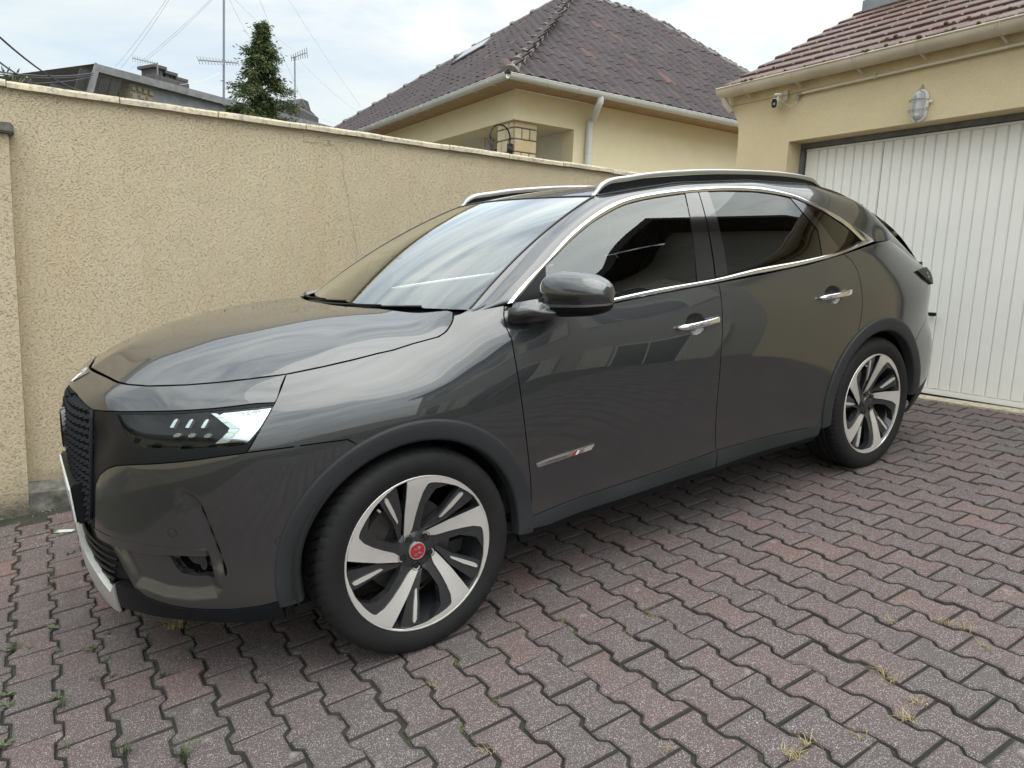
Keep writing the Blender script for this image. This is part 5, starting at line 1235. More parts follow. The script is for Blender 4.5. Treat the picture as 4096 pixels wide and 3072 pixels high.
# number plate on its holder
p0 = cY(299, 1962, -.265); ph = MB(); ph.box(-.940, -.86, -.262, .262, .515, .652); hol = ph.obj('plate_holder', MBLK, car, bevel=.006)
ph = MB(); ph.box(-.946, -.9405, -.26, .26, .528, .640); np_ = ph.obj('number_plate', simple('plate_white', (.72, .72, .70), .3), hol)
ph = MB(); ph.box(-.9468, -.9462, -.26, -.215, .529, .639); ph.obj('plate_band', simple('plate_blue', (.02, .06, .28), .3), np_)
ph.V.clear(); ph.F.clear()
# lower grille, silver skid plate, black lip
LG1 = loopres([np.array([[0, .475], [.15, .474]]), T1[:1], T1[1:2], LGE, PS(cp('B', (440,1388))), np.array([[.25, .285], [0, .305]])], .012)
joined('lower_grille', pdata(LG1, back(.035), .02, .0, .02, amin=0.0), INNER, car)
for k in range(6):
    z = .465-k*.028; aa = np.linspace(-.50+.02*k, .50-.02*k, 60); P = S(np.c_[np.abs(aa), np.full(60, z)]); nn = Na(np.abs(aa)); P[:, :2] -= nn*.012; P[:, 1] *= np.where(aa < 0, -1, 1)
    rib = MB(); rib.tube([tuple(p) for p in P], .0055, 6); rib.obj('grille_rib', MBLK, car, smooth=True)
skb = PS(cp('B', (440,1390)))[0]
SKI = np.array([[0, .415], [.10, .412], [.22, .395], [.33, .350], [.40, .305], [skb[0], skb[1]], [skb[0]-.05, .225], [.28, .205], [.12, .195], [0, .19]])
joined('skid_plate', pdata(loopres([SKI], .012), S, .016, .0, .02, off=.010, amin=0.0), SKID, car)
LIPB = PS(cp('B', (450,1532),(600,1580),(800,1614),(1000,1634),(1200,1640),(1515,1612)))
LIP = loopres([BB, np.array([[ARB[-1, 0], .300]]), np.array([[a_x(-.455), .245]]), LIPB[::-1], np.array([[skb[0]-.05, .222], skb])], .012)
pair('front_lip', pdata(LIP, S, .014, .001, .03, off=.004), MBLK, car)
# parking sensors and a badge on the nose
def disc_on(px, r_, off, m, parent, name, ring=True):
    c = pixS(*px); t = np.linspace(0, 2*math.pi, 20, endpoint=False); P = np.c_[c[0]+r_*np.cos(t), c[1]+r_*np.sin(t)]
    for s_, b in enumerate(parent):
        pobj(name, pdata(P, SB, .01, 0, .004, off=off), m, b, bool(s_))
disc_on(cp('B', (808,1046))[0], .0125, .0012, PAINT, BMP, 'parking_sensor'); disc_on(cp('B', (1521,1099))[0], .0125, .0012, PAINT, BMP, 'parking_sensor')
disc_on(cp('B', (808,1046))[0], .0155, .0006, GBLK, BMP, 'sensor_ring'); disc_on(cp('B', (1521,1099))[0], .0155, .0006, GBLK, BMP, 'sensor_ring')
bd = [(0, .0)]; nb_ = np.array([[.006, .958], [.030, .985], [.062, .992], [.050, .978], [.022, .962]])
joined('nose_badge', pdata(nb_, S, .01, 0, .003, off=.004, amin=0.0), CHR, car)
# dark inner shell behind every joint
aa = np.linspace(0, AMAX, 260); zz = np.linspace(.24, 1.02, 30); Vs = []; Fs = []
for s_ in (1, -1):
    X = np.array([(a, z) for a in aa for z in zz]); P = back(.045)(X); P[:, 1] *= s_; b0 = len(Vs); Vs += list(P)
    xs = P[:, 0].reshape(260, 30); zs = P[:, 2].reshape(260, 30)
    C = np.array([(xs[i:i+2, j:j+2].mean(), zs[i:i+2, j:j+2].mean(), aa[i], abs(P[i*30+j, 1])) for i in range(259) for j in range(29)])
    ok = ~((np.minimum(np.hypot(C[:, 0], C[:, 1]-.35), np.hypot(C[:, 0]-RX, C[:, 1]-.35)) < .445) & (C[:, 3] > .6)) & ~((C[:, 0] < -.25) & (C[:, 1] > .95))
    ok &= ~inpoly(C[:, [2, 1]], inset(lampi, -.012)) & ~inpoly(C[:, [2, 1]], inset(FOG if area2(FOG) > 0 else FOG[::-1], -.01))
    for q in np.where(ok)[0]:
        i, j = q//29, q % 29; q0 = b0+i*30+j; Fs.append((q0, q0+1, q0+31, q0+30))
link('inner_shell', mesh('inner_shell', Vs, Fs, INNER), car)
fl_ = MB(); fl_.box(-.40, 3.1, -.78, .78, .21, .24); fl_.obj('underbody', INNER, car)
for cx_ in (0, RX):
    for s_ in (-1, 1):
        w_ = MB(); V = []; F = []
        for k in range(41):
            t = R(-4+189*k/40); 
            for y in (.925, .60): V.append((cx_+.425*math.cos(t), s_*y, .35+.425*math.sin(t)))
        for k in range(40): F.append((2*k, 2*k+1, 2*k+3, 2*k+2))
        V += [(cx_+.425*math.cos(R(-4+189*k/40)), s_*.60, .35+.425*math.sin(R(-4+189*k/40))) for k in range(41)]; F.append(tuple(range(82, 123)))
        w_.add(V, F); w_.obj('arch_liner', INNER, car)
# ------------------------------------------------------------------ bonnet: height over the plan
def hs(u):      # scuttle / windscreen foot line
    u = np.asarray(u, float); return np.stack([.350-.20*(1-np.abs(u)**2.2), .768*u, 1.128+.010*(1-u**2)], -1)
H3 = np.vstack([S(HOOD0), S(HOOD1[1:])])
edge = resample(H3, .035)
hp_, hf_ = [], []
for p in edge:
    for s_ in (-1, 1): hp_.append((p[0], s_*p[1])); hf_.append(p[2])
for y, L in ((0, [(-.72, 1.040), (-.60, 1.078), (-.44, 1.110), (-.28, 1.127), (-.13, 1.134), (.02, 1.137), (.1, 1.135)]), (.3, [(-.66, 1.043), (-.56, 1.074), (-.44, 1.102), (-.28, 1.122), (-.13, 1.132), (.05, 1.136), (.15, 1.135)]),
             (.5, [(-.56, 1.038), (-.42, 1.080), (-.28, 1.106), (-.13, 1.121), (.05, 1.131), (.20, 1.135)]), (.64, [(-.44, 1.032), (-.28, 1.068), (-.13, 1.090), (.05, 1.109), (.22, 1.126)]), (.74, [(-.13, 1.056), (.06, 1.080), (.2, 1.106)])):
    for x, z in L:
        for s_ in ((-1, 1) if y else (1,)): hp_.append((x, s_*y)); hf_.append(z)
HT = TPS(hp_, hf_, (1, 1), 1e-5)
def HS(X): X = np.atleast_2d(X); return np.c_[X, HT(X)]
uu = np.linspace(-1, 1, 60); rear = hs(uu)[:, :2]-np.c_[np.full(60, .050)+.02*(1-uu**2), np.zeros(60)]
E2 = H3[:, :2]; E2 = E2[E2[:, 0] < .262]
rear[:, 0] = np.minimum(rear[:, 0], .275); rear[:, 1] *= .805/.768*np.where(np.abs(uu) > .0, 1, 1)
rear[:, 1] = np.clip(rear[:, 1], -E2[-1, 1]*-1 if False else -abs(E2[-1, 1]), abs(E2[-1, 1]))
hoodl = loopres([E2, rear[rear[:, 1] > -abs(E2[-1, 1])+.004][:-1], (E2*[1, -1])[::-1]], .014)
hd = pobj('bonnet', pdata(hoodl, HS, .020, .0025, .014, outward=np.array([0, 0, 1.])), PAINT, car)
# scuttle panel, wipers
sc_ = MB(); V = []; F = []
for k, u in enumerate(np.linspace(-1.04, 1.04, 40)):
    p = hs(max(-1, min(1, u))); y = .768*u; V += [(p[0]-.11, y, p[2]-.052), (p[0]-.02, y, p[2]-.036), (p[0]+.03, y, p[2]+.004)]
for k in range(39):
    for j in range(2): F.append((3*k+j, 3*k+j+1, 3*k+4+j, 3*k+3+j))
sc_.add(V, F); sc_.obj('scuttle', MBLK, car, smooth=True)
# ------------------------------------------------------------------ windscreen
def hd_(u): u = np.asarray(u, float); return np.stack([1.100-.10*(1-u**2), .586*u, 1.508+.016*(1-u**2)], -1)
def WS(X):
    X = np.atleast_2d(X); u, v = X[:, 0], X[:, 1]; b, t = hs(u), hd_(u); P = b*(1-v)[:, None]+t*v[:, None]; k = 4*v*(1-v)*(.030)
    P[:, 0] -= k*.45; P[:, 2] += k*.9; return P
def uvgrid(f, nu, nv, u0=-1, u1=1, v0=0, v1=1):
    U, Vv = np.meshgrid(np.linspace(u0, u1, nu), np.linspace(v0, v1, nv)); X = np.c_[U.ravel(), Vv.ravel()]; P = f(X); F = [(j*nu+i, j*nu+i+1, (j+1)*nu+i+1, (j+1)*nu+i) for j in range(nv-1) for i in range(nu-1)]; return P, F, X
def wind(P, F, n):
    f = F[len(F)//2]; return F if np.cross(P[f[1]]-P[f[0]], P[f[2]]-P[f[0]]) @ n[f[0]] > 0 else [g[::-1] for g in F]
P, F, X = uvgrid(WS, 60, 40); n_ = surfn(WS, X); n_ *= np.sign(n_[:, 2].mean()); pobj('windscreen', (P, wind(P, F, n_), n_), WGL, car)
# black ceramic band round the glass, just behind it
def band(f, u0, u1, v0, v1, off, name, m):
    P, F, X = uvgrid(f, 30, 12, u0, u1, v0, v1); n = surfn(f, X); n *= np.sign(n[:, 2].mean()); pobj(name, (P-n*off, wind(P, F, n), n), m, car)
band(WS, -1, 1, 0, .085, .004, 'screen_band', GBLK); band(WS, -1, 1, .955, 1, .004, 'screen_band', GBLK)
for s_ in (-1, 1): band(WS, *sorted((s_*.955, s_)), .086, .954, .004, 'screen_band', GBLK)
band(WS, -.16, .16, .80, .954, .0045, 'sensor_panel', GBLK)
def wiper(u0, v0, u1, v1):
    pv = WS([[u0, v0]])[0]+[-.03, 0, .0]; tip = WS([[u1, v1]])[0]; tip2 = WS([[u1*1.0, v1]])[0]
    e_ = MB(); md = WS([[(u0+u1)/2, (v0+v1)/2]])[0]; e_.tube([tuple(pv), tuple(pv+[.02, 0, .012]), tuple(md+[-.008, 0, .012]), tuple(tip+[-.006, 0, .010])], [.008, .009, .005, .004], 8); a_ = e_.obj('wiper_arm', MBLK, car, smooth=True)
    ua, va, ub, vb = u1-(u1-u0)*.62, v1-(v1-v0)*.62, u1+(u1-u0)*.40, v1+(v1-v0)*.40
    Q = WS(np.c_[np.linspace(ua, ub, 14), np.linspace(va, vb, 14)]); e_ = MB(); e_.tube([tuple(q+[-.002, 0, .005]) for q in Q], .0045, 6); e_.obj('blade', BLACKP, a_, smooth=True)
wiper(.80, -.05, .14, -.012); wiper(.12, -.05, -.50, -.012)
# ------------------------------------------------------------------ roof
rpts, rf_ = [], []
for y, L in ((0, [(1.0, 1.527), (1.2, 1.554), (1.5, 1.576), (1.9, 1.584), (2.3, 1.573), (2.7, 1.543), (3.0, 1.502), (3.25, 1.456)]), (.3, [(1.03, 1.524), (1.2, 1.549), (1.5, 1.571), (1.9, 1.579), (2.3, 1.568), (2.7, 1.538), (3.0, 1.492), (3.2, 1.448)]),
             (.5, [(1.08, 1.516), (1.2, 1.536), (1.5, 1.560), (1.9, 1.569), (2.3, 1.558), (2.7, 1.528), (3.0, 1.470), (3.12, 1.434)]), (.575, [(1.10, 1.508), (1.2, 1.526), (1.5, 1.551), (1.9, 1.559), (2.3, 1.548), (2.7, 1.514), (2.95, 1.456), (3.07, 1.412)])):
    for x, z in L:
        for s_ in ((-1, 1) if y else (1,)): rpts.append((x, s_*y)); rf_.append(z)
RT = TPS(rpts, rf_, (1, 1), 1e-5)
def RS(X): X = np.atleast_2d(X); return np.c_[X, RT(X)]
us = np.linspace(-1, 1, 40); fe = hd_(us)[:, :2]+[.012, 0]; sideN = np.array([(1.12, -.578), (1.6, -.578), (2.1, -.580), (2.6, -.585), (2.95, -.598), (3.06, -.602)])
re_ = np.array([(3.06, -.602), (3.16, -.45), (3.23, -.25), (3.25, 0), (3.23, .25), (3.16, .45), (3.06, .602)])
roofl = loopres([fe[::-1], sideN, spline(re_, 40), (sideN*[1, -1])[::-1]], .02)
rfo = pobj('roof', pdata(roofl, RS, .03, .001, .02, outward=np.array([0, 0, 1.])), PAINT, car)
# ------------------------------------------------------------------ chrome, pillars, side glass
Z1 = lambda *p: [(2350+.4728*u, 680+.4728*v) for u, v in p]
Z2 = lambda *p: [(3000+.4728*u, 700+.4728*v) for u, v in p]
Z3 = lambda *p: [(1950+.4728*u, 950+.4728*v) for u, v in p]
CO = PG(Z3((137,562),(200,482),(330,337),(460,207),(640,2))+Z1((0,400),(100,335),(200,284),(330,240),(500,205),(700,178),(890,163),(1100,151))+Z2((0,112),(150,130),(350,182),(450,222),(580,290),(700,352),(850,445),(1000,546),(1026,570)))
CI_ = PG(Z3((205,550),(270,470),(460,242),(590,112),(700,4))+Z1((0,455),(100,392),(200,337),(300,295),(450,258),(600,232),(790,207),(890,198),(1100,186))+Z2((0,150),(150,168),(300,197),(420,240),(580,312),(700,387),(800,457),(880,530),(915,562)))
CIs, COs = spline(CI_, 120), spline(CO, 120)
BU = PG([(2060,1262),(2200,1237),(2320,1218)]+cp('E', (60,858),(400,788),(725,731))+Z2((0,800),(300,745),(500,705),(650,670),(740,648),(850,606),(918,563)))
BD = PG([(2045,1284),(2200,1256),(2320,1236)]+cp('E', (45,890),(400,818),(725,757))+Z2((0,843),(300,785),(560,725),(760,670),(900,615),(1028,570)))
BUs, BDs = spline(BU, 100), spline(BD, 100)
def bright_strip(lo, hi, n=160, rows=7, h=.0065):
    A, B = resample(lo, n=n), resample(hi, n=n); V = []; 
    for i in range(rows):
        s = i/(rows-1); X = A*(1-s)+B*s; P = G(X); nn = surfn(G, X); nn *= np.sign(-np.median(nn[:, 1])); V.append(P+nn*(.0015+h*math.sqrt(max(0, 1-(2*s-1)**2)))[:, None] if False else P+nn*(.0015+h*math.sqrt(max(0, 1-(2*s-1)**2))))
    V = np.array(V).reshape(-1, 3); F = [(i*n+j, i*n+j+1, (i+1)*n+j+1, (i+1)*n+j) for i in range(rows-1) for j in range(n-1)]
    for s_ in (1, -1):
        b_ = MB(); b_.add([tuple(v*np.array([1, s_, 1])) for v in V], F); b_.obj('window_chrome', CHR, car, smooth=True)
bright_strip(CIs, COs); bright_strip(BDs, BUs)
def gp(name, pts, m, off=0.0, fl=.01, res=.025, gap=.001):
    return pair(name, pdata(resample(PG(pts), .012, closed=True), G, res, gap, fl, off=off), m, car)
gp('front_door_glass', Z3((470,322),(462,246),(592,116),(702,8))+Z1((0,459),(100,396),(200,341),(300,299),(450,262),(600,236),(788,212),(822,350),(862,560),(885,800),(893,940))+cp('E', (400,792),(60,864))+[(2320,1222),(2215,1242),(2185,1200)], FGL, -.004, 0)
gp('rear_door_glass', Z1((985,192),(1100,190))+Z2((0,154),(150,172),(302,200),(400,310),(540,470),(580,688),(500,708),(300,750),(0,804))+cp("E", (780,710),(745,550),(700,370)), PGL, -.004, 0)
gp('quarter_glass', Z2((432,252),(560,310),(690,386),(800,462),(905,556),(850,590),(737,642),(700,590),(600,460),(500,340)), PGL, -.003, 0)
gp('pillar_cover', Z1((790,208),(900,197),(960,400),(1010,650),(1047,908),(895,945),(885,800),(862,560),(822,350)), GBLK, -.001)
gp('pillar_cover', Z1((905,197),(985,190),(1070,440),(1120,650),(1155,886),(1055,908),(1018,650),(966,400)), GBLK, -.001)
gp('window_divider', Z2((302,198),(350,208),(390,228),(432,252),(500,340),(600,460),(737,645),(582,692),(542,470),(400,310)), GBLK, -.001)
gp('mirror_sail', Z3((205,552),(270,474),(462,244),(470,322))+[(2185,1200),(2215,1242),(2080,1262),(2056,1240)], MBLK, -.001)
# dark seal just behind the glass edge all round
for poly_ in (np.vstack([CIs, BUs[::-1]]),):
    ring_ = resample(poly_, .012, closed=True); ring_ = ring_ if area2(ring_) > 0 else ring_[::-1]
    Pq = np.vstack([inset(ring_, -.006), inset(ring_, .012)]); nq = len(ring_); V3 = G(Pq); V3[:, 1] += .007
    Fq_ = [(k, (k+1) % nq, nq+(k+1) % nq, nq+k) for k in range(nq)]
    for s_ in (1, -1):
        link('window_seal', mesh('window_seal', V3*[1, s_, 1], Fq_, BLACKP), car)
# window seal: dark strip under the chrome so that no gap shows daylight
# ------------------------------------------------------------------ side frame: A-pillar, cant rail and D-pillar lofted between glass line and roof edge
C1 = resample(np.vstack([COs, ]), n=120); C1p = G(C1)
foot1 = S(DF[:1])+[[0, .004, -.004]]; C1p = np.vstack([foot1, C1p])
we = WS(np.c_[-np.ones(40), np.linspace(0, 1, 40)]); redge = RS(sideN); redge = resample(redge, n=80)
rear_e = np.array([redge[-1], [3.16, -.625, 1.335], [3.27, -.645, 1.245], [3.36, -.675, 1.165], [3.42, -.70, 1.10], aC and [3.455, -.745, 1.052]])
qtop3 = S(QTOP)
foot2 = S(HOOD1[-1:])+[[.012, .004, -.006]]; we = np.vstack([foot2, we]); C2 = np.vstack([we, redge[1:], rear_e[1:]])
# arc fraction matching: foot-to-foot, header corner to the highest chrome point region, tail to tail
L1 = np.vstack([C1p, qtop3[1:]])
def cum(P): return np.r_[0, np.cumsum(np.linalg.norm(np.diff(P, axis=0), axis=1))]
s1, s2 = cum(L1), cum(C2); 
key1 = [0, s1[np.argmin(np.abs(C1p[:, 0]-1.14))], s1[np.argmin(np.abs(C1p[:, 0]-1.9))], s1[np.argmin(np.abs(C1p[:, 0]-2.62))], s1[len(C1p)-1], s1[-1]]
j3 = np.argmin(np.abs(C2[:, 0]-1.9)); j4 = np.argmin(np.abs(C2[:, 0]-2.75)+(C2[:, 2] < 1.3)*9); j5 = np.argmin(np.abs(C2[:, 0]-3.16)+(C2[:, 2] > 1.42)*9)
key2 = [0, s2[len(we)-1], s2[j3], s2[j4], s2[j5], s2[-1]]
m = 200; tt_ = np.linspace(0, 1, m); kk = np.linspace(0, 1, 6); k1 = np.interp(tt_, [0, .25, .45, .65, .85, 1], key1); k2 = np.interp(tt_, [0, .25, .45, .65, .85, 1], key2)
A1 = np.stack([np.interp(k1, s1, L1[:, j]) for j in range(3)], 1); A2_ = np.stack([np.interp(k2, s2, C2[:, j]) for j in range(3)], 1)
def smooth(P, k=6):
    Q = P.copy()
    for _ in range(k): Q[1:-1] = .5*Q[1:-1]+.25*(Q[:-2]+Q[2:])
    return Q
A1, A2_ = smooth(A1, 3), smooth(A2_, 3)
dist = np.linalg.norm(A2_-A1, axis=1)[:, None]
T1_ = np.stack([np.zeros(m), np.full(m, .50), np.full(m, .866)], 1); T2_ = np.stack([np.zeros(m), np.full(m, .93), np.full(m, .30)], 1)
wA = np.clip((tt_-.0)/.25, 0, 1)[:, None]; wD = np.clip((tt_-.70)/.2, 0, 1)[:, None]
T2_ = T2_*wA+(1-wA)*np.array([-.45, .55, .70]); T2_ = T2_*(1-wD)+wD*np.array([.75, .60, -.25])
T1_ = T1_*(1-wD)+wD*np.array([.35, .45, .82]); T1_[:, 0] += (-.35*(1-wA))[:, 0]
chd = (A2_-A1)/dist; wF = (1-np.clip(tt_/.05, 0, 1))[:, None]
for T_ in (T1_, T2_): T_ /= np.linalg.norm(T_, axis=1)[:, None]
T1_ = T1_*(1-wF)+chd*wF; T2_ = T2_*(1-wF)+chd*wF
for T_ in (T1_, T2_): T_ /= np.linalg.norm(T_, axis=1)[:, None]
nv_ = 12; Vv = np.linspace(0, 1, nv_); PF = np.zeros((nv_, m, 3))
for i, v in enumerate(Vv):
    h00, h10, h01, h11 = 2*v**3-3*v**2+1, v**3-2*v**2+v, -2*v**3+3*v**2, v**3-v**2; PF[i] = h00*A1+h10*T1_*dist*1.0+h01*A2_+h11*T2_*dist*1.0
du = np.gradient(PF, axis=1); dv = np.gradient(PF, axis=0); nn = np.cross(du, dv); nn /= np.maximum(np.linalg.norm(nn, axis=2), 1e-9)[..., None]; sg = np.sign(np.median(nn[..., 1])); nn *= -sg
Fq = [(i*m+j, i*m+j+1, (i+1)*m+j+1, (i+1)*m+j) for i in range(nv_-1) for j in range(m-1)]
Vf = PF.reshape(-1, 3); Nf = nn.reshape(-1, 3)
fn = np.cross(Vf[Fq[50][1]]-Vf[Fq[50][0]], Vf[Fq[50][2]]-Vf[Fq[50][0]])
if fn @ Nf[Fq[50][0]] < 0: Fq = [f[::-1] for f in Fq]
pair('side_frame', (Vf, Fq, Nf), PAINT, car)
# thin black seal along the windscreen edge
for s_ in (1, -1):
    sb = MB(); sb.tube([(p[0]-.002, p[1]*s_, p[2]+.001) for p in we[1:]], .004, 6); sb.obj('screen_seal', BLACKP, car, smooth=True)
    sb = MB(); sb.tube([(p[0], p[1]*s_, p[2]+.001) for p in redge[:60]], .004, 6); sb.obj('roof_seam', BLACKP, car, smooth=True)
sb = MB(); sb.tube([tuple(p+[.004, 0, .001]) for p in hd_(np.linspace(-1, 1, 40))], .005, 6); sb.obj('header_seal', BLACKP, car, smooth=True)
# tailgate glass and spoiler
re3 = RS(spline(re_, 30)); low = np.array([[3.455, -.745, 1.052], [3.53, -.55, 1.055], [3.575, -.28, 1.06], [3.59, 0, 1.06], [3.575, .28, 1.06], [3.53, .55, 1.055], [3.455, .745, 1.052]]); low = spline(low, 30)
Vt = []; Ft = []
for i, v in enumerate(np.linspace(0, 1, 12)):
    for j in range(30): Vt.append(re3[j]*(1-v)+low[j]*v+np.array([.05, 0, .02])*math.sin(math.pi*v))
for i in range(11):
    for j in range(29): Ft.append((i*30+j, i*30+j+1, (i+1)*30+j+1, (i+1)*30+j))
tgm = MB(); tgm.add(Vt, Ft); tgm.obj('tailgate_glass', simple('rear_screen', (.008, .008, .009), .06, coat=1), car, smooth=True)
sp_ = MB(); sp_.tube([tuple(p+[.012, 0, -.008]) for p in re3], .013, 10); sp_.obj('spoiler_lip', GBLK, car, smooth=True)
# ------------------------------------------------------------------ roof rails
def rail(s_):
    tops = [cY(*p, -.555) for p in cp('D', (1808,292))+cp('E', (0,126),(120,98),(250,79),(400,66),(600,56),(800,56),(1000,63),(1150,76),(1280,101),(1352,134))]
    Q = spline(np.array(tops), 60); V = []; F = []
    for k, q in enumerate(Q):
        y = -.558; f_ = k/59; hgt = .022*min(1, f_/.06+.25, (1-f_)/.06+.25); z0 = q[2]
        zr = float(RS([[q[0], .558]])[0, 2])+.005; bl = max(0, 1-f_/.05, (f_-.95)/.05); z0 = z0*(1-bl)+max(zr, z0-.03)*bl
        w_ = .012
        for yy, zz in ((-w_, -hgt), (-w_-.001, -.008), (-w_*.55, -.0), (w_*.55, 0), (w_+.001, -.008), (w_, -hgt)): V.append((q[0], (y+yy)*(1 if s_ < 0 else -1), z0+zz))
    for k in range(59):
        for j in range(6): F.append((6*k+j, 6*k+(j+1) % 6, 6*k+6+(j+1) % 6, 6*k+6+j))
    F += [tuple(range(5, -1, -1)), tuple(59*6+j for j in range(6))]
    b_ = MB(); b_.add(V, F); r_ = b_.obj('roof_rail', SATC, car, sharpdeg=50)
    b_ = MB(); V = []; F = []
    for k, q in enumerate(Q[3:57]):
        zz = float(RS([[q[0], .558]])[0, 2]); 
        V += [(q[0], -.566*(1 if s_ < 0 else -1), q[2]-.024), (q[0], -.550*(1 if s_ < 0 else -1), q[2]-.024), (q[0], -.550*(1 if s_ < 0 else -1), zz-.01), (q[0], -.566*(1 if s_ < 0 else -1), zz-.01)]
    for k in range(53):
        for j in range(4): F.append((4*k+j, 4*k+(j+1) % 4, 4*k+4+(j+1) % 4, 4*k+4+j))
    b_.add(V, F); b_.obj('rail_foot', MBLK, r_)
rail(-1); rail(1)
# ------------------------------------------------------------------ door mirrors
def sellip(c, ax, mtx, n1=36, n2=20, e1=.75, e2=.8, zmin=-1, zmax=1, taper=0.0):
    V = []; F = []; sp = lambda v, e: math.copysign(abs(v)**e, v)
    lat = np.linspace(math.asin(zmin), math.asin(zmax), n2)
    for la in lat:
        for j in range(n1):
            lo = 2*math.pi*j/n1; x, y, z = sp(math.cos(la), e1)*sp(math.cos(lo), e2), sp(math.cos(la), e1)*sp(math.sin(lo), e2), sp(math.sin(la), e1)
            k = 1-taper*y; V.append(tuple(np.asarray(c)+mtx @ np.array([x*ax[0]*(.86+.14*z if z < 0 else 1-.12*z), y*ax[1], z*ax[2]*k])))
    for i in range(n2-1):
        for j in range(n1): F.append((i*n1+j, i*n1+(j+1) % n1, (i+1)*n1+(j+1) % n1, (i+1)*n1+j))
    return V, F
mcn = cY(2290, 1176, -1.035)
def mirror(s_):
    a = .18; rm = np.array([[math.cos(a), -math.sin(a), 0], [math.sin(a), math.cos(a), 0], [0, 0, 1]]); c = np.array([mcn[0], -1.035, mcn[2]])+(np.array([.13, .10, -.02]) if s_ > 0 else 0)
    fx = lambda V: [(v[0], v[1]*(1 if s_ < 0 else -1), v[2]) for v in V]
    ax = (.088, .148, .080)
    b_ = MB(); V, F = sellip(c, ax, rm, zmin=-.24, taper=-.14); b_.add(fx(V), F); mo = b_.obj('door_mirror', GBLK if False else PAINT, car, smooth=True)
    b_ = MB(); V, F = sellip(c, (ax[0]*1.012, ax[1]*1.010, ax[2]), rm, zmin=-.34, zmax=-.22, n2=5, taper=-.14); b_.add(fx(V), F); b_.obj('indicator', SATC, mo, smooth=True)
    b_ = MB(); V, F = sellip(c, (ax[0]*.985, ax[1]*.985, ax[2]*.92), rm, zmin=-.999, zmax=-.26, taper=-.14, e1=.5, e2=.7); b_.add(fx(V), F); b_.obj('lower_shell', MBLK, mo, smooth=True)
    # foot: a wedge from the door corner out under the shell
    FP = Z3((125,572),(250,548),(385,527),(430,588),(575,584),(612,655),(480,688),(330,724),(125,744)); V = []
    n_f = len(FP)
    for p in FP: k = (p[0]-2009)/232; V.append(cY(*p, -.893-.125*k))
    V = np.array(V); V2 = V+np.array([.10, .022, .006]); b_ = MB(); b_.add(fx(list(V)+list(V2)), [tuple(range(n_f)), tuple(range(2*n_f-1, n_f-1, -1))]+[(i, (i+1) % n_f, n_f+(i+1) % n_f, n_f+i) for i in range(n_f)])
    b_.obj('mirror_foot', PAINT, mo, bevel=.012).data.shade_smooth()
    b_ = MB(); V, F = sellip(c+rm @ np.array([.052, 0, .002]), (.010, .080, .048), rm); b_.add(fx(V), F); b_.obj('mirror_glass', CHR, mo, smooth=True)
mirror(-1); mirror(1)
# ------------------------------------------------------------------ door handles
def handle(pa, pb, CUP, rx, rz, keyhole, dl):
    c, cup = CUP
    A, B = pixS(*pa), pixS(*pb)
    for s_, d in enumerate(dl):
        def fcup(X):
            r = np.hypot((X[:, 0]-c[0])/rx, (X[:, 1]-c[1])/rz); return S(X, lambda Y: -.0006-.022*np.clip(1-r**2.5, 0, 1))
        pobj('handle_cup', pdata(cup, fcup, .006, .0005, .0), simple('handle_cup_dark', (.018, .019, .020), .35, coat=.5) if s_ == 0 else bpy.data.materials['handle_cup_dark'], d, bool(s_))
        V = []; F = []; n = 26; m_ = 12
        for k in range(n):
            s = k/(n-1); X = A+(B-A)*s; bow = math.sin(math.pi*min(1, max(0, s)))**.45; P = S(X[None])[0]; nn = Na(X[:1])[0]; q = P+np.array([nn[0], nn[1], 0])*(.007+.030*bow)
            hh = (.0115+.004*s)*(1-max(0, (.06-s)/.06)*.65)*(1-max(0, (s-.97)/.03)*.3); dp = .0075
            for j in range(m_):
                a_ = 2*math.pi*j/m_; ca, sa = math.copysign(abs(math.cos(a_))**.7, math.cos(a_)), math.copysign(abs(math.sin(a_))**.7, math.sin(a_))
                V.append((q[0]+nn[0]*ca*dp, (q[1]+nn[1]*ca*dp)*(1 if s_ == 0 else -1), q[2]+sa*hh))
        for k in range(n-1):
            for j in range(m_): F.append((k*m_+j, k*m_+(j+1) % m_, (k+1)*m_+(j+1) % m_, (k+1)*m_+j))
        F += [tuple(range(m_-1, -1, -1)), tuple((n-1)*m_+j for j in range(m_))]
        b_ = MB(); b_.add(V, F); h = b_.obj('door_handle', CHR, d, smooth=True); sharp(h.data, 60)
handle((2000+.7233*957, 1100+.7233*291), (2000+.7233*1184, 1100+.7233*240), CUP1, .062, .046, True, FD)
handle((2000+.7233*1742, 1100+.7233*126), (2000+.7233*1912, 1100+.7233*88), CUP2, .068, .046, False, RD)
# ------------------------------------------------------------------ trim-line badge on the front door
bx = lambda u, v: (2050+u*400/2212, 1700+v*400/2212)
BCH = PS([bx(*p) for p in ((475,825),(700,730),(1200,560),(1765,385),(1745,425),(1690,530),(1500,590),(900,790),(560,905),(520,910),(485,880))])
BIN = PS([bx(*p) for p in ((515,845),(900,710),(1300,580),(1250,672),(900,790),(555,895),(520,880))])
def bpoly(name, pts, m, off):
    for s_, d in enumerate(FD): pobj(name, pdata(np.asarray(pts), S, .03, 0, .003, off=off), m, d, bool(s_))
bpoly('door_badge', resample(BCH, .006, closed=True), CHR, .0045)
bpoly('badge_plate', resample(BIN, .006, closed=True), SATC, .0052)
bpoly('badge_stripe', PS([bx(*p) for p in ((1305,578),(1380,553),(1330,645),(1252,670))]), RED, .0053)
bpoly('badge_stripe', PS([bx(*p) for p in ((1390,548),(1425,538),(1378,628),(1335,642))]), WHITEP, .0053)
bpoly('badge_stripe', PS([bx(*p) for p in ((1440,533),(1550,495),(1500,585),(1392,622))]), SATC, .0053)
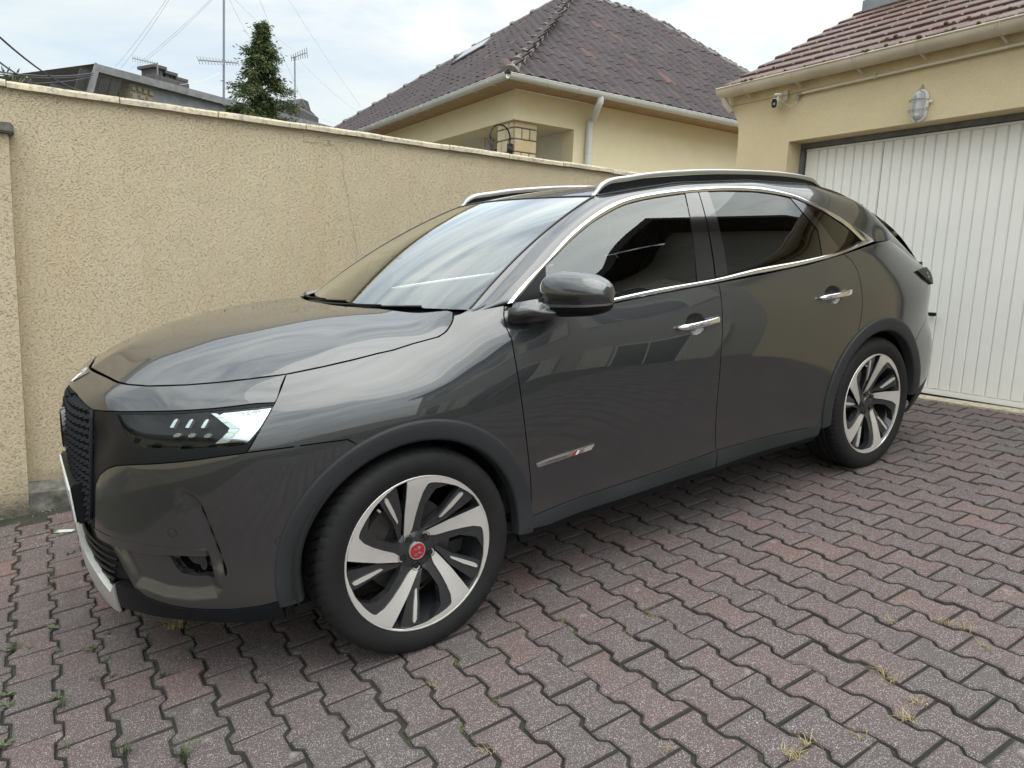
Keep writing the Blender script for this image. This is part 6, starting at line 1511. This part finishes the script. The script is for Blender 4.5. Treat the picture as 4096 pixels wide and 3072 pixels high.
bpoly('badge_stripe', PS([bx(*p) for p in ((1558,492),(1745,428),(1685,525),(1510,582))]), GREYP, .0053)
V, F = text_mesh('DS PERFORMANCE LINE', 1.0); a, b = PS([bx(690,835), bx(1145,690)]); ux = b-a; L_ = np.linalg.norm(ux); ux /= L_; uy = np.array([-ux[1], ux[0]]); uy = uy if uy[1] > 0 else -uy; k = L_/V[:, 0].max()
X = a+np.outer(V[:, 0]*k, ux)+np.outer(V[:, 1]*k*1.25, uy); P = S(X); nn = Na(X[:, 0]); P[:, :2] += nn*.0057; link('badge_lettering', mesh('badge_lettering', P, F, simple('badge_ink', (.02, .02, .022), .5)), FD[0])
# monogram on the tail lamp cover
c = np.array([a_x(3.335), .985])
for L in dslogo(.034):
    X = c+L; pobj('cover_monogram', pdata(X, S, .02, 0, .001, off=.0128), GREYP, TLC[0])
# ------------------------------------------------------------------ cabin
def soft(o, lv=2): s = o.modifiers.new('sub', 'SUBSURF'); s.levels = s.render_levels = lv; o.data.shade_smooth(); return o
cab = MB(); cab.box(-.1, 3.3, -.80, .80, .25, .30); cab.obj('cabin_floor', DASH, car)
ds_ = MB(); ds_.prism([(.30, -.74, 1.09), (.62, -.74, 1.10), (.95, -.74, 1.03), (1.02, -.74, .93), (.98, -.74, .70), (.30, -.74, .70)], (0, 1.48, 0)); ds_.obj('dashboard', DASH, car, bevel=.02)
sw_ = MB(); sw_.tube([(1.03-.05*math.sin(t)*1, -.36+.18*math.cos(t), 1.0+.175*math.sin(t)) for t in np.linspace(0, 2*math.pi, 32, endpoint=False)], .016, 8, closed=True); st_ = sw_.obj('steering_wheel', SEAT, car, smooth=True)
sw_ = MB(); sw_.box(.99, 1.03, -.42, -.30, .93, 1.03); sw_.box(1.0, 1.02, -.53, -.19, .97, 1.0); sw_.obj('hub', SEAT, st_, bevel=.01)
def seat(x, y, w):
    b_ = MB(); b_.box(x, x+.52, y-w/2, y+w/2, .48, .64); s0 = soft(b_.obj('seat', SEAT, car, bevel=.03))
    b_ = MB(); b_.prism([(x+.46, y-w/2, .60), (x+.62, y-w/2, .60), (x+.80, y-w/2, 1.22), (x+.69, y-w/2, 1.24)], (0, w, 0)); soft(b_.obj('backrest', SEAT, s0, bevel=.03))
    b_ = MB(); b_.prism([(x+.72, y-.13, 1.26), (x+.80, y-.13, 1.25), (x+.84, y-.12, 1.43), (x+.76, y-.12, 1.44)], (0, .26, 0)); soft(b_.obj('headrest', SEAT, s0, bevel=.025))
seat(1.08, -.38, .50); seat(1.08, .38, .50); seat(2.05, -.40, .60); seat(2.05, .40, .60)
hlm = MB(); V = []; F = []
for i, x in enumerate(np.linspace(1.15, 3.0, 12)):
    for j, y in enumerate(np.linspace(-.55, .55, 9)): V.append((x, y, float(RS([[x, y]])[0, 2])-.03))
for i in range(11):
    for j in range(8): F.append((i*9+j, i*9+j+1, i*9+j+10, i*9+j+9))
hlm.add(V, F); hlm.obj('headlining', INTR, car)
rm_ = MB(); rm_.box(.93, .955, -.11, .11, 1.405, 1.465); soft(rm_.obj('inner_mirror', BLACKP, car, bevel=.01), 1)
for s_ in (-1, 1):
    dc = MB(); dc.box(.40, 2.5, s_*.80 if s_ > 0 else -.83, .83 if s_ > 0 else s_*.80, .35, 1.06); dc.obj('door_card', DASH, car)
bk_ = MB(); bk_.box(2.75, 2.80, -.75, .75, .3, 1.12); bk_.box(2.8, 3.5, -.75, .75, 1.02, 1.05); bk_.obj('parcel_shelf', DASH, car)
# ------------------------------------------------------------------ wheels
def wheelp(px, py, cx=0.0, y=-.918): q = cY(px, py, y); return np.array([q[0]-cx, q[2]-.35])
def cw(*pts): return np.array([wheelp(*p) for p in cp('C', *pts)])
SPK = cw((797,872),(790,780),(785,700),(785,600),(785,490),(860,466),(955,456),(1050,475),(1130,514),(1180,550),(1210,580),(1150,547),(1080,511),(1000,494),(945,490),(912,497),(884,550),(866,620),(852,700),(842,790),(818,858))
BLA = cw((1000,716),(1050,640),(1108,560),(1124,553),(1131,562),(1070,645),(1012,714))
SPD = cw((797,872),(785,490),(860,466),(955,456),(1060,476),(1040,505),(960,535),(905,640),(893,760),(905,800),(850,850))      # dark flank of the spoke
WEB = cw((905,790),(1000,690),(1090,548),(1130,500),(1200,560),(1185,595),(1045,722),(960,770),(925,800))
def pol(P): return np.hypot(P[:, 0], P[:, 1]), np.arctan2(P[:, 1], P[:, 0])
RL = .2715
def sq(P): r, t = pol(P); r = np.minimum(r, RL-.003); return np.c_[r*np.cos(t), r*np.sin(t)]
def rotp(P, a): c, s = math.cos(a), math.sin(a); return P @ np.array([[c, s], [-s, c]])
def face_y(r): return -.002+.040*np.clip((.262-r)/.21, 0, 1)**1.35     # dish: further in towards the hub (wheel local, +y inboard)
def wpoly(name, P, m, parent, off=0.0, depth=.014, step=.010):
    L = resample(P, step, closed=True); L = L if area2(L) > 0 else L[::-1]
    I = []; lo, hi = L.min(0), L.max(0); X, Y = np.meshgrid(np.arange(lo[0], hi[0], .014), np.arange(lo[1], hi[1], .014)); I = np.c_[X.ravel(), Y.ravel()]; I = I[inpoly(I, L)]
    if len(I): I = I[np.sqrt(((I[:, None]-L[None])**2).sum(2)).min(1) > .005]
    pts = np.vstack([L, I]); n = len(L); vo, _, fo, *_ = delaunay_2d_cdt([Vector(p) for p in pts], [(i, (i+1) % n) for i in range(n)], [], 0, 1e-7)
    P2 = np.array([tuple(v) for v in vo]); fo = np.array([t for t in fo if len(t) == 3]); T = [tuple(t) for t in fo[inpoly(P2[fo].mean(1), L)]]
    r = np.hypot(P2[:, 0], P2[:, 1]); V = np.c_[P2[:, 0], face_y(r)+off, P2[:, 1]]; b = len(V); V = np.vstack([V, V+[0, depth, 0]]); F = [tuple(t) for t in T]
    F = [f if np.cross(V[f[1]]-V[f[0]], V[f[2]]-V[f[0]])[1] < 0 else f[::-1] for f in F]
    cnt = {(f[q], f[(q+1) % 3]) for f in F for q in range(3)}; F += [(j, i, i+b, j+b) for (i, j) in cnt if (j, i) not in cnt]
    o = mesh(name, V, F, m); return o
def tyre_mesh(name, front=True):
    prof = []      # (radius, y) around the section; y from outboard (-) to inboard (+)
    W = .1175
    side = [(.262, -.098), (.268, -.1035), (.276, -.108), (.292, -.1155), (.312, -.1185), (.330, -.1165), (.343, -.1105), (.352, -.1015), (.3575, -.090)]
    tread = [(.3605, y) for y in np.linspace(-.082, .082, 34)]
    prof = side+tread+[(r, -y) for r, y in side[::-1]]
    n = 464; V = []; F = []; ns_ = len(side); nt_ = len(tread)
    for j in range(n):
        t = 2*math.pi*j/n
        for k, (r, y) in enumerate(prof):
            rr = r
            if k >= ns_-2 and k < ns_+nt_+2:
                if front:      # V-shaped directional blocks
                    ph = (t*58/(2*math.pi)+abs(y)*13) % 1
                    if ph < .24: rr -= .0060*(1 if abs(y) > .012 else .3)*(1 if abs(y) < .08 else .45)
                else:
                    if any(abs(y-g) < .0052 for g in (-.052, -.018, .018, .052)): rr -= .007
                    elif abs(y) > .056 and (t*80/(2*math.pi)) % 1 < .2: rr -= .004
            if k in (4, 5) : rr += 0
            V.append((rr*math.cos(t), y, rr*math.sin(t)))
    K = len(prof)
    for j in range(n):
        for k in range(K-1): a, b = j*K+k, ((j+1) % n)*K+k; F.append((a, a+1, b+1, b))
    me = mesh(name, V, F, RUB); bm = bmesh.new(); bm.from_mesh(me); bmesh.ops.recalc_face_normals(bm, faces=bm.faces); bm.to_mesh(me); bm.free(); return sharp(me, 38)
TYF, TYR = tyre_mesh('tyre', True), tyre_mesh('tyre', False)
ang0 = 0.0
SPKs, BLAs, SPDs, WEBs = sq(SPK), sq(BLA), sq(SPD), sq(WEB)
ms = [wpoly('spoke', rotp(SPKs, 2*math.pi*k/5), MACH, None, -.001, .004) for k in range(5)]
mb_ = [wpoly('blade', rotp(BLAs, 2*math.pi*k/5), MACH, None, .004, .010) for k in range(5)]
md_ = [wpoly('spoke_body', rotp(np.vstack([SPDs]), 2*math.pi*k/5), DARKA, None, .004, .030) for k in range(5)]
mw_ = [wpoly('spoke_web', rotp(WEBs, 2*math.pi*k/5), DARKA, None, .0095, .026) for k in range(5)]
Yax = Matrix.Rotation(-math.pi/2, 4, 'X')       # lathe axis z -> +y
def lathe_y(prof, m, name, n=64):
    b_ = MB(); V = []; F = []
    for r, y in prof:
        for j in range(n): t = 2*math.pi*j/n; V.append((r*math.cos(t), y, r*math.sin(t)))
    for i in range(len(prof)-1):
        for j in range(n): F.append((i*n+j, i*n+(j+1) % n, (i+1)*n+(j+1) % n, (i+1)*n+j))
    b_.add(V, F); me = b_.mesh(name, m); bm = bmesh.new(); bm.from_mesh(me); bmesh.ops.recalc_face_normals(bm, faces=bm.faces); bm.to_mesh(me); bm.free(); return sharp(me, 35)
BARR = lathe_y([(.2725, .006), (.2715, -.002), (.2675, -.003), (.2640, .001), (.2600, .012), (.250, .030), (.240, .075), (.236, .16), (.25, .20)], DARKA, 'barrel')
LIPM = lathe_y([(.2722, -.0022), (.2705, -.0040), (.2668, -.0036), (.2645, -.0005)], MACH, 'rim_lip')
HUBM = lathe_y([(.0, .030), (.030, .030), (.033, .034), (.062, .036), (.076, .044), (.080, .070), (.0, .072)], DARKA, 'hub')
CAPM = lathe_y([(.0, .0245), (.026, .0247), (.0275, .026), (.0275, .034)], RED, 'centre_cap', 36); CAPR = lathe_y([(.0272, .0252), (.0290, .0245), (.0305, .027), (.0305, .036)], GREYP, 'cap_ring', 36)
BOLT = lathe_y([(.0, -.004), (.009, -.004), (.0105, -.001), (.0105, .02)], BLACKP, 'bolt', 12); BHOL = lathe_y([(.0, .010), (.0125, .010), (.0148, -.0035), (.0165, -.003)], DARKA, 'bolt_hole', 20)
DISM = lathe_y([(.06, .10), (.165, .10), (.166, .128), (.06, .128)], DISC, 'brake_disc'); DHAT = lathe_y([(.0, .075), (.075, .075), (.08, .10)], DISC, 'disc_hat')
cal = MB(); V = []; F = []
for k in range(13):
    t = R(120+70*k/12)
    for r, y in ((.105, .080), (.178, .080), (.185, .098), (.185, .138), (.105, .138)): V.append((r*math.cos(t), y, r*math.sin(t)))
for k in range(12):
    for q in range(5): F.append((5*k+q, 5*k+(q+1) % 5, 5*k+5+(q+1) % 5, 5*k+5+q))
cal.add(V, F+[(4, 3, 2, 1, 0), tuple(60+q for q in range(5))]); CALM = cal.mesh('brake_caliper', CALI); VALV = MB().tube([(.0, .012, .232), (.0, .0, .226)], .004, 8).mesh('valve', GREYP)
LOGO = []
for L in dslogo(.034):
    b_ = MB(); b_.prism([(p[0], .0235, p[1]) for p in L], (0, .004, 0)); LOGO.append(b_.mesh('cap_mark', CHR))
def wheel(x, y, side, front, rot, steer, cap, dz=0.0):
    h = link('wheel', None, car, (x, y, .352+dz)); h.empty_display_size = .1
    h.rotation_euler = (0, rot, 0)
    if side > 0: h.rotation_euler = (0, -rot, math.pi)
    if steer: h.rotation_euler = (0, rot, steer+(math.pi if side > 0 else 0))
    ty = link('tyre', TYF if front else TYR, h, (0, .105, 0))
    rim = link('rim', BARR, h)
    # sub-parts of wheel sit one level down
    for me in ms+mb_+md_+mw_: link(me.name.split('.')[0], me, rim)
    link('rim_lip', LIPM, rim); link('hub', HUBM, rim)
    if cap:
        link('centre_cap', CAPM, rim); link('cap_ring', CAPR, rim)
        for me in LOGO: link('cap_mark', me, rim)
    for k in range(5):
        a = 2*math.pi*(k+.5)/5+R(12); link('bolt_hole', BHOL, rim, (.056*math.cos(a), .034, .056*math.sin(a))); link('bolt', BOLT, rim, (.056*math.cos(a), .034, .056*math.sin(a)))
    link('valve', VALV, rim, (0, 0, 0), (0, R(-35), 0))
    bd_ = link('brake_disc', DISM, h); link('disc_hat', DHAT, bd_); link('brake_caliper', CALM, h, None, (0, -rot if side < 0 else rot, 0))
wheel(0, -.922, -1, True, 0, 0, True); wheel(RX, -.918, -1, False, R(18), 0, False); wheel(0, .922, 1, True, .3, 0, True, -.033); wheel(RX, .918, 1, False, .8, 0, True, -.033)
# ================================================================== weeds, moss and litter in the joints
rw = random.Random(21)
ginv = GB.T
def gloc(px, py): return Vector(onG(px, py, -.004))
def weed_leaf(V, F, o, d, up, L, W):
    d = d.normalized(); s = d.cross(up).normalized(); b = len(V)
    P = [(0, 0, 0), (.3, .8, .10), (.65, 1, .16), (1, 0, .08), (.65, -1, .16), (.3, -.8, .10)]
    for a, w, h in P: V.append(o+d*L*a+s*W*w*.5+up*h*L)
    F += [(b, b+1, b+2, b+3), (b, b+3, b+4, b+5)]
def mk_leafy(px, py, n, L, label, name='weed', grp='broad leaved weeds in the paving joints'):
    o = gloc(px, py); V, F = [], []
    for k in range(n):
        a = 2*math.pi*k/n+rw.gauss(0, .3); weed_leaf(V, F, Vector((rw.gauss(0, .004), rw.gauss(0, .004), .003)), Vector((math.cos(a), math.sin(a), rw.uniform(.05, .6))), Vector((0, 0, 1)), L*.62*rw.uniform(.6, 1.15), L*.62*rw.uniform(.30, .48))
    e = link(name, mesh('weed_leaves', V, F, WEED), None, o); tag(e, label, 'weed', grp)
def blades(V, F, o, n, h, spread, flat):
    for k in range(n):
        a = rw.uniform(0, 2*math.pi); d = Vector((math.cos(a), math.sin(a), 0)); L = h*rw.uniform(.5, 1.2); w = rw.uniform(.0008, .0017); s = Vector((-d.y, d.x, 0)); p0 = o+Vector((rw.gauss(0, spread*.25), rw.gauss(0, spread*.25), 0)); b = len(V)
        lean = rw.uniform(.2, 1.0)*(1+flat)
        for q in range(4):
            t = q/3; c = p0+d*L*lean*t*t*.9+Vector((0, 0, L*t*(1-.35*flat*t))); ww = w*(1-t*.85); V += [c-s*ww, c+s*ww]
        for q in range(3): F.append((b+2*q, b+2*q+1, b+2*q+3, b+2*q+2))
def mk_grass(px, py, n, h, m, label, grp, flat=.3, spread=.03, name='grass_tuft', cat='grass tuft'):
    V, F = [], []; blades(V, F, Vector((0, 0, 0)), n, h, spread, flat); e = link(name, mesh(name, V, F, m), None, gloc(px, py)); tag(e, label, cat, grp)
GL = 'small broad leaved weed rooted in a paving joint near the front bumper'
for px, py, n, L in ((36,2610,9,.045),(25,2790,9,.050),(30,2830,8,.045),(215,2520,9,.055),(235,2610,7,.035),(372,2605,8,.055),(427,2645,8,.03),(228,2798,9,.045),(598,2545,8,.03),(610,2570,8,.03),(770,2550,6,.03),(20,2990,9,.05),(660,2706,6,.03),(430,2540,8,.03),(118,2595,6,.03),(283,2220,6,.05)):
    mk_leafy(px, py, n, L, GL)
GG = 'green grass tuft growing from a paving joint before the car'
for px, py, n, h in ((60,2600,30,.05),(245,2835,40,.05),(268,3000,24,.035),(500,3020,46,.06),(735,3040,60,.07),(380,2725,26,.025),(450,2712,24,.022),(760,2610,26,.03),(655,2710,24,.03),(205,2310,24,.05),(210,2345,20,.04)):
    mk_grass(px, py, n, h, WEED, GG, 'green grass tufts in the joints', .3)
DG = 'straw coloured dry grass lying over the paving joints'
for px, py, n, h in ((715,2510,44,.09),(690,2520,26,.08),(910,2500,20,.05),(3172,3022,36,.022),(3180,3034,20,.024),(3540,2700,26,.03),(3565,2728,16,.024),(3563,2492,18,.02),(3770,2492,24,.022),(3860,2518,24,.03),(3225,2975,24,.025),(3940,2600,18,.03),(3660,2815,22,.03),(3620,2880,26,.035),(2660,2995,18,.022),(1955,2998,18,.022),(1730,2745,14,.02),(3440,2960,18,.03)):
    mk_grass(px, py, n, h, DRY, DG, 'dry grass wisps on the paving', 1.2, .05, 'dry_grass', 'dry grass')
# moss lining the joints: countless tiny cushions
V, F = [], []
def cushion(o, r):
    b = len(V); n = 6
    for k in range(n): a = 2*math.pi*k/n+rw.random(); V.append(o+Vector((r*math.cos(a)*rw.uniform(.7, 1.2), r*math.sin(a)*rw.uniform(.7, 1.2), -.002)))
    V.append(o+Vector((0, 0, r*.75)))
    for k in range(n): F.append((b+k, b+(k+1) % n, b+n))
spots = [(1743,2562,60),(1785,2590,40),(1965,2798,50),(1980,2820,30),(2230,2475,40),(2258,2482,30),(2608,2453,90),(2522,2535,50),(2310,2530,40),(2160,2615,20),(3510,2305,90),(3530,2310,40),(1840,2655,60),(1825,2640,40),(1860,2900,40),(1845,2920,40),(3265,2690,80),(3290,2680,60),(3120,2720,90),(3080,2700,60),(3300,2660,70),(3340,2655,40),(3760,2360,50),(3790,2350,40),(3950,2270,50),(3740,2275,40),(3900,2420,40)]
for px, py, n in spots:
    c = np.array(gloc(px, py)); gc = ginv @ c
    for k in range(n):
        t = rw.random()
        # snap to the nearest joint by sliding along it
        q = gc+np.array([rw.gauss(0, .012), rw.gauss(0, .022), 0]); q[2] = -.006; cushion(Vector(GB @ q), rw.uniform(.0015, .0045))
for k in range(2600):
    i = rw.randrange(-24, 22); j = rw.randrange(-10, 18); y = LL*(j+.5*(i % 2)); x = PP*i+rw.uniform(-.07, .07)
    q = np.array([x, y+rw.gauss(0, .0025), -.008]); 
    if not (-3.3 < q[0] < 3.1 and -2 < q[1] < 3.5): continue
    dens = math.sin(q[0]*3.1+q[1]*1.7)+math.sin(q[1]*4.3-q[0]*2.2)
    if dens < .3 and q[0] > -1.6: continue
    for _ in range(4): cushion(Vector(GB @ (q+np.array([rw.gauss(0, .010), rw.gauss(0, .0018), 0]))), rw.uniform(.0010, .0028))
o = link('joint_moss', mesh('joint_moss', V, F, MOSS)); tag(o, kind='stuff')
# litter: torn wrapper and pale grit
w0 = onG(170, 2132, .002); LM = simple('wrapper_film', (.52, .56, .52), .35, var=.1); LG_ = simple('wrapper_green', (.10, .38, .16), .4)
e = empty('wrapper', tuple(map(float, w0)), 'torn green and white wrapper strip lying between wall and number plate', 'litter')
q = [Vector(onG(*p, .004))-Vector(w0) for p in ((216,2132),(232,2120),(300,2117),(287,2127))]
b_ = MB(); b_.prism(q, (0, 0, .0015)); b_.obj('film', LM, e)
q2 = [Vector(onG(*p, .0062))-Vector(w0) for p in ((216,2132),(232,2120),(236,2120),(226,2131))]; b_ = MB(); b_.prism(q2, (0, 0, .001)); b_.obj('printed_end', LG_, e)
V, F = [], []
PEB = simple('pale_grit', (.55, .53, .48), .9, var=.3, vscale=90)
for k in range(260):
    if k < 120: g = ginv @ np.array(onG(rw.uniform(0, 300), rw.uniform(2035, 2200))); 
    else: g = np.array([rw.uniform(-2.4, 3.0), rw.uniform(-.6, 2.5), 0])
    g[2] = .0015; r_ = rw.uniform(.0012, .0035); b = len(V); o_ = GB @ g
    for dx, dy, dz in ((1,0,0),(0,1,0),(-1,0,0),(0,-1,0),(0,0,.8)): V.append(tuple(o_+np.array([dx, dy, dz])*r_*rw.uniform(.6, 1.2)))
    F += [(b, b+1, b+4), (b+1, b+2, b+4), (b+2, b+3, b+4), (b+3, b, b+4)]
o = link('loose_grit', mesh('loose_grit', V, F, PEB)); tag(o, kind='stuff')
